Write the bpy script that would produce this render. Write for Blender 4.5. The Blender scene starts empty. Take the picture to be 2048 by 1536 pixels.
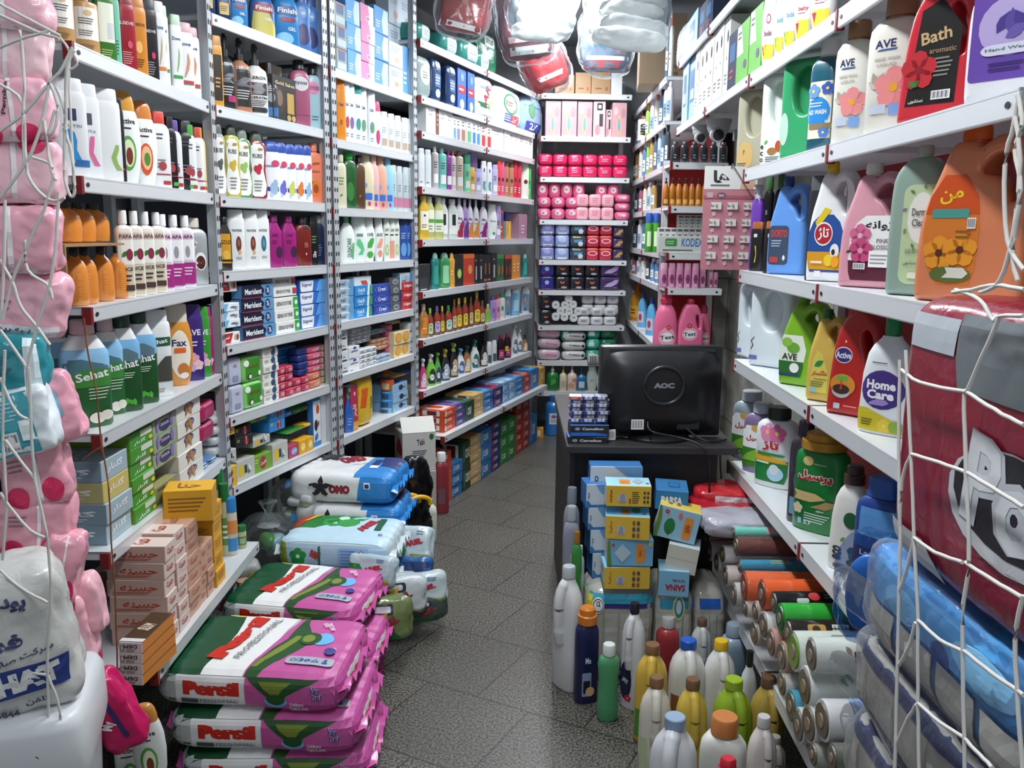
import bpy,bmesh,math,random
from mathutils import Vector,Matrix,noise
from mathutils.geometry import delaunay_2d_cdt
random.seed(11)
SC=bpy.context.scene
COL=SC.collection
# ---- camera, light, exposure
FPX,PITCH,ROLL,CAMZ=1740.0,math.radians(9.88),math.radians(0.65),1.66
cd=bpy.data.cameras.new('camera');cam=bpy.data.objects.new('camera',cd);COL.objects.link(cam)
cd.sensor_width=36.0;cd.sensor_fit='HORIZONTAL';cd.lens=36.0*FPX/2048;cd.clip_start=0.05
cam.matrix_world=Matrix.Translation((0,0,CAMZ))@Matrix.Rotation(math.pi/2-PITCH,4,'X')@Matrix.Rotation(ROLL,4,'Z')
SC.camera=cam
vs=SC.view_settings
vs.view_transform='Standard';vs.look='None';vs.gamma=1.0;vs.use_curve_mapping=False
vs.exposure=0.0
W=bpy.data.worlds.new('shop_air');SC.world=W;W.use_nodes=True
W.node_tree.nodes['Background'].inputs[0].default_value=(0.80,0.90,1.0,1)
W.node_tree.nodes['Background'].inputs[1].default_value=0.22
def area(loc,sx,sy,power,rot=(0,0,0),col=(0.93,0.97,1.0)):
 l=bpy.data.lights.new('tube_light','AREA');l.shape='RECTANGLE';l.size=sx;l.size_y=sy;l.energy=power;l.color=col
 o=bpy.data.objects.new('tube_light',l);o.location=loc;o.rotation_euler=rot;COL.objects.link(o);return o
 # fluorescent ceiling tubes along the aisle, and the daylit doorway behind the camera
for(x,y,p)in((0.05,1.0,26),(0.05,2.9,48),(0.25,4.9,68),(0.45,6.3,32)):
 area((x,y,3.02),0.16,1.2,p)
area((0,-1.3,1.9),2.4,2.0,11,(math.radians(-90),0,math.pi),(0.86,0.93,1.0))
# ---- rays from the photograph's frame
def ray(px,py):
 a,b=px-1024.0,py-768.0
 cr,sr=math.cos(ROLL),math.sin(ROLL)
 x,y=(cr*a+sr*b)/FPX,(-sr*a+cr*b)/FPX
 c,s=math.cos(PITCH),math.sin(PITCH)
 return Vector((x,c-y*s,-s-y*c))
CO=Vector((0,0,CAMZ))
def atY(px,py,Y):
 r=ray(px,py);return CO+r*(Y/r.y)
def atX(px,py,X):
 r=ray(px,py);return CO+r*(X/r.x)
def atZ(px,py,z):
 r=ray(px,py);return CO+r*((z-CAMZ)/r.z)
def atL(px,py,A,B):
 r=ray(px,py);dx,dy=B[0]-A[0],B[1]-A[1]
 det=-r.x*dy+r.y*dx
 s=(-A[0]*dy+A[1]*dx)/det
 t=(r.x*A[1]-r.y*A[0])/det
 return CO+r*s,t
def proj(p):
 x,y,z=p[0],p[1],p[2]-CAMZ
 c,s=math.cos(PITCH),math.sin(PITCH)
 d,u=y*c-z*s,y*s+z*c
 px,py=FPX*x/d,-FPX*u/d
 cr,sr=math.cos(ROLL),math.sin(ROLL)
 return 1024+cr*px-sr*py,768+sr*px+cr*py
VW={'m':(0,0,1),'1':(0,0,3.841),'2':(0,380,3.657),'3':(0,760,3.657),'4':(0,1120,3.691),'5':(400,0,3.841),'6':(400,380,3.657),'7':(420,740,3.492),'8':(320,1100,3.522),'9':(820,0,3.657),'10':(820,380,3.657),'11':(1060,680,3.657),'12':(1080,1060,3.226),'8a':(1240,0,3.84),'11b':(1240,380,4.519),'r1':(1460,0,3.071),'r2':(1460,480,3.2),'r3':(1440,840,3.368),'r4':(1440,1120,3.368),'13':(780,740,4.266),'14':(1080,900,4.517),'u':(1240,0,6.4),'v':(640,640,5.909),'w':(420,700,5.485)}
def pv(view,x,y):
 a,b,s=VW[view];return a+x/s,b+y/s
 # ---- materials
_m={}
def lin(h):
 h=h.lstrip('#')
 if len(h)==3:h=''.join(c*2 for c in h)
 v=[int(h[i:i+2],16)/255 for i in(0,2,4)]
 return tuple(c/12.92 if c<=0.04045 else((c+0.055)/1.055)**2.4 for c in v)
def M(col,kind='p'):
 """p plastic, g glossy film, c card or paper, m metal, t translucent plastic, f clear film, r matt, i printed ink, e lamp"""
 k=(col,kind)
 if k in _m:return _m[k]
 m=bpy.data.materials.new(kind+'_'+col);m.use_nodes=True;_m[k]=m
 nt=m.node_tree;b=nt.nodes['Principled BSDF'];L=nt.links
 c=lin(col)+(1,)
 b.inputs['Base Color'].default_value=c
 R={'p':.32,'g':.2,'c':.5,'m':.42,'t':.22,'f':.1,'r':.85,'i':.4,'e':.5,'x':.35}[kind]
 b.inputs['Roughness'].default_value=R
 if kind=='m':b.inputs['Metallic'].default_value=.35
 if kind=='t':
  b.inputs['Subsurface Weight'].default_value=.35;b.inputs['Subsurface Radius'].default_value=(.02,.02,.02)
 if kind=='x':
  b.inputs['Coat Weight'].default_value=.6;b.inputs['Coat Roughness'].default_value=.06
 if kind in 'pcgr':
  tc=nt.nodes.new('ShaderNodeTexCoord');n=nt.nodes.new('ShaderNodeTexNoise');n.inputs['Scale'].default_value=9 if kind!='c' else 26
  mp=nt.nodes.new('ShaderNodeMapRange');mp.inputs[3].default_value=R-.07;mp.inputs[4].default_value=R+.1
  L.new(tc.outputs['Object'],n.inputs['Vector']);L.new(n.outputs[0],mp.inputs[0]);L.new(mp.outputs[0],b.inputs['Roughness'])
  if kind=='g':
   bp=nt.nodes.new('ShaderNodeBump');bp.inputs['Strength'].default_value=.35;bp.inputs['Distance'].default_value=.006
   n2=nt.nodes.new('ShaderNodeTexNoise');n2.inputs['Scale'].default_value=22;n2.inputs['Distortion'].default_value=1.2
   L.new(tc.outputs['Object'],n2.inputs['Vector']);L.new(n2.outputs[0],bp.inputs['Height']);L.new(bp.outputs[0],b.inputs['Normal'])
 if kind=='f':
  b.inputs['Roughness'].default_value=.12
  tr=nt.nodes.new('ShaderNodeBsdfTransparent');mx=nt.nodes.new('ShaderNodeMixShader');fr=nt.nodes.new('ShaderNodeFresnel');fr.inputs[0].default_value=1.5
  tc=nt.nodes.new('ShaderNodeTexCoord');n2=nt.nodes.new('ShaderNodeTexNoise');n2.inputs['Scale'].default_value=16;n2.inputs['Distortion'].default_value=2
  bp=nt.nodes.new('ShaderNodeBump');bp.inputs['Strength'].default_value=.5;bp.inputs['Distance'].default_value=.01
  L.new(tc.outputs['Object'],n2.inputs['Vector']);L.new(n2.outputs[0],bp.inputs['Height']);L.new(bp.outputs[0],b.inputs['Normal']);L.new(bp.outputs[0],fr.inputs[1])
  mr=nt.nodes.new('ShaderNodeMapRange');mr.inputs[3].default_value=.02;mr.inputs[4].default_value=.6
  L.new(fr.outputs[0],mr.inputs[0]);L.new(mr.outputs[0],mx.inputs[0])
  L.new(tr.outputs[0],mx.inputs[1]);L.new(b.outputs[0],mx.inputs[2])
  L.new(mx.outputs[0],nt.nodes['Material Output'].inputs[0])
 if kind=='e':
  b.inputs['Emission Color'].default_value=c;b.inputs['Emission Strength'].default_value=16
 return m
def zones(key,cols,cuts,k='g',ax=0):
 """printed film whose ground colour changes along the sack's length"""
 if('z',key)in _m:return _m[('z',key)]
 m=M(cols[0],k).copy();_m[('z',key)]=m;nt=m.node_tree;tc=nt.nodes.new('ShaderNodeTexCoord');sp=nt.nodes.new('ShaderNodeSeparateXYZ');r=nt.nodes.new('ShaderNodeValToRGB');mr=nt.nodes.new('ShaderNodeMapRange')
 mr.inputs[1].default_value=-.5;mr.inputs[2].default_value=.5;r.color_ramp.interpolation='CONSTANT'
 for i,(c,p)in enumerate(zip(cols,[-.5]+cuts)):
  e=r.color_ramp.elements[i]if i<2 else r.color_ramp.elements.new(p+.5);e.position=p+.5;e.color=lin(c)+(1,)
 nt.links.new(tc.outputs['Object'],sp.inputs[0]);nt.links.new(sp.outputs[ax],mr.inputs[0]);nt.links.new(mr.outputs[0],r.inputs[0]);nt.links.new(r.outputs[0],nt.nodes['Principled BSDF'].inputs['Base Color']);return m
def mat(c):
 if not isinstance(c,str):return c
 return M(*c.split(':'))if ':' in c else M(c)
 # ---- objects
def new(name,mesh,parent=None,loc=None,rot=None):
 o=bpy.data.objects.new(name,mesh);COL.objects.link(o)
 if parent is not None:o.parent=parent
 if loc is not None:o.location=loc
 if rot is not None:o.rotation_euler=rot
 return o
def tag(o,label,cat,group=None):
 o['label']=label;o['category']=cat
 if group:o['group']=group
 return o
def dup(r):
 c=r.copy();COL.objects.link(c)
 for ch in r.children:
  d=ch.copy();COL.objects.link(d);d.parent=c
  for g in ch.children:
   e=g.copy();COL.objects.link(e);e.parent=d
 return c
def mesh(name,verts,faces,mats,fm=None,smooth=None):
 me=bpy.data.meshes.new(name);me.from_pydata([tuple(v)for v in verts],[],faces)
 for c in mats:me.materials.append(mat(c))
 if fm:me.polygons.foreach_set('material_index',fm)
 if smooth is not None:
  me.polygons.foreach_set('use_smooth',[True]*len(me.polygons))
  if smooth<180:me.set_sharp_from_angle(angle=math.radians(smooth))
 me.update();return me
class G:
 """collects simple solids into one mesh"""
 def __init__(s):s.v=[];s.f=[];s.m=[]
 def add(s,v,f,mi=0):
  b=len(s.v);s.v+=[Vector(x)for x in v];s.f+=[tuple(i+b for i in q)for q in f];s.m+=[mi]*len(f);return s
 def box(s,x0,y0,z0,x1,y1,z1,mi=0):
  v=[(x,y,z)for z in(z0,z1)for y in(y0,y1)for x in(x0,x1)]
  return s.add(v,[(0,2,3,1),(4,5,7,6),(0,1,5,4),(2,6,7,3),(0,4,6,2),(1,3,7,5)],mi)
 def rbox(s,x0,y0,z0,x1,y1,z1,r,mi=0):
  bm=bmesh.new();bmesh.ops.create_cube(bm,size=1)
  for v in bm.verts:v.co=Vector(((x0+x1)/2+v.co.x*(x1-x0),(y0+y1)/2+v.co.y*(y1-y0),(z0+z1)/2+v.co.z*(z1-z0)))
  bmesh.ops.bevel(bm,geom=bm.edges[:],offset=r,segments=2,affect='EDGES',profile=.5)
  bm.verts.index_update();s.add([v.co.copy()for v in bm.verts],[[v.index for v in f.verts]for f in bm.faces],mi);bm.free();return s
 def loft(s,secs,n=24,mi=0,T=None):
  b=len(s.v)
  for q in secs:
   z,w,d=q[:3];e=q[3]if len(q)>3 else 2;cx=q[4]if len(q)>4 else 0;cy=q[5]if len(q)>5 else 0
   for i in range(n):
    t=2*math.pi*(i+.5)/n;c,sn=math.cos(t),math.sin(t)
    p=Vector((cx+w*math.copysign(abs(c)**(2/e),c),cy+d*math.copysign(abs(sn)**(2/e),sn),z))
    s.v.append(T@p if T else p)
  k=len(secs)
  for j in range(k-1):
   for i in range(n):
    a=b+j*n+i;c2=b+j*n+(i+1)%n
    s.f.append((a,c2,c2+n,a+n));s.m.append(mi)
  s.f.append(tuple(b+i for i in range(n))[::-1]);s.m.append(mi)
  s.f.append(tuple(b+(k-1)*n+i for i in range(n)));s.m.append(mi)
  return s
 def tube(s,pts,r,n=8,mi=0):
  pts=[Vector(p)for p in pts];b=len(s.v);k=len(pts)
  rr=r if isinstance(r,(list,tuple))else[r]*k
  up=Vector((0,0,1))
  for j,p in enumerate(pts):
   t=(pts[min(j+1,k-1)]-pts[max(j-1,0)]).normalized()
   a=t.cross(up)
   if a.length<.05:a=t.cross(Vector((0,1,0)))
   a.normalize();c=t.cross(a).normalized()
   for i in range(n):
    q=2*math.pi*i/n;s.v.append(p+(a*math.cos(q)+c*math.sin(q))*rr[j])
  for j in range(k-1):
   for i in range(n):
    x=b+j*n+i;y=b+j*n+(i+1)%n
    s.f.append((x,y,y+n,x+n));s.m.append(mi)
  s.f.append(tuple(b+i for i in range(n))[::-1]);s.m.append(mi)
  s.f.append(tuple(b+(k-1)*n+i for i in range(n)));s.m.append(mi)
  return s
 def mesh(s,name,*mats,smooth=35):return mesh(name,s.v,s.f,mats,s.m,smooth)
def spline(pts,k=6,closed=False):
 P=[Vector(p)for p in pts];n=len(P);out=[]
 rng=range(n)if closed else range(n-1)
 for i in rng:
  a,b,c,d=(P[(i-1)%n]if closed or i else P[0]),P[i],P[(i+1)%n],(P[(i+2)%n]if closed or i+2<n else P[-1])
  for j in range(k):
   t=j/k
   out.append(.5*((2*b)+(c-a)*t+(2*a-5*b+4*c-d)*t*t+(3*b-a-3*c+d)*t**3))
 if not closed:out.append(P[-1])
 return out
 # ---- lettering
_AR={'ا':(0xFE8D,2),'آ':(0xFE81,2),'ب':(0xFE8F,4),'پ':(0xFB56,4),'ت':(0xFE95,4),'ج':(0xFE9D,4),'چ':(0xFB7A,4),'ح':(0xFEA1,4),'خ':(0xFEA5,4),'د':(0xFEA9,2),'ر':(0xFEAD,2),'ز':(0xFEAF,2),'ژ':(0xFB8A,2),'س':(0xFEB1,4),'ش':(0xFEB5,4),'ص':(0xFEB9,4),'ط':(0xFEC1,4),'ع':(0xFEC9,4),'ف':(0xFED1,4),'ق':(0xFED5,4),'ک':(0xFB8E,4),'گ':(0xFB92,4),'ل':(0xFEDD,4),'م':(0xFEE1,4),'ن':(0xFEE5,4),'و':(0xFEED,2),'ه':(0xFEE9,4),'ی':(0xFBFC,4)}
def shape(t):
 if not any(c in _AR for c in t):return t
 o=[]
 for i,c in enumerate(t):
  if c not in _AR:o.append(c);continue
  b,k=_AR[c]
  pv_=i>0 and t[i-1]in _AR and _AR[t[i-1]][1]==4
  nx=k==4 and i+1<len(t)and t[i+1]in _AR
  o.append(chr(b+(3 if pv_ and nx else 2 if nx else 1 if pv_ else 0)))
 return ''.join(o[::-1])
_tx={}
def text2d(t,bold):
 k=(t,bold)
 if k not in _tx:
  c=bpy.data.curves.new('t','FONT');c.body=shape(t);c.resolution_u=2 if len(t)<9 else 1;c.offset=.022*bold
  o=bpy.data.objects.new('t',c);COL.objects.link(o)
  me=bpy.data.meshes.new_from_object(o.evaluated_get(bpy.context.evaluated_depsgraph_get()))
  bpy.data.objects.remove(o);bpy.data.curves.remove(c)
  v=[(q.co.x,q.co.y)for q in me.vertices];f=[tuple(p.vertices)for p in me.polygons]
  bpy.data.meshes.remove(me)
  if not v:v,f=[(0,0),(1,0),(0,1)],[(0,1,2)]
  x0,x1=min(a for a,b in v),max(a for a,b in v);y0,y1=min(b for a,b in v),max(b for a,b in v)
  v=[((a-(x0+x1)/2)/(y1-y0),(b-(y0+y1)/2)/(y1-y0))for a,b in v]
  _tx[k]=(v,f,(x1-x0)/(y1-y0))
 return _tx[k]
 # ---- prints: flat art mapped on to a surface
class Dec:
 def __init__(s,S,um,vm,off=.0008,step=.0004):
  s.S,s.um,s.vm,s.off,s.step=S,um,vm,off,step
  s.v=[];s.f=[];s.m=[];s.mats=[];s.n=0;s.cut=0
 def mi(s,c):
  if ':' not in c:c+=':i'
  if c not in s.mats:s.mats.append(c)
  return s.mats.index(c)
 def put(s,uv,faces,c):
  b=len(s.v);o=s.off+s.n*s.step;s.n+=1
  s.v+=[s.S(u,v,o)for u,v in uv];s.f+=[tuple(b+i for i in q)for q in faces];s.m+=[s.mi(c)]*len(faces)
 def strip(s,rows,c,nu=6):
  if s.cut:
   rr=[]
   for(v,a,b),(v2,a2,b2)in zip(rows,rows[1:]):
    k=max(1,math.ceil(abs(v2-v)*s.vm/s.cut));rr+=[(v+(v2-v)*i/k,a+(a2-a)*i/k,b+(b2-b)*i/k)for i in range(k)]
   rows=rr+[rows[-1]];nu=max(nu,math.ceil(max(abs(b-a)for v,a,b in rows)*s.um/s.cut))
  uv=[];f=[]
  for v,a,b in rows:uv+=[(a+(b-a)*i/nu,v)for i in range(nu+1)]
  for j in range(len(rows)-1):
   for i in range(nu):
    q=j*(nu+1)+i;f.append((q,q+1,q+nu+2,q+nu+1))
  s.put(uv,f,c)
 def op(s,o):
  k=o[0];A=s.um/s.vm
  if k=='r':s.strip([(o[2]+(o[4]-o[2])*i/4,o[1],o[3])for i in range(5)],o[5])
  elif k=='R':
   u0,v0,u1,v1,c=o[1:6];r=o[6]if len(o)>6 else.25;r*=abs(u1-u0)/2;rv=min(r*A,(v1-v0)/2);rows=[]
   for j in range(5):
    t=j/4*math.pi/2;rows.append((v0+rv*(1-math.cos(t)),u0+r*(1-math.sin(t)),u1-r*(1-math.sin(t))))
   rows+=[(v0+rv+(v1-v0-2*rv)*j/4,u0,u1)for j in(1,2,3)]
   for j in range(4,-1,-1):
    t=j/4*math.pi/2;rows.append((v1-rv*(1-math.cos(t)),u0+r*(1-math.sin(t)),u1-r*(1-math.sin(t))))
   s.strip(rows,c)
  elif k=='e':
   u,v,ru,rv,c=o[1:6]
   s.strip([(v+rv*math.sin(t),u-ru*math.cos(t),u+ru*math.cos(t))for t in[math.radians(a)for a in(-88,-70,-50,-30,-10,10,30,50,70,88)]],c,6)
  elif k=='q':s.strip(o[1],o[2],o[3]if len(o)>3 else 6)
  elif k=='p':
   s.put(o[1],[tuple(range(len(o[1])))],o[2])
  elif k=='l':
   u0,v0,u1,v1,n,c=o[1:7];h=(v1-v0)/n;uv=[];f=[]
   for i in range(n):
    e=u0+(u1-u0)*(.75+.25*((i*37)%7)/7);y=v0+h*i;q=len(uv)
    for t in range(4):uv+=[(u0+(e-u0)*t/3,y+h*.25),(u0+(e-u0)*t/3,y+h*.65)]
    f+=[(q+2*t,q+2*t+2,q+2*t+3,q+2*t+1)for t in range(3)]
   s.put(uv,f,c)
  elif k=='b':
   u0,v0,u1,v1=o[1:5];s.strip([(v0,u0,u1),(v1,u0,u1)],'f4f4f4',2);uv=[];f=[];n=13
   for i in range(n):
    a=u0+(u1-u0)*(i+.6)/(n+1);w=(u1-u0)/n*(.25+.3*((i*5)%3)/2);q=len(uv)
    uv+=[(a,v0+(v1-v0)*.12),(a+w,v0+(v1-v0)*.12),(a+w,v1-(v1-v0)*.1),(a,v1-(v1-v0)*.1)];f.append((q,q+1,q+2,q+3))
   s.put(uv,f,'222222')
  elif k=='f':
   u,v,r,c=o[1:5];uv=[];f=[]
   for p in range(5):
    t=2*math.pi*p/5+.3;q=len(uv);cu,cv=u+r*.6*math.cos(t),v+r*.6*math.sin(t)*A
    uv+=[(cu+r*.52*math.cos(a),cv+r*.52*math.sin(a)*A)for a in[i*math.pi/4 for i in range(8)]];f.append(tuple(range(q,q+8)))
   s.put(uv,f,c);s.op(('e',u,v,r*.25,r*.25*A,o[5]if len(o)>5 else 'f0d060'))
  elif k=='a':
   u,v,r,t,c=o[1:6];t=math.radians(t);pts=[(0,0),(.3,.22),(.6,.24),(1,0),(.6,-.24),(.3,-.22)]
   s.put([(u+r*(x*math.cos(t)-y*math.sin(t)),v+r*A*(x*math.sin(t)+y*math.cos(t)))for x,y in pts],[(0,1,2,3,4,5)],c)
  elif k=='t':
   u,v,h,t,c=o[1:6];rot=math.radians(o[6])if len(o)>6 else 0;mw=o[7]if len(o)>7 else 0;bold=o[8]if len(o)>8 else 1
   vv,ff,w=text2d(t,bold);hm=h*s.vm;sx=1
   if mw:sx=mw*s.um/(w*hm)
   ca,sa=math.cos(rot),math.sin(rot)
   P=[(x*hm*sx,y*hm)for x,y in vv]
   if s.cut:
    bm=bmesh.new();bv=[bm.verts.new((x,y,0))for x,y in P]
    for q in ff:
     try:bm.faces.new([bv[i]for i in q])
     except ValueError:pass
    bmesh.ops.triangulate(bm,faces=bm.faces[:])
    for _ in range(3):
     le=[e for e in bm.edges if e.calc_length()>s.cut]
     if le:bmesh.ops.subdivide_edges(bm,edges=le,cuts=1);bmesh.ops.triangulate(bm,faces=[f for f in bm.faces if len(f.verts)>3])
    bm.verts.index_update();P=[(q.co.x,q.co.y)for q in bm.verts];ff=[tuple(q.index for q in f.verts)for f in bm.faces];bm.free()
   s.put([(u+(x*ca-y*sa)/s.um,v+(x*sa+y*ca)/s.vm)for x,y in P],ff,c)
  return s
 def mesh(s,ops,name='label'):
  for o in ops:s.op(o)
  return mesh(name,s.v,s.f,s.mats,s.m)if s.v else None
  # ---- bottle shapes: height fraction, width, depth, squareness
PR={'std':([(0,.92,.92),(.015,1,1),(.7,1,1),(.77,.95,.97),(.82,.75,.85),(.845,.5,.7)],3,(.845,1,.6,.78)),'flat':([(0,.94,.94),(.015,1,1),(.78,1,1),(.84,.97,.95),(.86,.9,.9)],3.2,(.86,1,.86,.85)),'inv':([(.12,.9,.95),(.15,.93,1),(.5,1,.9),(.8,1,.6),(.96,.98,.22),(1,.98,.1)],2.6,(0,.12,.88,.9)),'oval':([(0,.58,.7),(.02,.68,.8),(.2,.9,.95),(.42,1,1),(.62,.96,1),(.74,.82,.9),(.78,.74,.82)],2.3,(.78,1,.72,.8)),'round':([(0,.94,.94),(.012,1,1),(.8,1,1),(.84,.96,.96),(.87,.6,.6),(.88,.4,.4)],2,(.87,1,.42,.42)),'neck':([(0,.93,.93),(.015,1,1),(.66,1,1),(.7,.97,.96),(.84,.56,.76),(.86,.52,.74)],3,(.86,1,.54,.78)),'hjug':([(0,.9,.9),(.02,1,1),(.3,1,1),(.58,1,1),(.7,.95,.96),(.78,.82,.86),(.84,.6,.7),(.88,.42,.54),(.9,.4,.5)],2.8,(.9,1,.46,.56)),'hour':([(0,.82,.85),(.03,.95,1),(.2,1,1),(.42,.86,.92),(.6,.9,.95),(.74,1,1),(.82,.85,.9),(.85,.6,.75)],2.5,(.85,1,.58,.75)),'wave':([(0,.95,.95),(.015,1,1),(.3,.95,.9),(.55,1,1),(.78,.96,.9),(.82,.92,.85)],2.8,(.82,1,.92,.85)),'cream':([(0,.9,.9),(.015,1,1),(.55,.98,1),(.7,.9,.95),(.8,.7,.8),(.83,.5,.65)],2.6,(.83,1,.5,.65)),'oil':([(0,.9,.9),(.015,1,1),(.5,1,1),(.66,.85,.9),(.76,.5,.6),(.8,.38,.48)],2.3,(.8,1,.42,.52)),'pump':([(0,.93,.93),(.015,1,1),(.55,1,1),(.63,.9,.92),(.68,.5,.55),(.7,.4,.45)],2.4,(.7,1,.36,.4)),'spray':([(0,.92,.92),(.015,1,1),(.4,1,1),(.55,.82,.9),(.68,.5,.62),(.76,.42,.52)],2.5,(.76,1,.5,.6)),'slope':([(0,.93,.93),(.012,.98,1),(.15,1,1),(.5,.93,1),(.68,.78,.95),(.76,.6,.8),(.82,.36,.5),(.84,.33,.46)],2.8,(.84,1,.36,.48)),'jar':([(0,.94,.94),(.02,1,1),(.7,1,1),(.76,.9,.9)],2,(.76,1,1,1)),'can':([(0,.95,.95),(.03,1,1),(.88,1,1),(.9,.9,.9)],2,(.9,1,.96,.96)),'stick':([(0,.95,.95),(.02,1,1),(.74,1,1)],2.6,(.74,1,.97,.97)),'egg':([(0,.8,.8),(.03,.94,.94),(.25,1,1),(.5,.99,.99),(.66,.9,.9),(.76,.7,.7),(.82,.42,.42),(.86,.34,.34)],2,(.86,1,.42,.42)),'blk':([(0,.96,.96),(.012,1,1),(.74,1,1),(.79,.96,.96),(.82,.7,.8),(.83,.5,.6)],4,(.83,1,.52,.62)),}
class Body:
 def __init__(s,prof,W,H,D):
  s.rows,s.e,s.cap=PR[prof];s.W,s.H,s.D=W/2,H,D/2
  s.z0,s.z1=s.rows[0][0]*H,s.rows[-1][0]*H
 def at(s,f):
  r=s.rows
  if f<=r[0][0]:return r[0][1:]
  for a,b in zip(r,r[1:]):
   if f<=b[0]:
    t=(f-a[0])/(b[0]-a[0]);return a[1]+(b[1]-a[1])*t,a[2]+(b[2]-a[2])*t
  return r[-1][1:]
 def mesh(s,col,n=28):
  return G().loft([(f*s.H,w*s.W,d*s.D,s.e)for f,w,d in s.rows],n).mesh('body',col,smooth=50)
 def S(s,u,v,off):
  z=s.z0+v*(s.z1-s.z0);w,d=s.at(z/s.H);w*=s.W;d*=s.D
  u=max(-.97,min(.97,u));a=abs(u)**s.e;y=(1-a)**(1/s.e)
  nx=math.copysign(abs(u)**(s.e-1)/w,u);ny=-(y**(s.e-1))/d;q=math.hypot(nx,ny)
  return Vector((u*w+nx/q*off,-y*d+ny/q*off,z))
def capmesh(kind,b,col):
 """the closure named by kind on body b"""
 f0,f1,w,d=b.cap;z0,z1,w,d,e=f0*b.H,f1*b.H,w*b.W,d*b.D,b.e
 g=G();h=z1-z0
 if kind=='cyl':
  r=min(w,d*1.15);g.loft([(z0-.003,r*.8,r*.8),(z0+.1*h,r*.8,r*.8),(z0+.1*h,r,r),(z1-.08*h,r*.97,r*.97),(z1,r*.88,r*.88)],20)
 elif kind=='flip':g.loft([(z0-.001,w,d,e),(z1-.12*h,w*.96,d*.95,e),(z1-.03*h,w*.9,d*.88,e),(z1,w*.75,d*.7,e)],24)
 elif kind=='slant':
  g.loft([(z0,w,d,e),(z0+.55*h,w*.97,d*.97,e),(z0+.8*h,w*.85,d*.7,e),(z1,w*.55,d*.35,e)],24)
 elif kind=='dome':g.loft([(z0-.001,w,d,e)]+[(z0+h*math.sin(t),w*math.cos(t)**.6,d*math.cos(t)**.6,e)for t in(.35,.7,1.0,1.25,1.45)],24)
 elif kind=='wide':
  r=w*1.35;g.loft([(z0-.004,r,r),(z0+.45*h,r,r),(z0+.5*h,r*.84,r*.84),(z1-.12*h,r*.8,r*.8),(z1,r*.6,r*.6)],22)
 elif kind=='pump':
  r=min(w,d);g.loft([(z0-.002,r,r),(z0+.3*h,r,r),(z0+.34*h,r*.45,r*.45),(z0+.66*h,r*.4,r*.4)],16)
  g.loft([(z0+.64*h,r*.62,r*.62),(z0+.9*h,r*.6,r*.6),(z1,r*.45,r*.45)],16)
  g.tube([(0,-r*.3,z0+.82*h),(0,-r*1.7,z0+.82*h),(0,-r*2.1,z0+.68*h)],r*.2,8)
 elif kind=='trig':
  r=min(w,d);g.loft([(z0-.002,r,r),(z0+.28*h,r,r),(z0+.3*h,r*.6,r*.75),(z0+.6*h,r*.6,r*.8)],14)
  g.loft([(z0+.55*h,r*.62,r*1.0,3,0,-r*.1),(z0+.66*h,r*.66,r*1.9,3,0,-r*.3),(z0+.92*h,r*.6,r*2.0,3,0,-r*.3),(z1,r*.4,r*1.5,3,0,0)],14)
  g.tube([(0,-r*1.5,z0+.62*h),(0,-r*1.9,z0+.3*h),(0,-r*1.5,z0-.05*h)],[r*.3,r*.26,r*.14],6)
 return g.mesh('cap',col,smooth=40)
 # ---- jugs with a hollow grip, from an outline
def even(pl,d):
 """the closed outline resampled at about d apart"""
 P=[Vector((x,y))for x,y in pl];P.append(P[0]);L=[0]
 for q,r in zip(P,P[1:]):L.append(L[-1]+(r-q).length)
 n=max(12,int(L[-1]/d));out=[];j=0
 for i in range(n):
  t=L[-1]*i/n
  while L[j+1]<t:j+=1
  out.append(P[j].lerp(P[j+1],(t-L[j])/max(1e-9,L[j+1]-L[j])))
 return out
def inset(P,d):
 if d==0:return P
 n=len(P);ar=sum(P[i].x*P[(i+1)%n].y-P[(i+1)%n].x*P[i].y for i in range(n));sg=1 if ar>0 else-1;out=[]
 for i in range(n):
  t=P[(i+1)%n]-P[i-1];out.append(P[i]+Vector((-t.y,t.x)).normalized()*d*sg)
 for _ in range(3):out=[out[i]*.5+(out[i-1]+out[(i+1)%n])*.25 for i in range(n)]
 return out
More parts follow.
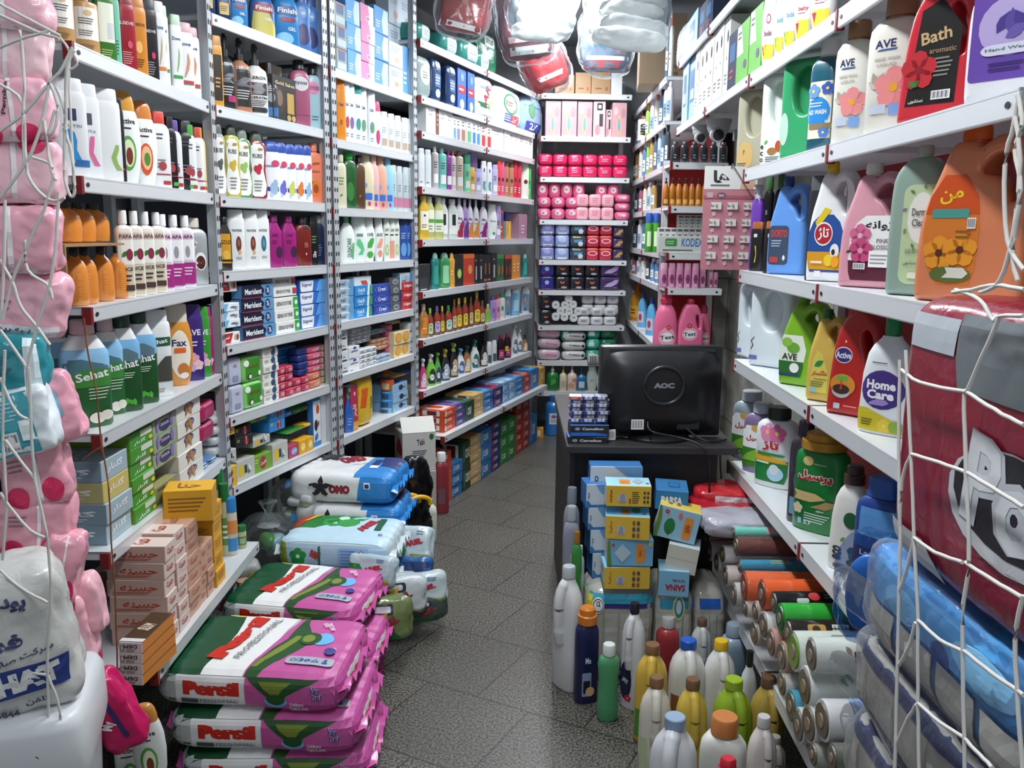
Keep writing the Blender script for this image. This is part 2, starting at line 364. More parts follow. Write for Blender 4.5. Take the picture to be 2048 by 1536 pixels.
def slab(name,out,holes,T,bev,col,hollow=None):
 """closed outline in metres (x, z), grips as holes, rounded edges; hollow: thickness of a web left inside the grip"""
 g=G()
 def run(pls,t,bv):
  fill=[]
  for k,pl in enumerate(pls):
   E=even(pl,.008);n=len(E);rings=[];steps=[(0,0),(.08,.38),(.29,.71),(.62,.92),(1,1)]
   lev=[(bv*(1 if k==0 else-1)*a,t/2-bv+bv*b2)for a,b2 in steps]
   seq=[(inset(E,o),y)for o,y in lev]
   al=[(P,-y)for P,y in seq[::-1]]+seq
   b=len(g.v)
   for P,y in al:g.v+=[Vector((q.x,y,q.y))for q in P]
   for j in range(len(al)-1):
    for i in range(n):g.f.append((b+j*n+i,b+j*n+(i+1)%n,b+(j+1)*n+(i+1)%n,b+(j+1)*n+i));g.m.append(0)
   fill.append(seq[-1][0])
  fl=[q.copy()for P in fill for q in P];ed=[];k=0
  for P in fill:ed+=[(k+i,k+(i+1)%len(P))for i in range(len(P))];k+=len(P)
  fl,_,tri=delaunay_2d_cdt(fl,ed,[],0,1e-6)[:3]
  def inside(c):return sum(1 for P in fill for i in range(len(P))if(P[i].y>c.y)!=(P[i-1].y>c.y)and c.x<P[i].x+(P[i-1].x-P[i].x)*(c.y-P[i].y)/(P[i-1].y-P[i].y))%2
  tri=[f for f in tri if inside((fl[f[0]]+fl[f[1]]+fl[f[2]])/3)]
  for sg in(-1,1):g.add([(q.x,sg*t/2,q.y)for q in fl],tri)
 sm=lambda pl:[(p.x,max(0,p.y))for p in spline([(a,b,0)for a,b in pl],5,True)]
 run([sm(out)]+[sm(h)for h in holes],T,bev)
 if hollow:
  for h in holes:
   cx=sum(a for a,b in h)/len(h);cz=sum(b for a,b in h)/len(h)
   run([sm([(cx+(a-cx)*1.2,cz+(b-cz)*1.15)for a,b in h])],hollow,min(.004,hollow/3))
 m=g.mesh(name,col,smooth=None)
 bm=bmesh.new();bm.from_mesh(m);bmesh.ops.remove_doubles(bm,verts=bm.verts[:],dist=.0004);bmesh.ops.recalc_face_normals(bm,faces=bm.faces[:]);bm.to_mesh(m);bm.free()
 m.polygons.foreach_set('use_smooth',[True]*len(m.polygons));m.set_sharp_from_angle(angle=math.radians(50));return m
 # outlines in units of half-width and height; (outline, grips, (cap x, cap bottom, cap radius in half-widths, cap height))
JO={'arch':([(-.9,0),(0,0),(.9,0),(1,.04),(1,.3),(1,.6),(.97,.78),(.75,.9),(.4,.93),(.2,.9),(.04,.86),(-.04,.9),(-.4,.9),(-.52,.86),(-.66,.74),(-.9,.55),(-1,.35),(-1,.04)],[[(.1,.73),(.3,.82),(.6,.83),(.78,.75),(.8,.62),(.72,.55),(.62,.6),(.4,.7)]],(-.23,.89,.26,.11)),'disc':([(-.88,0),(0,0),(.88,0),(.97,.03),(1,.5),(1,.86),(.9,.95),(.5,.98),(.1,.98),(-.5,.98),(-.9,.95),(-1,.86),(-1,.5),(-.97,.03)],[[(.08,.9),(.44,.83),(.56,.67),(.42,.5),(.08,.43),(-.26,.5),(-.4,.67),(-.28,.83)]],(-.6,.975,.2,.03)),'side':([(-.85,0),(0,0),(.85,0),(.95,.03),(1,.25),(.97,.5),(.82,.7),(.55,.86),(.3,.9),(-.3,.9),(-.5,.86),(-.75,.7),(-.95,.5),(-1,.25),(-.95,.03)],[[(.45,.72),(.62,.62),(.66,.5),(.6,.42),(.52,.5),(.4,.64)]],(0,.895,.3,.105)),'peak':([(-.9,0),(0,0),(.9,0),(1,.04),(1,.4),(.98,.72),(.75,.86),(.3,.99),(0,1.0),(-.3,.93),(-.6,.82),(-.78,.68),(-.92,.4),(-1,.04)],[[(.35,.8),(.58,.74),(.7,.6),(.68,.45),(.6,.42),(.52,.55),(.34,.68)]],None),'plain':([(-.88,0),(0,0),(.88,0),(.97,.03),(1,.4),(.98,.7),(.85,.82),(.5,.9),(.3,.92),(-.3,.92),(-.5,.9),(-.85,.82),(-.98,.7),(-1,.4),(-.97,.03)],[],(0,.915,.26,.085)),}
class Slab:
 def __init__(s,kind,W,H,T):s.o=JO[kind];s.W,s.H,s.T=W/2,H,T
 def mesh(s,col,hollow=None,bev=.018):
  sc=lambda pl:[(a*s.W,b*s.H)for a,b in pl]
  return slab('body',sc(s.o[0]),[sc(h)for h in s.o[1]],s.T,min(bev,s.T*.33),col,hollow)
 def S(s,u,v,off):return Vector((u*s.W,-s.T/2-off,v*s.H))
 def cap(s,col,kind='cyl'):
  x,z,r,h=s.o[2];x*=s.W;z*=s.H;r*=s.W;h*=s.H;r=min(r,s.T*.42);g=G()
  if kind=='cyl':g.loft([(z-.01,r*.85,r*.85,2,x),(z+.01,r*.85,r*.85,2,x),(z+.01,r,r,2,x),(z+.85*h,r*.96,r*.96,2,x),(z+h,r*.84,r*.84,2,x)],24)
  else:g.loft([(z-.01,r,r,2,x),(z+.4*h,r*1.08,r*1.08,2,x),(z+.42*h,r*.8,r*.8,2,x),(z+.9*h,r*.7,r*.7,2,x),(z+h,r*.5,r*.5,2,x)],24)
  return g.mesh('cap',col,smooth=40)
  # ---- soft packs and sacks: a rounded block with creases
class Soft:
 def __init__(s,a,b,c,ex=(6,5,3),amp=.003,fr=9.0,seed=0,fold=0):
  s.r=(a,b,c);s.ex=ex;s.amp=amp;s.fr=fr;s.o=Vector((seed*7.3,seed*3.1,seed));s.fold=fold
 def dis(s,p,off=0):
  a,b,c=s.r;g=Vector([s.ex[i]*math.copysign(abs(p[i]/s.r[i])**(s.ex[i]-1),p[i])/s.r[i]for i in range(3)])
  g.normalize();q=p*s.fr+s.o
  h=noise.noise(q)*.6+abs(noise.noise(q*2.3))*-.5+.2
  e=abs(p.x/a)**3
  if s.fold:h+=s.fold*e*math.sin(p.y*90+noise.noise(q*.8)*5)
  return p+g*(h*s.amp+off)
 def mesh(s,col,n=22,name='body'):
  v=[];f=[];idx={}
  def vid(p):
   k=tuple(round(x,4)for x in p)
   if k not in idx:
    lo,hi=0.0,2.0
    for _ in range(24):
     m=(lo+hi)/2
     if sum(abs(m*p[i])**s.ex[i]for i in range(3))>1:hi=m
     else:lo=m
    idx[k]=len(v);v.append(s.dis(Vector([p[i]*lo*s.r[i]for i in range(3)])))
   return idx[k]
  for ax in range(3):
   for sg in(-1,1):
    for i in range(n):
     for j in range(n):
      q=[]
      for di,dj in((0,0),(1,0),(1,1),(0,1)):
       p=[0,0,0];p[ax]=sg;p[(ax+1)%3]=-1+2*(i+di)/n;p[(ax+2)%3]=-1+2*(j+dj)/n;q.append(vid(p))
      f.append(q if sg>0 else q[::-1])
  return mesh(name,v,f,[col],None,180)
 def face(s,which):
  ax={'f':1,'t':2,'e':0}[which];sg=-1 if which=='f' else 1;o=[i for i in range(3)if i!=ax]
  def S(u,v,off):
   a=max(0.0,1-abs(u)**s.ex[o[0]]-abs(v)**s.ex[o[1]]);p=[0,0,0]
   p[o[0]]=u*s.r[o[0]];p[o[1]]=v*s.r[o[1]];p[ax]=sg*a**(1/s.ex[ax])*s.r[ax]
   return s.dis(Vector(p),off)
  return S,s.r[o[0]],s.r[o[1]]
  # ---- a carton's faces
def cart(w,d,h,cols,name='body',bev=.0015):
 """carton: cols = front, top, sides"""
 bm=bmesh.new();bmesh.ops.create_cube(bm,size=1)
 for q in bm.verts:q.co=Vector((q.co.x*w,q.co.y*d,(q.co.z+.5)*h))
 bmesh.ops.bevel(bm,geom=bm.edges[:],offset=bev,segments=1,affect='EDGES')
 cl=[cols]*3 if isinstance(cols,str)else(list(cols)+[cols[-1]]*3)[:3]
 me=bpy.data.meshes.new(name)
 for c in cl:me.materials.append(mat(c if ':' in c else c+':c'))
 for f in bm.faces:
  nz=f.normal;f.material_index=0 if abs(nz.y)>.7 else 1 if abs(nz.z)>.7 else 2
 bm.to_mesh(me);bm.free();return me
def cartS(w,d,h,face):
 if face=='f':return(lambda u,v,o:Vector((u*w/2,-d/2-o,v*h))),w/2,h
 if face=='t':return(lambda u,v,o:Vector((u*w/2,(v-.5)*d,h+o))),w/2,d
 if face=='l':return(lambda u,v,o:Vector((-w/2-o,-u*d/2,v*h))),d/2,h
 return(lambda u,v,o:Vector((w/2+o,u*d/2,v*h))),d/2,h
 # ---- the room
def struct(name,me,loc=None):
 o=new(name,me,None,loc);o['kind']='structure';return o
def wallmesh(name,pts,z0,z1,m,th=.06):
 """a wall along pts (x, y), th thick away from the shop"""
 g=G()
 for(a,b)in zip(pts,pts[1:]):
  A,B=Vector((a[0],a[1],0)),Vector((b[0],b[1],0));n=(B-A).cross(Vector((0,0,1))).normalized()*th
  v=[A+Vector((0,0,z0)),B+Vector((0,0,z0)),B+n+Vector((0,0,z0)),A+n+Vector((0,0,z0))]
  v+=[q+Vector((0,0,z1-z0))for q in v]
  g.add(v,[(0,3,2,1),(4,5,6,7),(0,1,5,4),(1,2,6,5),(2,3,7,6),(3,0,4,7)])
 return g.mesh(name,m,smooth=None)
def nodes(m):
 nt=m.node_tree;return nt,nt.nodes['Principled BSDF'],nt.links
 # worn terrazzo slabs
fm=bpy.data.materials.new('terrazzo');fm.use_nodes=True;nt,b,L=nodes(fm)
tc=nt.nodes.new('ShaderNodeTexCoord');mp=nt.nodes.new('ShaderNodeMapping');mp.inputs['Rotation'].default_value=(0,0,math.radians(28));L.new(tc.outputs['Object'],mp.inputs[0])
br=nt.nodes.new('ShaderNodeTexBrick');br.offset=.5;br.inputs['Scale'].default_value=1;br.inputs['Mortar Size'].default_value=.0035;br.inputs['Brick Width'].default_value=.42;br.inputs['Row Height'].default_value=.42
br.inputs['Color1'].default_value=(1,1,1,1);br.inputs['Color2'].default_value=(.8,.8,.8,1);br.inputs['Mortar'].default_value=(.25,.25,.25,1)
L.new(mp.outputs[0],br.inputs['Vector'])
n1=nt.nodes.new('ShaderNodeTexNoise');n1.inputs['Scale'].default_value=120;n1.inputs['Detail'].default_value=3;n1.inputs['Roughness'].default_value=.7;L.new(tc.outputs['Object'],n1.inputs['Vector'])
cr=nt.nodes.new('ShaderNodeValToRGB');cr.color_ramp.elements[0].position=.42;cr.color_ramp.elements[0].color=lin('2b2a27')+(1,);cr.color_ramp.elements[1].position=.6;cr.color_ramp.elements[1].color=lin('807d74')+(1,);L.new(n1.outputs[0],cr.inputs[0])
n2=nt.nodes.new('ShaderNodeTexNoise');n2.inputs['Scale'].default_value=1.7;n2.inputs['Detail'].default_value=4;L.new(tc.outputs['Object'],n2.inputs['Vector'])
r2=nt.nodes.new('ShaderNodeMapRange');r2.inputs[3].default_value=.62;r2.inputs[4].default_value=1.15;L.new(n2.outputs[0],r2.inputs[0])
m1=nt.nodes.new('ShaderNodeMixRGB');m1.blend_type='MULTIPLY';m1.inputs[0].default_value=1;L.new(cr.outputs[0],m1.inputs[1]);L.new(br.outputs[0],m1.inputs[2])
m2=nt.nodes.new('ShaderNodeMixRGB');m2.blend_type='MULTIPLY';m2.inputs[0].default_value=1;L.new(m1.outputs[0],m2.inputs[1]);L.new(r2.outputs[0],m2.inputs[2]);L.new(m2.outputs[0],b.inputs['Base Color'])
b.inputs['Roughness'].default_value=.38
g=G();g.box(-2.2,-1.2,-.08,2.2,8.2,0);struct('floor',g.mesh('floor',fm,smooth=None))
# plaster and concrete block walls
def plaster(name,c0,c1,sc=3.0,block=False):
 m=bpy.data.materials.new(name);m.use_nodes=True;nt,b,L=nodes(m);tc=nt.nodes.new('ShaderNodeTexCoord')
 n=nt.nodes.new('ShaderNodeTexNoise');n.inputs['Scale'].default_value=sc;n.inputs['Detail'].default_value=6;L.new(tc.outputs['Object'],n.inputs['Vector'])
 r=nt.nodes.new('ShaderNodeValToRGB');r.color_ramp.elements[0].position=.35;r.color_ramp.elements[1].position=.68
 r.color_ramp.elements[0].color=lin(c0)+(1,);r.color_ramp.elements[1].color=lin(c1)+(1,);L.new(n.outputs[0],r.inputs[0]);out=r.outputs[0]
 if block:
  sp=nt.nodes.new('ShaderNodeSeparateXYZ');cb=nt.nodes.new('ShaderNodeCombineXYZ');L.new(tc.outputs['Object'],sp.inputs[0]);ad=nt.nodes.new('ShaderNodeMath');L.new(sp.outputs[0],ad.inputs[0]);L.new(sp.outputs[1],ad.inputs[1])
  L.new(ad.outputs[0],cb.inputs[0]);L.new(sp.outputs[2],cb.inputs[1])
  k=nt.nodes.new('ShaderNodeTexBrick');k.inputs['Scale'].default_value=1;k.inputs['Brick Width'].default_value=.62;k.inputs['Row Height'].default_value=.46;k.inputs['Mortar Size'].default_value=.006
  k.inputs['Color1'].default_value=(1,1,1,1);k.inputs['Color2'].default_value=(.9,.9,.9,1);k.inputs['Mortar'].default_value=(.45,.43,.4,1);L.new(cb.outputs[0],k.inputs[0])
  mm=nt.nodes.new('ShaderNodeMixRGB');mm.blend_type='MULTIPLY';mm.inputs[0].default_value=1;L.new(out,mm.inputs[1]);L.new(k.outputs[0],mm.inputs[2]);out=mm.outputs[0]
 L.new(out,b.inputs['Base Color']);b.inputs['Roughness'].default_value=.8;return m
WALL=plaster('old_plaster','8d9296','b0b4b6');BLOCK=plaster('concrete_block','6f7069','97978f',5,True);CEIL=plaster('ceiling_paint','8d9499','a6adb2')
LB=[(-1.62,-1.2),(-1.62,3.3),(-1.36,4.3),(-1.06,5.25),(-.31,7.62)]
struct('wall_left',wallmesh('wall_left',LB[::-1],0,3.2,WALL))
struct('wall_back',wallmesh('wall_back',[(1.9,7.66),(-.45,7.66)],0,3.2,WALL))
struct('wall_right',wallmesh('wall_right',[(1.42,-1.2),(1.42,5.75),(1.42,7.66)],0,3.2,BLOCK))
struct('wall_stub',wallmesh('wall_stub',[(1.42,5.72),(1.24,5.72)],0,2.1,BLOCK,.1))
g=G();g.box(-2.2,-1.2,3.2,2.2,8.2,3.28);struct('ceiling',g.mesh('ceiling',CEIL,smooth=None))
# ---- racks
WHT,RED,GRY='dfe3e6:m','7a1a1c','c3c9cd:m'
class Rack:
 """front edge A -> B (as seen from the left to the right of the picture), shelf heights from the top down"""
 def __init__(s,key,A,B,zs,depth,inward,name,end,blend):
  s.key,s.A,s.B,s.zs,s.depth,s.name,s.end,s.blend=key,Vector((A[0],A[1],0)),Vector((B[0],B[1],0)),zs,depth,name,end,blend
  s.d=(s.B-s.A).normalized();n=Vector((-s.d.y,s.d.x,0));s.n=n if n.dot(Vector((inward[0],inward[1],0)))>0 else-n
  s.len=(s.B-s.A).length;s.yaw=math.atan2(-s.n.x,s.n.y)
 def line(s,off):o=s.n*off;return(s.A+o),(s.B+o)
RK={}
def rack(key,A,B,zs,depth,inward,name,end,blend,label,lip=.042,posts=(),ptop=None,segs=1,back=None,deep=None,side=True,pz0=0):
 r=Rack(key,A,B,zs,depth,inward,name,end,blend);RK[key]=r
 t=new('shelving_rack',None,None,r.A);t.rotation_euler=(0,0,math.atan2(r.d.y,r.d.x));tag(t,label,'shelf rack','slotted steel shelving racks')
 sg=1 if(Matrix.Rotation(-t.rotation_euler[2],3,'Z')@r.n).y>0 else-1
 r.sg=sg;r.root=t
 Y=lambda a:a*sg
 for z in zs:
  if z is None:continue
  g=G();dp=depth;f0=0
  if deep and z in deep:f0=-deep[z]
  for k in range(segs):
   x0,x1=r.len*k/segs+.003,r.len*(k+1)/segs-.003
   ya,yb=sorted((Y(f0),Y(dp)));g.box(x0,ya,z-.006,x1,yb,z)
   ya,yb=sorted((Y(f0),Y(f0+.012)));g.rbox(x0,ya,z-lip,x1,yb,z-.0004,.004)
   for e in(0,1):
    xa=x0 if e==0 else x1-.004;ya,yb=sorted((Y(f0),Y(dp)));g.box(xa,ya,z-.022,xa+.004,yb,z)
  o=new('shelf',g.mesh('shelf',WHT,smooth=None),t)
  g=G();cl=G()
  for k in range(segs):
   for e in(0,1):
    x=r.len*k/segs+(.035 if e==0 else r.len/segs-.035);yy=Y(f0)-sg*.0012
    g.loft([(0,.009,.006),(.0008,.009,.006)],10,0,Matrix.Translation((x,yy,z-lip/2))@Matrix.Rotation(math.pi/2,4,'X'))
   x=r.len*k/segs;ya,yb=sorted((Y(f0-.004),Y(f0+.02)));cl.box(x-.006,ya,z-lip-.004,x+.008,yb,z-.0006)
  new('bolt_hole',g.mesh('bolt_hole','1c1e22',smooth=None),o)
  new('shelf_clip',cl.mesh('shelf_clip',RED,smooth=None),o)
 zt=ptop or 3.05
 for x in posts:
  g=G();ya,yb=sorted((Y(-.006),Y(.034)))
  g.box(x-.021,Y(-.006)-.0015,pz0,x+.021,Y(-.006)+.0015,zt);g.box(x-.0015,ya,pz0,x+.0015,yb,zt)
  h=G();z=pz0+.05
  while z<zt-.05:
   for q in(-.011,.011):
    yy=Y(-.0085);h.loft([(0,.0042,.0105,3),(.001,.0042,.0105,3)],8,0,Matrix.Translation((x+q,yy,z))@Matrix.Rotation(math.pi/2,4,'X'))
   z+=.05
  o=new('post',g.mesh('post',GRY,smooth=None),t);new('slot_pattern',h.mesh('slot_pattern','20242a',smooth=None),o)
 for x in(.02,r.len-.02):
  g=G();ya,yb=sorted((Y(depth-.03),Y(depth)));g.box(x-.018,ya,pz0,x+.018,yb,zt);new('rear_post',g.mesh('rear_post',GRY,smooth=None),t)
 if back:
  g=G();ya,yb=sorted((Y(depth),Y(depth+.008)));g.box(0,ya,back[1],r.len,yb,back[2]);new('back_panel',g.mesh('back_panel',back[0],smooth=None),t)
 return r
H0=1.66
DK='3a3f46:r'
rack('A',(-1.11,2.283),(-1.121,3.326),[2.119,1.791,1.454,1.111,.776,.43],.40,(-1,0),'doorway rack','doorway',.72,'white steel rack nearest the doorway, beside the hanging pink packs',posts=(1.05,),deep={.43:.115},back=(DK,.1,3.0))
rack('B',(-1.121,3.367),(-.868,4.195),[2.442,2.118,1.785,1.499,1.211,.924,.637],.40,(-1,.3),'toothpaste rack','doorway',.6,'white steel rack of dark bottles over toothpaste and soap boxes',posts=(.838,),back=(DK,.1,3.0))
rack('C',(-.858,4.2),(-.564,5.106),[2.407,2.088,1.769,1.499,1.216,.951,.635],.40,(-1,.3),'carton rack','doorway',.6,'white steel rack standing behind the open white carton',posts=(.022,.938),back=(DK,.1,3.0))
rack('D',(-.534,5.104),(.156,6.965),[2.72,2.417,2.223,1.915,1.613,1.311,1.027,.719,.455],.40,(-1,.3),'long rack','doorway',.55,'long white steel rack over the stacked powder boxes',segs=2,posts=(),deep={.455:.14},back=(DK,.1,3.0))
rack('E',(.20,7.12),(.925,7.15),[2.74,2.415,2.10,1.766,1.444,1.199,.91,.616,.36],.40,(0,1),'end rack','long rack',.0,'white steel rack closing the end of the aisle',posts=(),ptop=2.9)
rack('F',(.985,7.55),(.9465,5.72),[2.64,2.37,2.09,1.83,1.546,1.33,.93],.36,(1,0),'red rack','end rack',.5,'white steel rack with a red back along the far wall',segs=2,ptop=2.635,back=('a02020:r',.5,2.6))
rack('H',(.95,5.42),(1.30,5.425),[2.09,1.83,1.546,1.33,.93],.28,(0,1),'red end unit','red rack',.1,'narrow red backed end unit facing the doorway behind the monitor',posts=(),ptop=2.12,back=('a02020:r',.5,2.1))
rack('J',(.94,5.25),(.897,3.50),[2.64,2.268],.36,(1,0),'high shelf','red rack',.5,'high white shelves bridging above the desk',segs=2,ptop=2.9,pz0=2.2)
rack('K',(.897,3.49),(.857,1.541),[2.64,2.268,1.913,1.524,1.168,.743,.32],.42,(1,0),'jug rack','desk',.6,'white steel rack of large detergent jugs and tablecloth rolls',segs=2,deep={.32:.075},back=('8a2224:r',.6,3.0),lip=.05)
# ---- placing goods, and telling them apart in words
REG=[]
def reg(o,desc,cat,where,s,lev=None,unit='stack',end='doorway',group=None):
 REG.append((o,desc,cat,where,s,lev,unit,end,group));return o
ORD=['first','second','third','fourth','fifth','sixth','seventh','eighth','ninth','tenth','eleventh','twelfth','thirteenth','fourteenth','fifteenth','sixteenth','seventeenth','eighteenth','nineteenth','twentieth']
def write_labels():
 from collections import defaultdict
 D=defaultdict(list)
 for r in REG:D[(r[1],r[3])].append(r)
 for(desc,where),v in D.items():
  grp=v[0][8]or('%s on the %s'%(v[0][2],where.split(' of ')[-1]))
  stk=any(r[5]is not None for r in v)
  if len(v)==1:tag(v[0][0],'%s, %s'%(desc,where),v[0][2],None);continue
  if stk:
   cols=sorted(set(r[4]for r in v))
   for r in v:
    lv=sorted(set(x[5]for x in v if x[4]==r[4]));k=lv.index(r[5]);a='' if len(lv)==1 else '%s up'%ORD[k]if k else 'lowest'
    for tail in(' from '+r[7],''):
     c='' if len(cols)==1 else '%s %s%s'%(ORD[cols.index(r[4])],r[6],tail)
     lb=', '.join(q for q in(desc,a,c,where)if q)
     if len(lb.split())<=16:break
    tag(r[0],lb,r[2],grp)
  else:
   for i,r in enumerate(sorted(v,key=lambda q:q[4])):
    lb='%s, %s from %s, %s'%(desc,ORD[i],r[7],where)
    tag(r[0],lb if len(lb.split())<=16 else '%s, %s, %s'%(desc,ORD[i],where),r[2],grp)
def where(rk,si):
 r=RK[rk];zs=[z for z in r.zs if z is not None];return '%s shelf of %s'%(('top' if si==0 else 'lowest' if si==len(zs)-1 else ORD[si]),r.name)
def spot(r,px,yt,z,off):
 """point of the line off behind the rack's front under picture column px, and the height of the thing whose top shows at yt"""
 A,B=r.line(off);y=500.0
 for _ in range(4):
  P,t=atL(px,y,A,B);yb=proj((P.x,P.y,z))[1];y=(yt+yb)/2
 Q,_=atL(px,yt,A,B);return P,Q.z-z,t*r.len
CACHE={}
STY={}
def style(k,desc,cat,prof,col,cap,capcol,ops=(),dr=.6,name=None):
 STY[k]=(desc,cat,prof,col,cap,capcol,list(ops),dr,name or cat.replace(' ','_'))
def build_bottle(k,W,H):
 desc,cat,prof,col,cap,capcol,ops,dr,name=STY[k]
 key=(k,round(W,2),round(H,2))
 if key not in CACHE:
  if prof in JO:
   b=Slab(prof,W,H,dr*W);bm=b.mesh(col,hollow=dr*W*.12 if prof=='disc' else None);cm=b.cap(capcol,cap)if cap and b.o[2]else None;d=Dec(b.S,W/2,H)
  else:
   b=Body(prof,W,H,dr*W);bm=b.mesh(col);cm=capmesh(cap,b,capcol)if cap else None;d=Dec(b.S,W/2,b.z1-b.z0)
  if W>.08:d.cut=.012
  CACHE[key]=(bm,cm,d.mesh(ops))
 bm,cm,lm=CACHE[key]
 t=new(name,None);new('body',bm,t)
 if cm:new('cap',cm,t)
 if lm:new('label_print',lm,t)
 return t
def row(rk,si,view,*runs):
 """runs: (style, how many, x from, x to, y top[, width factor, extra setback, yaw])"""
 r=RK[rk];z=r.zs[si];wh=where(rk,si);f0=0
 for u in runs:
  k,n,x0,x1,yt=u[:5];wf=u[5]if len(u)>5 else 1.0;sb=u[6]if len(u)>6 else 0;yw=u[7]if len(u)>7 else None
  a,y=pv(view,x0,yt);b2,_=pv(view,x1,yt);st=STY[k];first=None
  pw=(b2-a)/n
  for i in range(n):
   px=a+pw*(i+.5)
   P,h,s=spot(r,px,y,z,.05+sb);dist=P.y*math.cos(PITCH)
   w=pw*wf*dist/FPX*(1.14 if rk in 'ABCDF' else 1.0);dep=st[7]*w
   dl=abs((math.atan2(-P.x,P.y)-r.yaw)*r.blend)if yw is None else abs(math.radians(yw))
   P,h,s=spot(r,px,y,z,.014+.46*(w*math.sin(dl)+dep*math.cos(dl))+sb)
   if i==0:
    up=[q for q in r.zs if q is not None and q>z+.1];H=min(h,min(up)-z-.024)if up else h;Wd=w
   sc=min(max(s,w*.5+.008),r.len-w*.5-.008)if rk not in 'HK' else s;P=P+r.d*(sc-s)
   yc=math.atan2(-P.x,P.y);yaw=r.yaw+(yc-r.yaw)*r.blend if yw is None else r.yaw+math.radians(yw)
   if first is None:first=o=build_bottle(k,Wd,H)
   else:o=dup(first)
   o.location=(P.x,P.y,z+.001);o.rotation_euler=(0,0,yaw+random.uniform(-.05,.05));reg(o,st[0],st[1],wh,s,end=r.end)
BST={}
def bstyle(k,desc,cat,cols,ops=(),top=(),left=(),name=None,soft=None):
 BST[k]=(desc,cat,cols,list(ops),list(top),list(left),name or cat.replace(' ','_'),soft)
def build_box(k,w,d,h):
 desc,cat,cols,ops,top,left,name,soft=BST[k];key=(k,round(w,3),round(d,2),round(h,3))
 if key not in CACHE:
  ms=[]
  if soft:
   q=Soft(w/2,d/2,h/2,*soft);bm=q.mesh(cols,14)
   for fc,op in(('f',ops),('t',top)):
    if op:S,a,b=q.face(fc);ms.append(Dec(lambda u,v,o,S=S,hh=h:S(u,v,o),a,b,.0012).mesh(op))
   zoff=h/2+soft[1]*.6
  else:
   bm=cart(w,d,h,cols);zoff=0
   for fc,op in(('f',ops),('t',top),('l',left)):
    if op:S,a,b=cartS(w,d,h,fc);ms.append(Dec(S,a,b,.0006).mesh(op))
  CACHE[key]=(bm,ms,zoff)
 bm,ms,zo=CACHE[key];t=new(name,None);new('pack' if soft else 'carton',bm,t,(0,0,zo))
 for m in ms:new('print',m,t,(0,0,zo))
 return t
def stk(rk,si,view,*runs):
 """runs: (style, x from, x to, y top, columns, levels, depth[, setback, skip-top list, base level height])"""
 r=RK[rk];z=r.zs[si];wh=where(rk,si)
 for u in runs:
  k,x0,x1,yt,nc,nl,dep=u[:7];sb=u[7]if len(u)>7 else.02;zb=u[8]if len(u)>8 else 0;drop=u[9]if len(u)>9 else{}
  a,y=pv(view,x0,yt);b2,_=pv(view,x1,yt);P,h,s0=spot(r,a,y,z,sb);_,_,s1=spot(r,b2,y,z,sb);P,h,sm=spot(r,(a+b2)/2,y,z,sb)
  w=abs(s1-s0)/nc;up=[q for q in r.zs if q is not None and q>z+.1];h=min(h,min(up)-z-.024)if up else h;lh=(h-zb)/nl;fs={}
  for c in range(nc):
   for l in range(nl-drop.get(c,0)):
    kk=k if isinstance(k,str)else k[l%len(k)];st=BST[kk]
    if kk not in fs:fs[kk]=o=build_box(kk,w*.975,dep,lh*.985)
    else:o=dup(fs[kk])
    s=min(s0,s1)+w*(c+.5);p=r.A+r.d*s+r.n*(sb+dep/2+(random.uniform(0,.008)))
    o.location=(p.x,p.y,z+zb+lh*l+.0008);o.rotation_euler=(0,0,r.yaw+random.uniform(-.02,.02))
    reg(o,st[0],st[1],wh,round(s,2),round(o.location.z,3),end=r.end)
    # ================================================================ doorway rack (bottles)
style('gold','tall gold shampoo bottle with white panel','bottle','round','c79a63','cyl','b98a55',[('R',-.75,.28,.75,.86,'f3efe6',.1),('e',0,.76,.3,.05,'d9c08a'),('l',-.6,.55,.5,.68,3,'5a5a60'),('l',-.6,.34,.4,.46,3,'777777'),('l',-.6,.08,.4,.2,4,'7d5a30')],.95,'shampoo_bottle')
style('olive','green shampoo bottle with pale panel','bottle','flat','3d7a2e','flip','2c5a22',[('R',-.7,.3,.75,.9,'e9efdf',.1),('R',.1,.36,.7,.6,'cfd8dc',.1),('l',-.6,.06,.5,.2,4,'b9cf86')],.6,'shampoo_bottle')
style('mint','mint green shampoo bottle','bottle','flat','7fd0b8','flip','6cc0a8',[('l',-.5,.15,.4,.4,5,'2d6a5c')],.6,'shampoo_bottle')
style('redlong','red shampoo bottle with white script','bottle','flat','a01c2c','flip','861424',[('t',0,.72,.05,'LSEVE','e8d0c8',0,1.4),('l',-.6,.1,.5,.3,6,'e0a0a0'),('e',.2,.4,.25,.06,'d9556a')],.6,'shampoo_bottle')
style('amber','amber shampoo bottle with gold drop','bottle','flat','d58a2e','flip','c07820',[('t',0,.75,.045,'ELSEVE','5a3510',0,1.5),('e',0,.42,.35,.09,'f0bf6a'),('l',-.6,.12,.5,.26,4,'6a4010')],.6,'shampoo_bottle')
style('blackpink','black shampoo bottle with pink dot','bottle','flat','1e1c22','flip','141318',[('t',0,.7,.04,'LSEVE','d8d8d8',0,1.4),('e',.3,.36,.22,.05,'d42a6a'),('l',-.6,.08,.5,.28,6,'9a9aa4')],.6,'shampoo_bottle')
style('doveO','white shampoo bottle with orange band','bottle','flat','eceef0','flip','e4e6e8',[('t',0,.8,.06,'Dove','27406e',0,1.2),('r',-.7,.2,.8,.25,'e0792c'),('q',[(.28,-.2,-.1),(.4,0,.2),(.55,.2,.35),(.68,.3,.32)],'c9a86a',2)],.55,'shampoo_bottle')
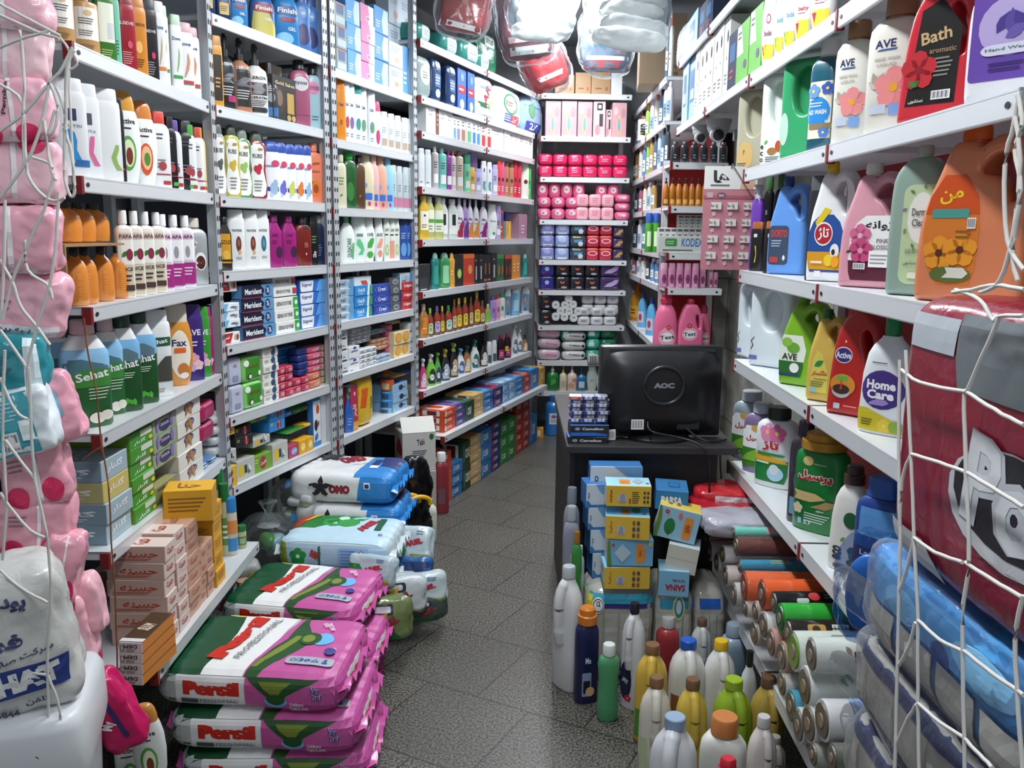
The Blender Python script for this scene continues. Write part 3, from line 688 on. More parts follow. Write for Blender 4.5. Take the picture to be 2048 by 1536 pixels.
style('doveG','white shampoo bottle with green band','bottle','flat','eef0f0','flip','b8d4ba',[('t',0,.8,.055,'Dove','27406e',0,1.3),('r',-.7,.2,.8,.25,'3a9a4a'),('q',[(.3,-.1,.0),(.42,.1,.3),(.55,.25,.45),(.66,.3,.34)],'6fbf5a',2)],.55,'shampoo_bottle')
style('doveR','white shampoo bottle with red band','bottle','flat','eef0f0','flip','c9a0a8',[('t',0,.82,.06,'Dove','27406e',0,1.3),('r',-.75,.2,.8,.25,'c23b4a'),('r',-.75,.185,.8,.2,'4f7a4a'),('q',[(.3,-.1,.0),(.42,.1,.35),(.55,.25,.5),(.68,.3,.34)],'d88a6a',2)],.55,'shampoo_bottle')
row('A',0,'1',('gold',2,345,735,-150),('olive',1,735,865,-90),('mint',1,860,915,-60),('redlong',1,905,1025,-30),('amber',1,990,1110,-10),('blackpink',1,1088,1196,5),('doveO',1,1180,1262,25),('doveG',2,1195,1400,55,.8),('doveR',2,1345,1600,185))
style('nutri','broad white shampoo bottle with blue wave','bottle','flat','e9eced','flip','e2e5e8',[('R',-.1,.66,.35,.8,'2f3a63',.1),('t',.1,.6,.035,'NUTRI','8a94a4',0,1.0),('q',[(.16,.2,.6),(.24,0,.4),(.32,-.15,.25),(.42,-.1,.3),(.52,-.35,.2),(.56,-.4,0)],'2f8fd0',3),('q',[(.12,.0,.9),(.16,.1,.9),(.2,.2,.9)],'2a6aa8',3)],.5,'shampoo_bottle')
style('nutriP','broad white shampoo bottle with pink wave','bottle','flat','e9eced','flip','e2e5e8',[('R',-.1,.66,.3,.8,'5a5060',.1),('t',.1,.58,.035,'SUTA','8a94a4',0,.9),('q',[(.16,.3,.7),(.24,.1,.45),(.32,-.1,.25),(.42,.0,.35),(.52,.1,.4)],'d86a98',3)],.5,'shampoo_bottle')
style('nutriG','broad white shampoo bottle with green wave','bottle','flat','eceeee','flip','e6e8ea',[('q',[(.14,.5,.9),(.22,.3,.6),(.3,.2,.5),(.4,.4,.7),(.46,.5,.7)],'8fb45a',3)],.5,'shampoo_bottle')
style('slimblack','slim black bottle with white print','bottle','flat','24242a','flip','1a1a20',[('l',-.5,.5,.5,.7,4,'b0b0b4'),('r',.0,.16,.7,.19,'b02a3a')],.6,'shampoo_bottle')
style('active','white oval shampoo bottle, amber domed cap, avocado','bottle','oval','f0f2f1','dome','d9a048:t',[('t',0,.86,.075,'Active','222222',0,1.15),('l',-.5,.74,.5,.79,1,'2a2a2a'),('e',0,.42,.52,.24,'5aa84a'),('e',.02,.42,.38,.19,'e8f0c8'),('e',.05,.38,.22,.12,'7a3a2a')],.55,'shampoo_bottle')
style('activeO','white oval shampoo bottle, amber domed cap, orange motif','bottle','oval','f0f2f1','dome','d98a48:t',[('t',0,.84,.075,'Active','222222',0,1.15),('l',-.5,.72,.5,.77,1,'2a2a2a'),('e',0,.4,.5,.24,'d9562f'),('e',.02,.42,.36,.18,'f0c090'),('e',.05,.4,.22,.1,'5a8a3a')],.55,'shampoo_bottle')
PRN=[('l',-.4,.74,.4,.86,2,'555560'),('l',-.5,.3,.5,.46,3,'7a7a84')]
for k,c,cc,ds in(('redcap','eef0f0','d6453a','white shampoo bottle with red cap'),('purpcap','1e1d22','1e1d22','black shampoo bottle with white fruit label'),('lilcap','eceef2','6a4fa8','white shampoo bottle with purple cap'),('grncap','202226','202226','black shampoo bottle with green tag'),('grnwht','eef0ee','4fae4a','white shampoo bottle with bright green cap'),('redwht','f0eeee','c8443a','slim white bottle with scarlet cap'),('creamamb','f0dca8','d99a3a','cream shampoo bottle with amber cap')):
 style(k,ds,'bottle','std',c,'flip',cc,PRN+[('r',-.8,.2,.8,.22,'a03040'),('R',.1,.05,.8,.11,'4fae4a' if c[0]in '12' else 'b03a3a',.2),('e',.1,.34,.35,.07,'a8434a')],.6,'shampoo_bottle')
row('A',1,'1',('nutri',1,400,640,610),('nutriP',1,560,760,655,.9),('nutriG',1,690,905,690),('slimblack',1,850,945,760),('active',1,850,1060,705),('activeO',1,1000,1190,780),('redcap',1,1140,1290,865),('purpcap',1,1262,1350,905),('lilcap',1,1285,1388,930),('grncap',1,1352,1492,935),('grnwht',1,1425,1500,965),('redwht',1,1470,1558,985),('creamamb',1,1525,1615,1000))
style('orange','ribbed orange liquid bottle with black cap','bottle','egg','e08a30:x','cyl','222222',[('r',-.1,.1,.1,.11,'f0b878')]+[('r',-.16,.08+.045*i,.16,.093+.045*i,'f2b36a')for i in range(13)],.8,'soap_bottle')
style('pepa','white capped shampoo bottle with busy fruit label','bottle','blk','ebe5da','cyl','f2f2f2',[('r',-.97,.03,.97,.9,'d9cdb4'),('r',-.9,.46,.9,.8,'f2efe8'),('a',-.6,.56,1.1,50,'3f7a34'),('e',.35,.6,.4,.08,'8a2f44'),('t',0,.85,.055,'PAPA','7a3a6a',0,1.5),('t',0,.4,.05,'RICE','2a2a2a',0,1.3),('l',-.7,.22,.7,.34,2,'3a3030'),('R',-.7,.1,.7,.18,'4a3a34',.1)],.7,'shampoo_bottle')
style('pepaV','white capped shampoo bottle with magenta label foot','bottle','blk','ebe5ea','cyl','f2f2f2',[('r',-.97,.03,.97,.9,'d2c6d6'),('r',-.9,.46,.9,.8,'f2eff2'),('e',.0,.6,.3,.1,'9a9aa0'),('t',0,.85,.055,'PAPA','8a2a5a',0,1.5),('r',-.9,.06,.9,.42,'a02a7a'),('l',-.7,.2,.7,.36,3,'f0d0e8')],.7,'shampoo_bottle')
style('silver','silver embossed shampoo bottle','bottle','std','b4b7ba:m','cyl','d9cfc0',[('e',.35,.42,.4,.16,'e8e8e8'),('e',.35,.4,.32,.12,'4a1f1c'),('p',[(.1,.45),(.6,.45),(.35,.36)],'8a3a2a')]+[('a',-.75+.3*(i%4),.1+.09*i,.3,45+90*(i%2),'d4d6d8')for i in range(9)],.6,'shampoo_bottle')
row('A',2,'2',('orange',4,440,930,425,1.3),('pepa',4,870,1190,152,1.3),('pepaV',3,1150,1400,180,1.3),('silver',1,1370,1565,210))
# orange bottles standing on a card tray on top of the lower ones
rA=RK['A']
def tray():
 z=1.454
 a,y=pv('2',455,415);b2,_=pv('2',790,415);P,h,s0=spot(rA,a,y,z,.02);_,_,s1=spot(rA,b2,y,z,.02)
 g=G();g.box(min(s0,s1)-.02,-.005,0,max(s0,s1)+.06,.2,.006);g.box(min(s0,s1)-.026,-.005,-h*.7,min(s0,s1)-.02,.05,.006)
 p=rA.A;t=new('cardboard_tray',g.mesh('cardboard_tray','a07e56:c',smooth=None));t.location=(p.x,p.y,z+h);t.rotation_euler=(0,0,math.atan2(rA.d.y,rA.d.x));t.scale=(1,1,1)
 tag(t,'brown cardboard tray sheet carrying the upper orange bottles','tray')
 first=None
 for i in range(3):
  xa,y2=pv('2',490+105*i,85);P,hh,s=spot(rA,xa,y2,z,.1);w=.085
  o=build_bottle('orange',w,hh-h-.008)if first is None else dup(first);first=first or o
  o.location=(P.x,P.y,z+h+.007);o.rotation_euler=(0,0,.7);reg(o,'ribbed orange bottle standing on the card tray','bottle','third shelf of doorway rack',s)
tray()
style('sehat','landscape printed shampoo bottle with white neck','bottle','neck',zones('seh',['2e6a3a','8fc4e8','eceeee'],[.155,.218],'p',2),'cyl','e7c4c8',[('q',[(.58,-.97,.97),(.66,-.97,.97),(.71,-.97,.2),(.75,-.8,-.3)],'4f7a86',5),('q',[(.44,-.97,.97),(.58,-.97,.97),(.63,-.4,.97)],'3f8a3a',5),('t',.1,.57,.09,'Sehat','f4f6f4',8,1.4),('l',-.1,.3,.85,.44,4,'b8d0b4'),('e',.2,.1,.35,.06,'f0ece0'),('e',.6,.12,.3,.055,'e4e0d0')],.55,'shampoo_bottle')
style('sehatG','landscape printed shampoo bottle, green leaf foot','bottle','neck',zones('seg',['24562c','7fb8e2','eceeee'],[.155,.218],'p',2),'cyl','2a4a3a',[('q',[(.6,-.97,.97),(.66,-.97,.97),(.72,-.6,.5),(.76,-.3,.1)],'5f7a86',5),('t',0,.57,.095,'Sehat','f4f6f4',8,1.45),('l',-.6,.4,.6,.48,3,'c8dcc4')]+[('a',-.6+.45*(i%3),.08+.08*(i//3),.5,30+50*i,'4fb03a')for i in range(6)],.55,'shampoo_bottle')
style('sehatW','white shampoo bottle with dark green banner','bottle','flat','eef0f0','flip','e6eaea',[('R',-.7,.68,.9,.8,'1f5a3a',.1),('t',.1,.74,.06,'Sehat','f4f6f4',8,1.2),('q',[(.2,-.6,.9),(.34,-.3,.9),(.48,.2,.9),(.54,.5,.9)],'4a4a44',4),('l',-.6,.05,.6,.12,2,'9a9a9a')],.5,'shampoo_bottle')
style('fox','amber shower gel bottle with pearl cap','bottle','oval','d99030:x','flip','d8d2c4',[('e',.05,.5,.7,.38,'f2e8d8'),('t',0,.68,.11,'Fax','1f2a5a',0,.95),('R',-.35,.52,.4,.6,'e06a2a',.2),('e',.2,.26,.4,.1,'c97a3a'),('e',.3,.16,.35,.05,'f4f0ea')],.55,'shower_gel_bottle')
for k,c,ds in(('aveP','3f2a7a','purple shower gel bottle with lilac flowers'),('aveG','3a9a34','green shower gel bottle with pale flowers'),('aveM','a8246e','magenta shower gel bottle with pink flowers')):
 style(k,ds,'bottle','flat',c,'flip',c,[('t',0,.74,.09,'AVE','f4f4f8',0,1.3),('l',-.5,.52,.5,.62,2,'e8e0f0'),('f',-.1,.34,.5,'e8a0c0'),('f',.3,.24,.45,'f0c8d8'),('f',-.3,.2,.36,'c8a8e0')],.55,'shower_gel_bottle')
row('A',3,'2',('sehat',1,350,520,985,1.2,.16),('sehat',1,472,770,945,1.05),('sehat',1,690,880,935,1.05,.03),('sehatG',1,800,1005,905,1.05),('sehatG',1,925,1130,895,1),('sehatW',1,1020,1235,875),('fox',1,1190,1395,830),('fox',1,1290,1405,850,1,.06),('aveP',1,1330,1475,835),('aveG',1,1415,1530,850),('aveM',1,1480,1622,835))
# soap cartons on the fifth shelf
def soapbox(k,ds,c,word,wc,side=None,cat='soap carton',extra=()):
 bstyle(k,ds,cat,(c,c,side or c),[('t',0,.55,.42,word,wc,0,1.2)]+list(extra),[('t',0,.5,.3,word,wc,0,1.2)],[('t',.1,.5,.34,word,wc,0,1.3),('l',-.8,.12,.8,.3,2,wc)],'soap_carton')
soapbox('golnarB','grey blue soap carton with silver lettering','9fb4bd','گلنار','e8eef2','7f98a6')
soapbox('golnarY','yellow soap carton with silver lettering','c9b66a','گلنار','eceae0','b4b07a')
bstyle('greenbox','bright green soap carton with white windows','soap carton',('3f8f2a','55a53a','6f9a22'),[('R',-.1,.55,.9,.95,'cfd4c4',.1),('t',-.2,.28,.3,'گلنار','f4f4ee',0,1.0),('e',.75,.25,.16,.15,'e8c030')],[],[('k',)],'soap_carton')
BST['greenbox'][5].clear()
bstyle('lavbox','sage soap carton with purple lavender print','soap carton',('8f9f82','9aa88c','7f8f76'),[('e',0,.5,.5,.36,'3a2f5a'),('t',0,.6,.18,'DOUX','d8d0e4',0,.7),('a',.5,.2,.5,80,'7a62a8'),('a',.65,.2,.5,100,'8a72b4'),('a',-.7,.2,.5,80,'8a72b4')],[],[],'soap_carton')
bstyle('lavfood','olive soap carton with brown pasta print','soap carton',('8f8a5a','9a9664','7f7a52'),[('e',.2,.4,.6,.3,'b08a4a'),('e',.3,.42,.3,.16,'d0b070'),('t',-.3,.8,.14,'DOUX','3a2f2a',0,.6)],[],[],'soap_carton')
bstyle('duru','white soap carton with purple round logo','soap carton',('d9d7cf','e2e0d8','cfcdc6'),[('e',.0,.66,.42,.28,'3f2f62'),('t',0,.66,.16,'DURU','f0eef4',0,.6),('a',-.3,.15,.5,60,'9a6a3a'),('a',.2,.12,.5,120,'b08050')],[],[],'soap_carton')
bstyle('mag','magenta shrink wrapped soap block','soap pack','a8285a:g',[('r',-.8,.44,.8,.48,'7a1a40'),('l',-.6,.6,.6,.8,2,'e090b4')],[],[],'soap_pack',((5,5,5),.002,14,2))
for k,c,ds in(('tinyG','6fa04a:g','green wrapped soap bar'),('tinyB','5f86b4:g','pale blue wrapped soap bar'),('tinyO','cf7040:g','orange wrapped soap bar'),('tinyW','cfd6d8:g','clear wrapped white soap bar')):
 bstyle(k,ds,'soap bar',c,[('l',-.6,.2,.6,.7,2,'e8ece8')],[],[],'soap_bar',((5,4,3),.002,16,3))
stk('A',4,'3',(('golnarB','golnarB','golnarY','golnarB'),775,968,540,1,4,.23),('greenbox',968,1135,355,1,6,.2),('lavfood',1135,1305,745,1,1,.2),('lavbox',1130,1305,260,1,3,.2,.02,.12),('duru',1305,1480,150,1,5,.18),('mag',1478,1600,150,1,2,.18,.02,.09),('tinyB',1480,1600,590,2,2,.12),('tinyG',1600,1650,20,1,2,.1,.02,.26),('tinyW',1600,1680,240,1,4,.12))
# the yellow and apricot cartons crowding the lowest shelf
soapbox('hasna','pinkish white soap carton with red script','d8c4ba','حسنه','b0402a','c0a294')  # duller side colour paints in the shade on the carton's sides
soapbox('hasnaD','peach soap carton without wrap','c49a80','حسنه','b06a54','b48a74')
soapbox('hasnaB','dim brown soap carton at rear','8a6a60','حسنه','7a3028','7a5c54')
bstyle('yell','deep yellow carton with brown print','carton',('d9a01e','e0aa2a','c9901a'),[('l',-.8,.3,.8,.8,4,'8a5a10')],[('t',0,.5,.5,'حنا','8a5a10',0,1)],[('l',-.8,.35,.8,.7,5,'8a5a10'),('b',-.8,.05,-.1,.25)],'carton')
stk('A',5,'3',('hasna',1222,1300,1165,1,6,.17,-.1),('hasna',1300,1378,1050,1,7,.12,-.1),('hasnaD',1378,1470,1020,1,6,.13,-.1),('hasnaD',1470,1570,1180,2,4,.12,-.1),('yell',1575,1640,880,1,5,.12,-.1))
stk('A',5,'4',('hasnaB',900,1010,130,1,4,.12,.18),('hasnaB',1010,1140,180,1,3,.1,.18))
def f_extra():
# big yellow carton on the stack
 a=atY(395,1030,2.75);o=build_box('yell',.15,.12,.105);o.location=(a.x-.02,a.y,0);o.rotation_euler=(0,0,math.radians(12))
 z=atY(395,1032,2.75).z;o.location.z=z;tag(o,'square yellow carton lying on top of the apricot soap cartons','carton')
 bstyle('depi','thin orange hair remover carton','carton',('d8d4d0','4a3018','d07f1c'),[('t',0,.62,.34,'DEPI','1a1a1a',180,1.1),('l',-.4,.1,.5,.4,3,'777777'),('R',-.85,.2,-.55,.7,'5a5a60',.1),('R',-.8,.25,-.6,.65,'d8d4d0',.1)],[('t',.0,.5,.2,'SILIUM','e8d8c0',78,1.2),('r',-1,.02,1,.12,'d8d8d8')],[],'carton')
 p=atY(271,1352,2.2);z0=p.z
 for i in range(4):
  o=build_box('depi',.066,.19,.031)if i==0 else dup(o);o.location=(p.x,p.y+.09,.4318+.0313*i);o.rotation_euler=(0,0,math.radians(-6+i*.8))
  tag(o,'%s of four thin orange cartons stacked at the rack corner'%('lowest','second up','third up','topmost')[i],'carton','thin orange cartons')
f_extra()
style('jarO','clear jar with orange and blue bands','jar','jar','d0c8b4:x','flip','2f7fc0',[('r',-.95,.1,.95,.4,'3a8ac8'),('r',-.95,.5,.95,.8,'d88a4a')],1,'jar')
style('jarG','pale bottle with dark green screw cap','bottle','jar','b8b890','flip','1f6a34',[('r',-.95,.2,.95,.7,'5f8a4a'),('l',-.7,.3,.7,.6,3,'dfe8d0')],1,'ointment_bottle')
style('jarW','clear box of small white pieces','box','jar','c8ccc8:x','flip','d8dcd8',[('r',-.9,.5,.2,.7,'c03a4a'),('r',.3,.5,.9,.7,'4fa88a')],1,'box')
row('A',5,'7',('jarG',1,5,100,680,1,-.03),('jarG',1,70,135,780,1,-.07),('jarG',1,110,220,815,1,-.05),('jarO',1,105,185,880,1,-.095),('jarW',1,230,345,960,.9,-.06),('jarG',1,190,250,1080,1,-.105))
# ================================================================ toothpaste rack
style('finD','dark blue rinse bottle with gold label','bottle','cream','1a3566','flip','1c2a4a',[('R',-.6,.2,.6,.6,'d0b060',.2),('l',-.5,.3,.5,.5,3,'3a3420')],.5,'dishwash_bottle')
style('finY','blue dishwasher gel bottle with lemon print','bottle','cream','2c6ab0','flip','1f4a8a',[('q',[(.05,-.9,.9),(.3,-.9,.9),(.6,-.8,.4),(.75,-.6,-.1)],'c8bc5a',5),('R',-.8,.6,.8,.82,'9a2a3a',.3),('t',0,.71,.1,'Finish','f0f4f8',0,1.3),('t',.3,.45,.06,'GEL','e8f0f8',0,.6)],.5,'dishwash_bottle')
style('finB','bright blue dishwasher gel bottle','bottle','cream','2f86c8','flip','1f5aa0',[('R',-.8,.62,.85,.82,'245a9a',.3),('t',0,.72,.1,'Finish','f0f4f8',0,1.4),('R',-.5,.5,.6,.58,'a02a40',.3),('t',.3,.36,.07,'GEL','e8f0f8',0,.6),('e',-.2,.16,.6,.12,'7fc0e8')],.5,'dishwash_bottle')
style('finP','blue violet dishwasher bottle with dark oval','bottle','hour','4a7fc0','flip','3a5a9a',[('e',0,.35,.75,.22,'2f2f6a'),('e',0,.78,.4,.1,'7aa8d8'),('t',0,.78,.06,'88','e8f0f8',0,.4)],.5,'dishwash_bottle')
row('B',0,'5',('finD',1,0,100,-190),('finD',1,120,225,-110),('finB',1,225,350,-130),('finY',1,385,560,-80),('finB',1,555,745,-90),('finP',2,720,965,-40))
PB=[('t',0,.85,.05,'LEROX','e8e8e8',0,1.2),('q',[(.5,-.8,.8),(.56,-.8,.2),(.62,-.4,.6),(.68,.0,.8)],'6a6a72',4),('l',-.6,.25,.6,.45,4,'c8c8cc')]
style('goldbox','tall amber shampoo bottle with black panel','bottle','flat','d99a3a','flip','c08530',[('R',-.6,.1,.7,.85,'2a2018',.3),('l',-.4,.3,.5,.5,3,'d0a050')],.6,'shampoo_bottle')
style('lerB','charcoal pump shampoo bottle with magenta tag','bottle','pump','2a2c30','pump','1c1c20',PB+[('R',-.1,.14,.8,.26,'a82a6a',.3)],.9,'shampoo_bottle')
style('lerC','copper and black pump shampoo bottle','bottle','pump','c88a6a:m','pump','1c1c20',[('r',-.6,.12,.95,.86,'1c1c1e')]+PB,.9,'shampoo_bottle')
style('lerW','white pump shampoo bottle with black smoke band','bottle','pump','e4e6e6','pump','34363a',[('r',-.95,.42,.95,.66,'2c2c30'),('q',[(.44,-.7,.2),(.52,-.4,.6),(.6,-.8,.3),(.66,-.3,.5)],'8a8a90',4),('t',0,.75,.06,'LEROX','222222',0,1.4),('t',0,.37,.05,'KERATIN','222222',0,1.4),('l',-.7,.2,.7,.33,4,'44444a'),('R',-.7,.08,.7,.18,'2a2a2e',.3)],.9,'shampoo_bottle')
style('lerS','dark grey shampoo bottle with blue foot','bottle','pump','3c4046','cyl','2a2a2e',[('e',0,.55,.5,.12,'8a8e94'),('r',-.9,.08,.9,.3,'2a6aa8'),('l',-.6,.7,.6,.8,2,'c8c8cc')],.8,'shampoo_bottle')
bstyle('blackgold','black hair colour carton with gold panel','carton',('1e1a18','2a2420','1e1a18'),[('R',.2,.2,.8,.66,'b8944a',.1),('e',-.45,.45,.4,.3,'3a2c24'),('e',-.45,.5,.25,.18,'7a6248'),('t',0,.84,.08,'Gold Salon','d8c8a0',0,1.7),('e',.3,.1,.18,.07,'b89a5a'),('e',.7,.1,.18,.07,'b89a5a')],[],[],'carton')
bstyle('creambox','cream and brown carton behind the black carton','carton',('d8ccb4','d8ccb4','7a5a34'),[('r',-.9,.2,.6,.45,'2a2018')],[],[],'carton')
style('syoP','mauve shampoo bottle with silver disc','bottle','std','a85a78','cyl','2a2a2e',[('e',0,.76,.75,.13,'d0d2d4'),('t',0,.76,.07,'syoss','3a3a40',0,1.2),('r',-.97,.2,.97,.21,'8a4462')],.6,'shampoo_bottle')
style('syoB','light blue shampoo bottle with pink disc','bottle','std','a8ccd8','cyl','2a2a2e',[('e',-.1,.76,.75,.12,'d88ab0'),('t',0,.76,.07,'SYOSS','3a3a4a',0,1.2),('l',-.4,.15,.6,.26,2,'5a7a88')],.6,'shampoo_bottle')
row('B',1,'5',('goldbox',1,90,158,280,1.2),('lerB',1,130,250,262),('lerC',1,228,375,300),('lerW',1,342,500,345),('lerS',1,472,585,490),('syoP',1,690,830,470),('syoB',1,812,918,510),('finP',1,880,945,620))
stk('B',1,'5',('creambox',520,640,495,1,1,.05,.2),('blackgold',568,748,590,1,1,.07))
def rub(k,ds,c,cc,fr):
 style(k,ds,'bottle','hour',c,'dome',cc,[('q',[(.04,-.4,.4),(.08,-.7,.7),(.25,-.82,.82),(.5,-.62,.62),(.72,-.74,.74),(.9,-.6,.6),(.95,-.35,.35)],'f0f0ec',6),('t',0,.74,.075,'RUBIS','3a3a3a',0,1.0),('e',-.2,.52,.26,.06,fr),('e',.2,.55,.26,.06,fr),('e',.05,.48,.26,.06,fr),('l',-.4,.12,.4,.34,4,'8a8a8a'),('R',.05,.84,.5,.88,'b8904a',.3)],.5,'dishwash_bottle')
rub('rubS','grey hourglass soap bottle with white label','a8aca8','6a6e6c','5a5a5a');rub('rubY','yellow hourglass soap bottle with white label','b8b034:x','4a5242','d0b03a');rub('rubG','green hourglass soap bottle with white label','3a8a3a:x','7a8a7c','9ac060');rub('rubR','crimson hourglass soap bottle with berry label','8a1f34:x','5a6450','c02a44')
def hs(k,c,ds):style(k,ds,'bottle','wave','eef1f4','slant','2d4fa8',[('r',-.97,.18,.97,.27,'2a3f80'),('e',.1,.24,.5,.13,c),('e',.3,.34,.3,.09,c),('e',.35,.76,.5,.07,'d04868'),('l',-.8,.68,.5,.73,2,'4a66a8'),('e',-.2,.1,.2,.05,'b8c8dc')],.5,'shampoo_bottle')
hs('hsB','9ab8d8','white blue capped shampoo bottle, pale splash');hs('hsV','6a6ac8','white blue capped shampoo bottle, violet flower');hs('hsL','c8d060','white blue capped shampoo bottle, lemon');hs('hsO','e07a34','white blue capped shampoo bottle, orange flower')
style('peach','peach shampoo bottle with fruit print','bottle','std','ee8a68','cyl','e88468',[('t',0,.78,.07,'Active','8a2a20',8,1.0),('t',0,.62,.05,'PEACH','9a3a2a',0,1.0),('e',0,.28,.55,.16,'e87a2a'),('e',.05,.28,.28,.09,'a84a20'),('a',-.6,.35,.6,40,'6a7a3a')],.5,'shampoo_bottle')
row('B',2,'5',('rubS',1,100,190,950),('rubY',1,180,300,962),('rubG',1,258,388,990),('rubR',1,358,502,1010),('hsB',1,488,605,1090),('hsV',1,575,665,1100),('hsL',1,645,732,1110),('hsO',1,712,798,1115),('hsB',1,785,855,1120),('peach',1,835,970,1110))
style('goldL','black bottle with amber gold label','bottle','neck','2a261e:x','cyl','1a1a1a',[('r',-.97,.16,.97,.8,'d49a2a'),('t',0,.62,.09,'GOLD','3a2a10',0,1.4),('e',0,.34,.5,.1,'e8b84a'),('r',-.97,.2,.97,.24,'2a2010')],.7,'shampoo_bottle')
style('pant','white shampoo bottle with brown teardrop','bottle','flat','eceeee','flip','e4e6e6',[('t',0,.76,.05,'PANTENE','4a4a50',0,1.1),('e',.15,.5,.3,.15,'6a3428'),('e',.15,.52,.14,.07,'a06048'),('e',.25,.34,.16,.05,'d8b070'),('l',-.2,.2,.6,.26,2,'9a9a9a')],.5,'shampoo_bottle')
style('pantT','white shampoo bottle with teal teardrop','bottle','flat','eceeee','flip','e4e6e6',[('t',0,.76,.05,'PANTENE','4a4a50',0,1.1),('e',.1,.5,.32,.16,'2f6a80'),('e',.1,.5,.15,.08,'5a98a8'),('l',-.2,.2,.6,.26,2,'9a9a9a')],.5,'shampoo_bottle')
style('magB','magenta shampoo bottle with dark oval','bottle','neck','a0247a','cyl','8a1c68',[('t',0,.72,.07,'HAIR','5a1048',0,.7),('l',-.4,.52,.4,.62,2,'5a1048'),('e',.5,.34,.4,.13,'3a2440')],.6,'shampoo_bottle')
style('redbr','red brown shampoo bottle','bottle','std','7a2420','cyl','2a2224',[('R',-.1,.9,.7,.98,'2a1a18',.2),('t',.2,.5,.09,'CLEN','c08a7a',90,.5),('a',.2,.25,.3,90,'e0d0c8')],.6,'shampoo_bottle')
style('olivb','black shampoo bottle with white script','bottle','flat','16181c','flip','121418',[('t',0,.25,.09,'Olive','e8e8ec',90,1.2),('l',-.5,.5,.5,.7,3,'5a9a4a')],.6,'shampoo_bottle')
style('navy','navy shampoo bottle with grey cap','bottle','std','1f2a48','flip','8a9098',[('l',-.5,.2,.5,.5,5,'6a7aa8')],.7,'shampoo_bottle')
row('B',3,'6',('goldL',1,130,222,200),('pant',2,208,418,145,1.1),('pantT',1,392,500,150),('magB',2,478,695,188,1.05),('redbr',1,682,805,200),('olivb',1,795,860,185),('navy',1,845,945,190))
def tp(k,ds,cols,ops,side=None):bstyle(k,ds,'toothpaste carton',cols,ops,[],[('r',-1,0,1,1,side)]if side else[],'toothpaste_carton')
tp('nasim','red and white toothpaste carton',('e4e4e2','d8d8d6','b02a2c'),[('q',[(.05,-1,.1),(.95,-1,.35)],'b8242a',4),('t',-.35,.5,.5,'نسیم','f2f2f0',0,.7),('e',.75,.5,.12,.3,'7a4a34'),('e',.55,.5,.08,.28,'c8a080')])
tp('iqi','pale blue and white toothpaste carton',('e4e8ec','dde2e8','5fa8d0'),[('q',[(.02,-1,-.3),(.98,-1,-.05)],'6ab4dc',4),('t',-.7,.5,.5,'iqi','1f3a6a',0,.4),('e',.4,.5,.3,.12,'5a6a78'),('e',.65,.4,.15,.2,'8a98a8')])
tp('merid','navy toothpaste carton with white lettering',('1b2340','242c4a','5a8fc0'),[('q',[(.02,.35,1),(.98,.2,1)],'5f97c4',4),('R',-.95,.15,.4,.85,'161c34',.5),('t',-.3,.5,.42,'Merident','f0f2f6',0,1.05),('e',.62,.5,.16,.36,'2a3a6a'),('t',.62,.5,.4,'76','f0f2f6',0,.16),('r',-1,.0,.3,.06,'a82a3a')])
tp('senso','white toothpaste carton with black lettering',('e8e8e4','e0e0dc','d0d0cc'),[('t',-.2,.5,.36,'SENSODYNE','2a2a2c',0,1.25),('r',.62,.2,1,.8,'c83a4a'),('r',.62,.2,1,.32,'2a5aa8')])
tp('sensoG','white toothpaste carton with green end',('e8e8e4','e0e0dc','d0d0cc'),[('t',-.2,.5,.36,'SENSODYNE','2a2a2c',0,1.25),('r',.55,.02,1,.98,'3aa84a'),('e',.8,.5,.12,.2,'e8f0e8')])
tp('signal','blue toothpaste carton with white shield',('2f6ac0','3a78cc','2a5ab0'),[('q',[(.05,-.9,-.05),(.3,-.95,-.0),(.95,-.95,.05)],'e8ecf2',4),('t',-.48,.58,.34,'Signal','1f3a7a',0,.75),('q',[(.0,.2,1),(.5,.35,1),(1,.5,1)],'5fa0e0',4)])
stk('B',4,'6',('nasim',140,300,1045,1,1,.05),('iqi',140,300,830,1,3,.05,.02,.063),('nasim',140,290,745,1,1,.05,.02,.252),('merid',310,548,690,1,4,.05),('sensoG',555,730,785,1,3,.05),('senso',545,710,632,1,2,.05,.03,.16),('signal',738,925,655,1,4,.05))
bstyle('lilac','grey lilac soap block pack','soap pack',('a9acc0:g'),[('R',-.8,.08-1,.8,.85,'b8bcd0',.1),('t',0,.4,.24,'IVE','9a4a5a',0,.5),('R',-.4,-.7,.4,-.3,'8a90aa',.1)],[],[],'soap_pack',((8,8,8),.001,12,5))
bstyle('coco','green coconut soap pack','soap pack',('7fc46a:g'),[('R',-.7,-.7,.8,.8,'3a8a2c',.2),('t',.1,.2,.34,'کوکو','8a2a1c',0,1.0),('e',-.62,.5,.25,.25,'e8f0e0'),('e',-.3,-.55,.22,.24,'3a2a1c'),('e',-.28,-.55,.15,.16,'eef0e4'),('e',.68,-.4,.16,.2,'dceed0')],[],[],'soap_pack',((8,8,6),.0015,12,6))
bstyle('blueb','thin white soap carton with blueberry','soap carton',('e0dfd8','d8d6d0','c8c6c0'),[('e',.35,.5,.3,.42,'34507a'),('a',.3,.8,.4,40,'4a6a4a'),('l',-.8,.3,-.1,.7,2,'a8a6a0')],[],[],'soap_carton')
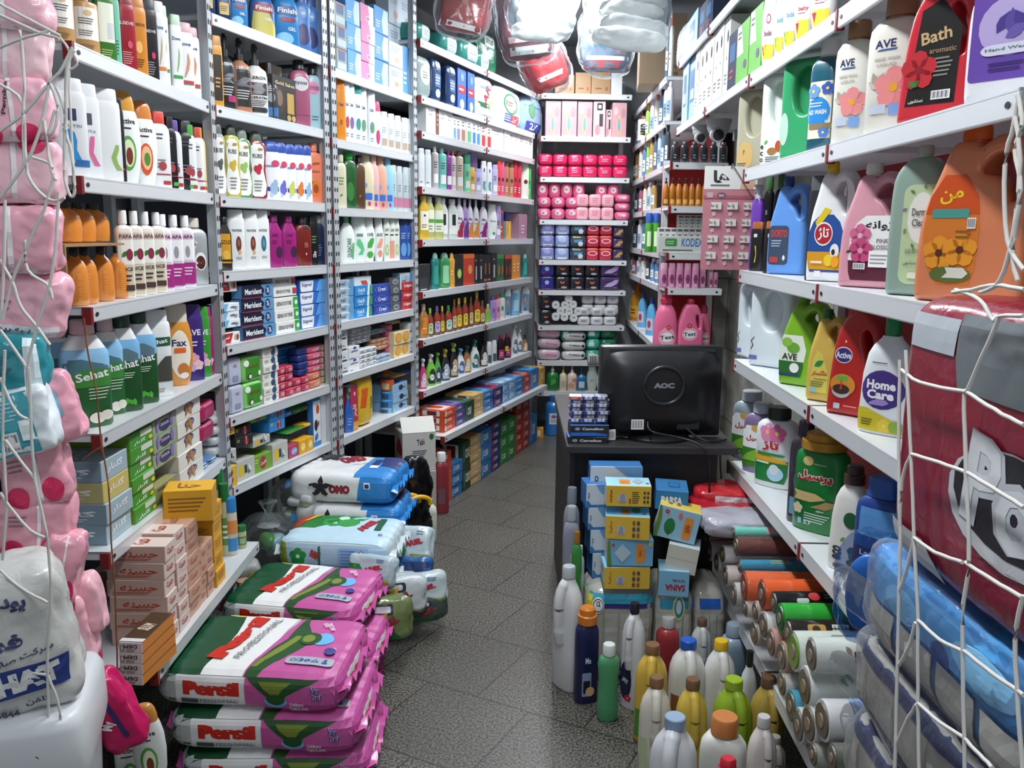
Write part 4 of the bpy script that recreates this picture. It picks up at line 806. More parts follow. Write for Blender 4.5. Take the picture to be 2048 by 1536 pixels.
for k,c,ds in(('sBl','2f7ac0:g','blue wrapped soap bar'),('sNv','2a3a78:g','navy wrapped soap bar'),('sPk','c85a78:g','pink wrapped soap bar'),('sRd','b83a54:g','rose red wrapped soap bar'),('sOr','c8785a:g','salmon wrapped soap bar'),('sTn','a89a7a:g','tan wrapped soap bar')):
 bstyle(k,ds,'soap bar',c,[('t',0,0,.8,'CUP','f0d8dc' if c[0]in 'bc' else '1a3a6a',0,.9)],[],[],'soap_bar',((7,6,5),.0012,16,4))
stk('B',5,'w',('lilac',215,372,85,1,2,.08),('coco',372,590,65,1,2,.08),('blueb',590,760,-120,1,8,.08),('sRd',765,930,180,2,4,.07),('sBl',745,980,-30,2,3,.06,.1,.1),('sNv',985,1090,-20,1,4,.06,.03,.07),('sRd',940,1105,300,2,2,.06),('sPk',1095,1250,-40,1,4,.06,.03,.07),('sOr',1110,1235,250,1,2,.06),('sTn',1245,1305,-60,1,6,.06,.04))
def alb(k,c,ds,lc,rot=0,extra=()):
 bstyle(k,ds,'dishcloth carton',(c,c,c),[('e',0,.5,.34,.38,'9a1c24')if not rot else('e',.2,.5,.26,.4,'9a1c24'),('t',0 if not rot else.2,.5,.26 if not rot else.22,'البرز','f4eae0',rot,.6),('l',-.9,.55,-.5,.85,2,lc)]+list(extra),[],[],'cleaning_carton')
alb('albY','d8b02a','yellow glove carton with red oval','5a4a10');alb('albK','1c1c1e','black glove carton with red oval','d0c040',90);alb('albG','6f9a2a','lime green glove carton with red oval','d8e060');alb('albB','2f86c8','blue glove carton with red oval','e0d040',90)
bstyle('albW','grey carton with yellow label and photo','cleaning carton',('b9bab4','a8a9a4','a8a9a4'),[('R',-.8,.2,-.2,.75,'d8b830',.1),('r',-.2,.3,.1,.7,'24304a'),('a',.2,.2,.7,60,'4a6a5a'),('a',.5,.3,.6,110,'d8dcd8')],[],[],'cleaning_carton')
for k,c,ds,w in(('gB','2f7ac0','small blue detergent carton','OXY'),('gG','2f8a3a','small green detergent carton','Oky'),('gY','d8a020','small yellow sponge carton','U'),('gM','a83a5a','small magenta detergent carton','Oxy')):
 bstyle(k,ds,'carton',(c,c,c),[('e',0,.5,.6,.3,'c84a3a' if k=='gG' else 'e8d060' if k=='gY' else '8a9ad8'),('t',0,.5,.26,w,'f0f0f0',20,.8)],[],[],'carton')
bstyle('poster','tall blue carton with acrobat picture','carton',('2f78b8','2f78b8','2a68a8'),[('r',-.9,.1,.9,.96,'d8dce0'),('a',-.6,.1,1.4,60,'3a6aa8'),('e',.2,.78,.4,.1,'c84a2a'),('e',-.3,.45,.4,.12,'2a2a34'),('a',.2,.4,.9,80,'b84a34'),('a',.0,.15,.9,100,'2f86c8')],[],[],'carton')
bstyle('board','plain white board propped by the post','board',('dfe2e0','dfe2e0','d0d3d2'),[],[],[],'board')
stk('B',6,'w',('albW',205,310,1090,1,1,.1,.01,.1),('albY',180,310,1280,1,1,.1,.0),('albY',200,300,930,1,1,.1,.01,.235),('albW',300,500,1190,1,1,.12),('albK',290,480,830,1,2,.12,.02,.14),('albG',490,690,1140,1,1,.1),('albW',480,670,950,1,1,.1,.02,.115),('albG',470,650,700,1,2,.1,.02,.22),('albW',690,860,1010,1,1,.1),('albB',670,840,640,1,2,.1,.02,.15),('gM',865,985,1040,1,1,.07),('gG',850,1050,880,2,1,.07,.03,.11),('gY',990,1145,970,2,1,.06,.01),('gY',1050,1120,810,1,1,.06,.03,.11),('gB',825,925,720,1,1,.06,.06,.2),('gG',930,1120,670,2,1,.06,.05,.2),('gB',960,1060,545,1,1,.06,.07,.3),('poster',1140,1230,530,1,1,.03),('board',1235,1312,490,1,1,.012,.03))
# ================================================================ carton rack (second slotted bay)
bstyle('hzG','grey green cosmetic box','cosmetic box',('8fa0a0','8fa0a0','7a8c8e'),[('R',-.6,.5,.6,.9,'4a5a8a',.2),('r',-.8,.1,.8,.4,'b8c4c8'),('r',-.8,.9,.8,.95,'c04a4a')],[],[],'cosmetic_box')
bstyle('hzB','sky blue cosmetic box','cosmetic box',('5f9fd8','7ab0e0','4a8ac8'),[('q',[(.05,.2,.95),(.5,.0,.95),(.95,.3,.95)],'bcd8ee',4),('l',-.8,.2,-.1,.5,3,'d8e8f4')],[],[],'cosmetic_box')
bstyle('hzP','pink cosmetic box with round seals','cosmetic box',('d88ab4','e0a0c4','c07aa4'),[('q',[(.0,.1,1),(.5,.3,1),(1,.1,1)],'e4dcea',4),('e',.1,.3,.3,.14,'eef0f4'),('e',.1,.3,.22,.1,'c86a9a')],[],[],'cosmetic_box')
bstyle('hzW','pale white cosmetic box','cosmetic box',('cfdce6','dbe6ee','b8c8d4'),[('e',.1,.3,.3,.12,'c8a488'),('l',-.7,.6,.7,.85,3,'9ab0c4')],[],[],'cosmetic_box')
stk('C',0,'5',('hzG',1045,1132,20,1,3,.1),('hzB',1132,1240,-10,1,3,.1),('hzP',1240,1345,40,1,4,.1),('hzB',1345,1455,60,1,3,.1),('hzW',1455,1560,330,1,2,.1),('hzB',1560,1640,360,1,1,.1),('hzW',1455,1640,-40,2,2,.08,.1,.2))
style('orgw','orange wavy bottle with lettering','bottle','wave','e08a24','slant','d88020',[('t',0,.7,.07,'Oek','2a3a7a',0,1),('t',0,.36,.06,'HOFR','a05010',90,.9)],.5,'shampoo_bottle')
for k,c,ds in(('wvR','c04858','white wavy shampoo bottle with red fruit'),('wvV','8a6ab4','white wavy shampoo bottle with violet flower'),('wvT','3a9a94','white wavy shampoo bottle with teal leaf'),('wvG','6a9a7a','white wavy shampoo bottle with grey green leaf')):
 style(k,ds,'bottle','wave','e6ebee','slant','dfe6ea' if k!='wvT' else '3a9a94',[('t',0,.76,.07,'Oek','2a3a7a',0,.9),('e',.1,.4,.5,.12,c),('a',-.4,.36,.6,30,'6a9a5a'),('l',-.4,.1,.5,.2,2,'8a98a8')],.5,'shampoo_bottle')
style('pkc','white bottle with pink domed cap','bottle','oval','e8ecee','dome','d8588a',[('e',0,.3,.5,.2,'c84a7a')],.5,'lotion_bottle')
style('wpl','plain white square bottle','bottle','flat','e2e8ea','flip','dae2e6',[('l',-.5,.5,.5,.7,3,'a8b0b8'),('R',-.6,.12,.6,.34,'b8a894',.1)],.55,'lotion_bottle')
row('C',1,'5',('orgw',1,1042,1112,570),('wvR',1,1095,1150,630),('wvV',1,1125,1188,635),('wvT',1,1172,1240,640),('wvG',2,1215,1345,655),('pkc',1,1330,1392,780),('wpl',5,1385,1645,860,1.1))
style('crL','cream bottle with green leaf label','bottle','std','d8d4b8','cyl','c8c4a8',[('a',-.4,.25,.7,40,'4a8a3a'),('l',-.5,.5,.5,.7,3,'7a8a5a')],.6,'shampoo_bottle')
style('grC','dark green bottle with bright green cap','bottle','std','1f5a2c:x','cyl','2fb050',[('e',0,.35,.5,.2,'3a7a3a')],.7,'shampoo_bottle')
style('brB','brown bottle with dark cap','bottle','std','5a3f2a:x','cyl','2a2420',[('a',-.3,.25,.6,60,'8a7a4a')],.7,'shampoo_bottle')
for k,c,ds in(('bbC','e0d4b4','cream baby shampoo bottle'),('bbP','e0b4b4','pink baby shampoo bottle'),('bbA','e0a890','peach baby shampoo bottle'),('bbB','8fc8e4','light blue baby shampoo bottle')):
 style(k,ds,'bottle','cream',c,'flip',c,[('R',-.5,.2,.6,.34,'3a6ac0',.2),('e',.2,.12,.2,.05,'c03a6a'),('e',-.2,.5,.2,.05,'7aa0d0')],.55,'baby_bottle')
style('clr','clear slim bottle with pink foot','bottle','flat','bcc8cc:x','flip','c8d0d4',[('r',-.8,.1,.8,.35,'c07a94'),('l',-.5,.5,.5,.7,3,'8a98a0')],.6,'body_mist_bottle')
row('C',2,'5',('crL',1,1040,1118,1190),('grC',1,1085,1190,1165),('brB',1,1182,1262,1195),('bbC',1,1210,1330,1150),('bbP',1,1290,1372,1195),('bbA',1,1330,1432,1195),('bbB',1,1395,1482,1190),('clr',4,1458,1642,1270,1.1))
style('whG','white shampoo bottle with green lettering','bottle','slope','e6ece8','cyl','5fc070',[('t',.1,.38,.12,'DUSACARE','3a7a5a',90,2.0),('q',[(.1,.4,.6),(.3,.3,.7),(.5,.5,.8)],'6ab07a',2)],.5,'shampoo_bottle')
style('whS','white bottle with mint swirl','bottle','oval','e6ece8','flip','e0e8e4',[('q',[(.2,-.3,.3),(.35,.1,.5),(.5,-.4,.3),(.65,-.3,.0)],'5fc48a',3),('R',-.4,.72,.3,.8,'7a8a84',.1)],.5,'shampoo_bottle')
style('avW','white shampoo bottle with green swoosh','bottle','oval','e8ecea','flip','e2e8e6',[('t',0,.78,.1,'AVE','1f2f2a',0,1.2),('q',[(.4,-.6,.3),(.55,-.2,.6),(.68,.2,.7)],'4aa84a',3),('e',.1,.2,.5,.1,'4aa84a')],.5,'shampoo_bottle')
style('avP','white shampoo bottle with peach swoosh','bottle','oval','e8ecea','flip','e2e8e6',[('t',0,.78,.1,'AVE','1f2f2a',0,1.2),('q',[(.4,-.6,.3),(.55,-.2,.6),(.68,.2,.7)],'e8a088',3),('e',.1,.22,.45,.11,'e8907a')],.5,'shampoo_bottle')
style('leaf','white tube with cucumber print','bottle','flat','dfe6dc','flip','dfe6dc',[('t',0,.85,.08,'LEAF','2a2a2a',0,1.2),('l',-.7,.68,.7,.76,1,'2a2a2a'),('e',0,.3,.6,.15,'a8c078'),('e',0,.3,.4,.1,'d0dca8')],.5,'cosmetic_tube')
style('leafP','white tube with pink print','bottle','flat','dfe6dc','flip','dfe6dc',[('t',0,.85,.08,'LEAF','2a2a2a',0,1.2),('r',-.8,.06,.6,.55,'e89a8a'),('l',-.7,.68,.7,.76,1,'2a2a2a')],.5,'cosmetic_tube')
style('blB','royal blue bottle with picture','bottle','flat','2f4f9a','flip','24407e',[('e',0,.3,.6,.2,'5f9ad0'),('l',-.5,.6,.5,.8,3,'a8c0e0')],.6,'shampoo_bottle')
row('C',3,'6',('whG',1,1012,1130,185),('whS',1,1090,1222,195),('avW',1,1178,1278,200),('avP',1,1268,1342,205),('leaf',1,1340,1385,208),('leafP',1,1380,1425,212),('leaf',1,1415,1455,215),('blB',2,1448,1580,218))
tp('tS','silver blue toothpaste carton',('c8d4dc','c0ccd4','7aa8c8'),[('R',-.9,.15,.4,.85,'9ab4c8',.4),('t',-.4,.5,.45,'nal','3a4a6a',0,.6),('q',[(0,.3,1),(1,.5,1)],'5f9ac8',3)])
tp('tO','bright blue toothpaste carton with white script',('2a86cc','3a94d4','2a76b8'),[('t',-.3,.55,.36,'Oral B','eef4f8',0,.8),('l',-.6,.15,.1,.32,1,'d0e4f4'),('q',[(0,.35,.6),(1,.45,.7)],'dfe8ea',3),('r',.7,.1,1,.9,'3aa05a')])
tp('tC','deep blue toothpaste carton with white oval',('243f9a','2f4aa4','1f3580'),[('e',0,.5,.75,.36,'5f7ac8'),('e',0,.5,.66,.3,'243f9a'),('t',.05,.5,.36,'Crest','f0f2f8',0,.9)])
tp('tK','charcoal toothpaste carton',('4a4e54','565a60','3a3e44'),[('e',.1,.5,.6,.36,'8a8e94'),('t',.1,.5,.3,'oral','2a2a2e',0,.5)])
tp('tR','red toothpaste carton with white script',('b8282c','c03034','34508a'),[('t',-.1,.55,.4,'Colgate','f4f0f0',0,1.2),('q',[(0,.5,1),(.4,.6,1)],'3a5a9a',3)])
tp('tA','white toothpaste carton with red stripes',('d4dce0','d4dce0','c8d0d4'),[('q',[(.2,-.4,.3),(.5,.0,.7),(.8,-.3,.4)],'c04a44',3)])
stk('C',4,'6',('tS',1018,1132,655,1,5,.05),('tO',1136,1262,695,1,3,.05),('tA',1136,1262,632,1,1,.05,.02,.108),('tC',1268,1396,688,1,3,.05),('tK',1398,1472,640,1,4,.05),('tR',1478,1572,670,1,3,.05),('tS',1470,1560,605,1,1,.05,.02,.115))
bstyle('ler','white cream carton with purple logo','cream carton',('dcdfe2','d0d3d6','c8ccd0'),[('e',.1,.86,.3,.12,'4a4a9a'),('t',0,.6,.14,'LERSIA','3a3a40',0,1.4),('r',-.8,.04,-.2,.08,'8a2a3a')],[],[],'cream_carton')
bstyle('wsm','small white cream carton','cream carton',('d0d4d8','c8ccd0','c0c4c8'),[('t',-.1,.5,.2,'Core','4a5058',0,.7),('r',-.7,.1,.6,.22,'2a2a2a')],[],[],'cream_carton')
bstyle('bar','white wrapped hotel soap','soap bar','cfd2d6:g',[('l',-.6,-.4,.6,.4,2,'6a7078')],[],[],'soap_bar',((7,6,5),.0012,16,7))
bstyle('bar2','white wrapped soap of the rear pile','soap bar','c8cace:g',[('l',-.6,-.4,.6,.4,2,'5a6068')],[],[],'soap_bar',((7,6,5),.0012,16,7))
bstyle('barB','blue wrapped hotel soap','soap bar','9fb4c8:g',[('l',-.6,-.4,.6,.4,2,'5a7088')],[],[],'soap_bar',((7,6,5),.0012,16,8))
bstyle('barO','apricot wrapped hotel soap','soap bar','c89a78:g',[('l',-.6,-.4,.6,.4,2,'8a5a3a')],[],[],'soap_bar',((7,6,5),.0012,16,9))
bstyle('barP','pink wrapped soap bar end','soap bar','b85a78:g',[('l',-.6,-.4,.6,.4,2,'e0a0b8')],[],[],'soap_bar',((7,6,5),.0012,16,10))
bstyle('win','cream carton with two round amber windows','soap carton',('d8c8a0','d0c098','c8b890'),[('e',-.45,.5,.42,.42,'d89a3a'),('e',.48,.52,.42,.42,'d89a3a'),('e',-.45,.5,.3,.3,'e0a850'),('e',.48,.52,.3,.3,'e0a850')],[],[],'soap_carton')
stk('C',5,'v',('wsm',250,345,110,1,4,.06),('ler',352,480,310,1,2,.06),('bar',480,680,330,3,4,.05),('bar2',400,620,90,3,4,.05,.06,.12),('barB',690,850,410,2,2,.05),('barO',650,825,220,3,3,.05,.05,.06),('barB',630,800,110,2,2,.05,.06,.15),('barP',800,868,60,1,6,.05,.05),('win',880,1062,130,1,2,.05),('win',870,960,15,1,1,.05,.04,.19),('wsm',1062,1135,30,1,3,.06))
style('bspr','blue bottle with green sprayer head','bottle','spray','2f5fb0:x','trig','5fa88a',[('r',-.7,.1,.7,.55,'3a6ac0'),('l',-.5,.2,.5,.45,3,'8ab0e0')],.6,'spray_bottle')
bstyle('redb','tall crimson carton with white script','carton',('b02a4a','c8c8c8','a02444'),[('t',.1,.82,.08,'II','f0f0f0',0,.4),('t',.1,.45,.2,'کلینر','f4e8ec',90,.35*5),('r',-.8,.02,.9,.2,'d8a030')],[],[],'carton')
bstyle('sunb','tall orange and yellow detergent bag','detergent bag','d8b02a:g',[('q',[(-.95,-.9,-.1),(-.2,-.95,-.2),(.5,-.9,.1),(.9,-.7,.5)],'d05a20',4),('t',.5,-.1,.2,'OLIX','2a3a7a',90,.8)],[],[],'detergent_bag',((3.5,3,8),.004,9,11))
stk('C',6,'v',('redb',372,462,770,1,1,.05),('sunb',475,655,670,1,1,.08))
row('C',6,'v',('bspr',1,282,390,800))
for k,c,ds in(('tubO','d8662a','orange lidded tub'),('tubB','3a86c0','blue lidded tub'),('tubW','8fb0c8','pale blue lidded tub'),('tubR','b84a30','red lidded tub')):
 style(k,ds,'tub','can',c,'flip',{'tubO':'d84a2a','tubB':'5aa0d4','tubW':'6ab0d8','tubR':'c05a3a'}[k],[('R',-.7,.15,.4,.8,'d8c090' if k=='tubO' else '2a4a6a',.2)],1,'grease_tub')
def tubs():
 r=RK['C'];z=.635
 for k,x0,x1,yt,yb,sb in(('tubW',712,855,1030,1140,.04),('tubB',715,858,935,1030,.04),('tubB',722,860,825,932,.04),('tubO',715,880,700,822,.04),('tubR',725,840,600,700,.13)):
  a,y=pv('v',(x0+x1)/2,yt);P,h,s=spot(r,a,y,z,sb+.04);_,y2=pv('v',0,yb);w=(x1-x0)/5.909*P.y/FPX
  A,B=r.line(sb+.04);q,_=atL(a,y2,A,B);lo={'tubW':z+.001}.get(k,q.z)
  o=build_bottle(k,w,z+h-lo);o.location=(P.x,P.y,lo)
  reg(o,STY[k][0]+{'tubW':' at the foot of the pile','tubO':' crowning the blue tubs','tubR':' behind the orange tub'}.get(k,' in the pile'),'tub','lowest shelf of carton rack',s,None if k!='tubB' else int(lo>z+.08),end='doorway')
tubs()
bstyle('lbx','light blue carton with dark sketch','carton',('8fb4d0','5f8ec0','7aa4c4'),[('e',.1,.5,.3,.3,'24344a'),('l',.3,.3,.9,.6,1,'3a5a7a')],[('q',[(.1,-.8,.4),(.6,-.4,.6),(.9,-.2,.8)],'2f5fa8',4)],[],'carton')
bstyle('papr','sheaf of brown paper bags','paper bag',('8a7a68','96866f','7a6a58'),[('l',-1,.0,1,1,9,'5a4e42')],[],[],'paper_sheaf')
bstyle('bop','flat blue and orange sponge pack','sponge pack','2f6ab0:g',[('r',-.8,-.5,.0,.5,'d8a030')],[('q',[(-.9,-.9,.2),(0,-.95,0),(.9,-.9,.4)],'d8a030',4)],[],'sponge_pack',((3,3,3),.003,14,12))
stk('C',6,'v',('lbx',875,1045,745,1,3,.14,.03),('papr',1045,1130,770,1,1,.2,.05),('bop',870,1140,640,1,1,.12,.04,.19))
# ================================================================ long rack
bstyle('tealp','teal and white diaper pack','diaper pack','2f8a80:g',[('R',-.5,-.8,.9,.7,'b8ccd0',.3),('l',-.3,-.3,.7,.3,3,'3a6a6a')],[],[],'diaper_pack',((4,4,4),.006,9,13))
bstyle('grnp','dark green upright diaper pack','diaper pack','1f6a50:g',[('R',-.5,.3,.5,.8,'c8d4d0',.2),('b',-.4,.4,.4,.7)],[],[],'diaper_pack',((5,5,5),.005,9,14))
stk('D',0,'9',('tealp',60,170,170,1,1,.2),('tealp',245,365,250,1,1,.2),('tealp',395,525,300,1,1,.2,.0),('tealp',495,600,380,1,1,.2),('grnp',515,655,235,1,1,.2,.06))
bstyle('gryp','grey pouch with oval window','pouch','8fa0a0:g',[('e',0,.1,.7,.5,'d0d8d8'),('l',-.4,-.1,.4,.3,3,'4a5a5a')],[],[],'pouch',((4,4,5),.004,12,15))
bstyle('dtab','dark blue dishwasher tablet bag','tablet bag','24406a:g',[('R',-.6,-.3,.6,.3,'3a6aa0',.2),('l',-.5,-.2,.5,.2,3,'dfe8f0'),('e',0,-.6,.5,.2,'c8d4dc'),('R',-.5,.6,.5,.9,'7a8a9a',.2)],[],[],'tablet_bag',((4,4,6),.004,12,16))
bstyle('btab','bright blue dishwasher tablet carton','carton',('2f62b4','3a70c0','24509a'),[('R',-.8,.4,.8,.6,'b02a3a',.2),('l',-.7,.45,.7,.56,1,'f0f0f4'),('e',0,.15,.5,.12,'d0dce8'),('e',0,.8,.4,.1,'6a9ad0')],[],[],'carton')
bstyle('arp','green and white detergent bag with red script','detergent bag','c8d0d4:g',[('q',[(-.9,-.9,.9),(-.5,-.9,.9),(-.3,-.9,.2)],'1f6a44',4),('t',.1,.2,.5,'ARI','b02a34',60,.9),('f',.6,-.2,.3,'e8e0a0'),('q',[(.4,-.9,.9),(.9,-.9,.9)],'3a6ac0',4)],[],[],'detergent_bag',((3,3,5),.006,10,17))
bstyle('arw','white detergent bag with green oval ring','detergent bag','d4dce0:g',[('e',.1,.15,.5,.55,'2a8a54'),('e',.1,.15,.42,.45,'dfe6e8'),('l',-.1,.0,.3,.3,2,'b8404a'),('r',-.3,-.85,.1,-.4,'3a5ab0'),('r',.1,-.85,.7,-.4,'c03a44'),('l',-.3,-.8,.7,-.45,3,'eef0f4')],[],[],'detergent_bag',((3,3,5),.006,10,18))
bstyle('tux','clear blue detergent pouch marked 2X','detergent bag','8fa8c4:g',[('R',-.7,-.9,.8,-.4,'24409a',.1),('t',.0,-.65,.36,'2X','f0f4f8',0,.8),('q',[(.4,-.8,.9),(.9,-.8,.9)],'3a62b8',4),('e',-.2,.2,.3,.4,'5a9a70')],[],[],'detergent_bag',((3,3,5),.006,10,19))
stk('D',1,'9',('gryp',62,165,415,1,1,.08),('dtab',175,245,435,1,1,.07),('dtab',245,280,465,1,1,.07,.06),('dtab',280,352,480,1,1,.07),('btab',355,420,500,1,1,.08),('btab',425,478,530,1,1,.08),('arp',480,630,560,1,1,.09),('arw',612,838,640,1,1,.1),('tux',840,985,690,1,1,.1))
def cbox(k,c,ds,c2,w=''):
 bstyle(k,ds,'cream carton',('e6e8e8','e0e2e2','d0d4d6'),([('r',-.7,.05,.7,.5,c)]if c else[])+[('l',-.6,.6,.6,.85,2,c2)]+([('t',0,.3,.1,w,'3a3a40',0,1.0)]if w else[]),[],[],'cream_carton')
cbox('cW',None,'plain white cream carton','a8a8a8');cbox('cT','5fb0b4','white cream carton with teal block','6a8a8c');cbox('cL','9a8ac0','white cream carton with lilac block','6a6a8c');cbox('cO','a87a5a','white cream carton with brown block','8a6a5a');cbox('cG','6ab48a','white cream carton with green block','5a8a6a');cbox('cB','3a86c8','white cream carton with blue block','5a7a9a');cbox('cR','c83a3a','white cream carton with red block','9a4a4a')
bstyle('cBr','narrow brown cream carton','cream carton',('7a5040','7a5040','6a4436'),[('l',-.5,.3,.5,.8,3,'c0a090')],[],[],'cream_carton')
stk('D',2,'9',('cW',122,192,760,1,1,.1),('cBr',193,216,775,1,1,.1),('cW',217,320,800,2,1,.1),('cT',320,345,845,1,1,.1),('cL',345,374,850,1,1,.1),('cO',376,416,855,1,1,.1),('cG',417,456,865,1,1,.1),('cB',458,520,880,2,1,.1),('cR',524,598,905,2,1,.1),('cW',600,690,900,1,1,.1),('cW',692,905,935,6,1,.1))
style('tubeW','white lotion bottle','bottle','flat','d0d6d8','flip','c4cacc',[('l',-.6,.1,.4,.2,1,'7a7a80')],.55,'lotion_bottle')
for k,c,cc,ds,pr in(('dGy','b4acb0','c8c4c6','grey lilac spray can','round'),('dMt','6fc0b4','8fd0c8','mint spray can','round'),('dPu','8a3f90','6a2f70','purple spray can','round'),('dWr','d0c4c4','c8384a','white and red spray can','round'),('dBr','c8b8a8','7a6250','cream spray can with brown cap','round'),('dM2','7ad0a8','2f8a68','tall mint spray can','stick'),('dAm','e0a850','e0b060','amber lotion tube','flat'),('dLi','b4a4d8','a890d0','lilac spray can','stick'),('dLv','b8b4e0','a8a4d8','pale lavender lotion bottle','flat')):
 style(k,ds,'can' if 'can' in ds else 'bottle',pr,c,'flip' if pr!='round' else 'cyl',cc,[('l',-.6,.55,.5,.75,3,'4a4a54'),('R',-.6,.15,.6,.4,'e8e4e4',.2)],.9 if pr in('round','stick')else.5,'deodorant_can')
style('veet','white hair cream tube with green curl','bottle','flat','e6e8ea','flip','dfe2e4',[('R',-.2,.78,.2,.9,'3a4a8a',.1),('q',[(.15,-.3,.2),(.3,-.5,.0),(.45,-.3,.3)],'4a9ac8',3),('q',[(.1,.2,.6),(.3,.1,.4),(.45,.3,.6)],'7ab04a',3)],.5,'cream_tube')
for k,c,ds in(('hR','d84a40','scarlet tube with white dots'),('hP','d8588a','pink tube with brown cap'),('hB','b0785a','brown and pink tube'),('hC','c8304a','crimson tall tube'),('hW','dcd8cc','cream tube with dark seal'),('hG','3fae5a','bright green tube')):
 style(k,ds,'tube','flat',c,'flip',c if k!='hB' else '6a4a30',[('e',0,.55,.5,.07,'5a2a2a' if k!='hG' else '1f6a34'),('l',-.5,.15,.5,.35,3,'f0dcd8')],.55,'cream_tube')
row('D',3,'9',('tubeW',2,55,152,1085),('dGy',1,155,205,1075),('dMt',1,198,262,1085),('dPu',1,255,302,1100),('dWr',1,292,332,1105),('dBr',1,325,385,1105),('dM2',1,386,436,1130),('dAm',1,432,476,1225),('dLi',1,428,488,1110,1,.08),('dLv',1,472,520,1235),('veet',2,516,598,1178),('dLv',1,596,640,1205),('hR',1,630,664,1175),('hP',1,658,690,1180),('hB',2,686,756,1185),('hC',2,752,812,1170),('hW',1,808,866,1190),('hG',1,860,908,1205))
style('ySp','yellow slope shouldered soap bottle, white label','bottle','neck','d0aa30:x','cyl','e0c040',[('r',-.8,.25,.8,.75,'e8e4d4'),('a',-.2,.6,.6,60,'3a3a2a'),('a',.2,.6,.5,120,'3a3a2a'),('l',-.6,.3,.6,.42,2,'8a7a4a')],.6,'handwash_bottle')
style('yGn','clear yellow soap bottle with green label','bottle','neck','b8b870:x','cyl','d8d8c8',[('r',-.8,.2,.8,.8,'e0e4d4'),('r',-.8,.45,.8,.55,'5a9a4a'),('l',-.6,.25,.6,.4,2,'7a8a5a')],.6,'handwash_bottle')
style('wBk','clear soap bottle with black window label','bottle','neck','c8ccc8:x','cyl','e0e4e2',[('r',-.8,.15,.8,.75,'e6e8e6'),('R',-.3,.4,.4,.72,'2a2c30',.2)],.6,'handwash_bottle')
for k,c,ds in(('mVi','6a3a8a','violet and white body lotion bottle'),('mRd','a02a4a','white bottle with crimson swoosh'),('mOr','d88a3a','white bottle with orange fruit swoosh'),('mPu','8a2a7a','white bottle with purple flower')):
 style(k,ds,'bottle','slope','e2e0e6' if k!='mVi' else 'a890c8','cyl','d8d4e0' if k!='mPu' else 'b0a0d0',[('t',0,.6,.08,'Miss','5a3a8a',0,1.0),('q',[(.05,-.9,.9),(.2,-.8,.9),(.4,-.1,.9),(.55,.5,.8)],c,4),('l',-.6,.44,.5,.5,1,'8a8a9a')],.55,'lotion_bottle')
style('dvE','white egg shaped body wash bottle','bottle','oval','e6eae8','flip','e0e4e2',[('t',0,.66,.07,'Dove','4a5a6a',0,1.0),('e',.2,.2,.3,.05,'3a9a5a')],.5,'body_wash_bottle')
row('D',4,'10',('ySp',1,62,132,42),('yGn',2,105,238,48,1.1),('wBk',2,198,342,62,1.1),('mRd',1,325,392,60),('mVi',1,370,428,70),('mOr',2,415,502,70,1.1),('mPu',1,500,566,80),('dvE',1,556,636,105),('dLi',1,618,660,115))
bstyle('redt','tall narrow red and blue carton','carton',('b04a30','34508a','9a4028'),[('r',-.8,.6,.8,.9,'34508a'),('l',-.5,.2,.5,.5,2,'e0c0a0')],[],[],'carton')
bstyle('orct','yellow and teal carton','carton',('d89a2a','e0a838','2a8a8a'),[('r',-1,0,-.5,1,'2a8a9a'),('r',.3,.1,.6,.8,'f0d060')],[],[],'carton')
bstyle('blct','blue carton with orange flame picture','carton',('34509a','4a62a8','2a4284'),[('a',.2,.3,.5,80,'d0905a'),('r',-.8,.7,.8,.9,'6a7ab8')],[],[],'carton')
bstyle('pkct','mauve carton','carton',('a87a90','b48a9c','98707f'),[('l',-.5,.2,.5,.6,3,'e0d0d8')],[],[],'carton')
stk('D',4,'10',('redt',656,686,150,1,1,.06),('orct',690,746,228,1,1,.1),('blct',700,800,160,1,1,.08,.1),('pkct',800,860,175,1,1,.1))
bstyle('comb','black comb card in clear wrap','comb pack',('24262a','3a3c40','2a2c30'),[('l',-.8,.1,.8,.5,6,'4a4e54'),('l',-.7,.02,.7,.1,1,'d0d0d0')],[],[],'comb_pack')
for k,c,ds in(('eTl','1f7a78:x','teal body spray bottle'),('eGr','3a8a4a:x','green body spray bottle'),('eOr','e09a3a','orange wavy body bottle')):
 style(k,ds,'bottle','hour',c,'dome','9ac8b8:t' if k!='eOr' else 'e0a850',[('R',-.5,.15,.6,.75,'8fd0a8' if k=='eGr' else '3a9a90',.4)if k!='eOr' else('l',-.4,.4,.4,.6,2,'f0d8a0')],.6,'body_wash_bottle')
bstyle('blk','black perfume carton with pale bottle picture','perfume carton',('1e2022','2a2c2e','18191b'),[('R',-.3,.15,.3,.6,'a8b4b8',.3),('l',-.5,.75,.5,.85,1,'8a9094')],[],[],'perfume_carton')
bstyle('blkO','black perfume carton with orange shoes picture','perfume carton',('1e2022','2a2c2e','18191b'),[('q',[(.08,-.6,.7),(.14,-.7,.7)],'d05a2a',3),('R',-.2,.3,.3,.7,'9a6a4a',.3)],[],[],'perfume_carton')
bstyle('lime','black perfume carton with lime slice','perfume carton',('1c201e','2a2c2e','18191b'),[('e',.1,.4,.5,.16,'6aa83a'),('e',.1,.4,.38,.12,'b8d070')],[],[],'perfume_carton')
bstyle('rort','tall red perfume carton with orange lid','perfume carton',('b83a24','d8702a','a83020'),[('r',-1,.86,1,1,'d8702a'),('e',.2,.5,.4,.15,'d8904a')],[],[],'perfume_carton')
bstyle('glof','green and orange perfume carton','perfume carton',('2a5a3a','d07a2a','24482f'),[('r',-1,.84,1,1,'3a8a4a'),('e',.0,.4,.4,.2,'c06a34')],[],[],'perfume_carton')
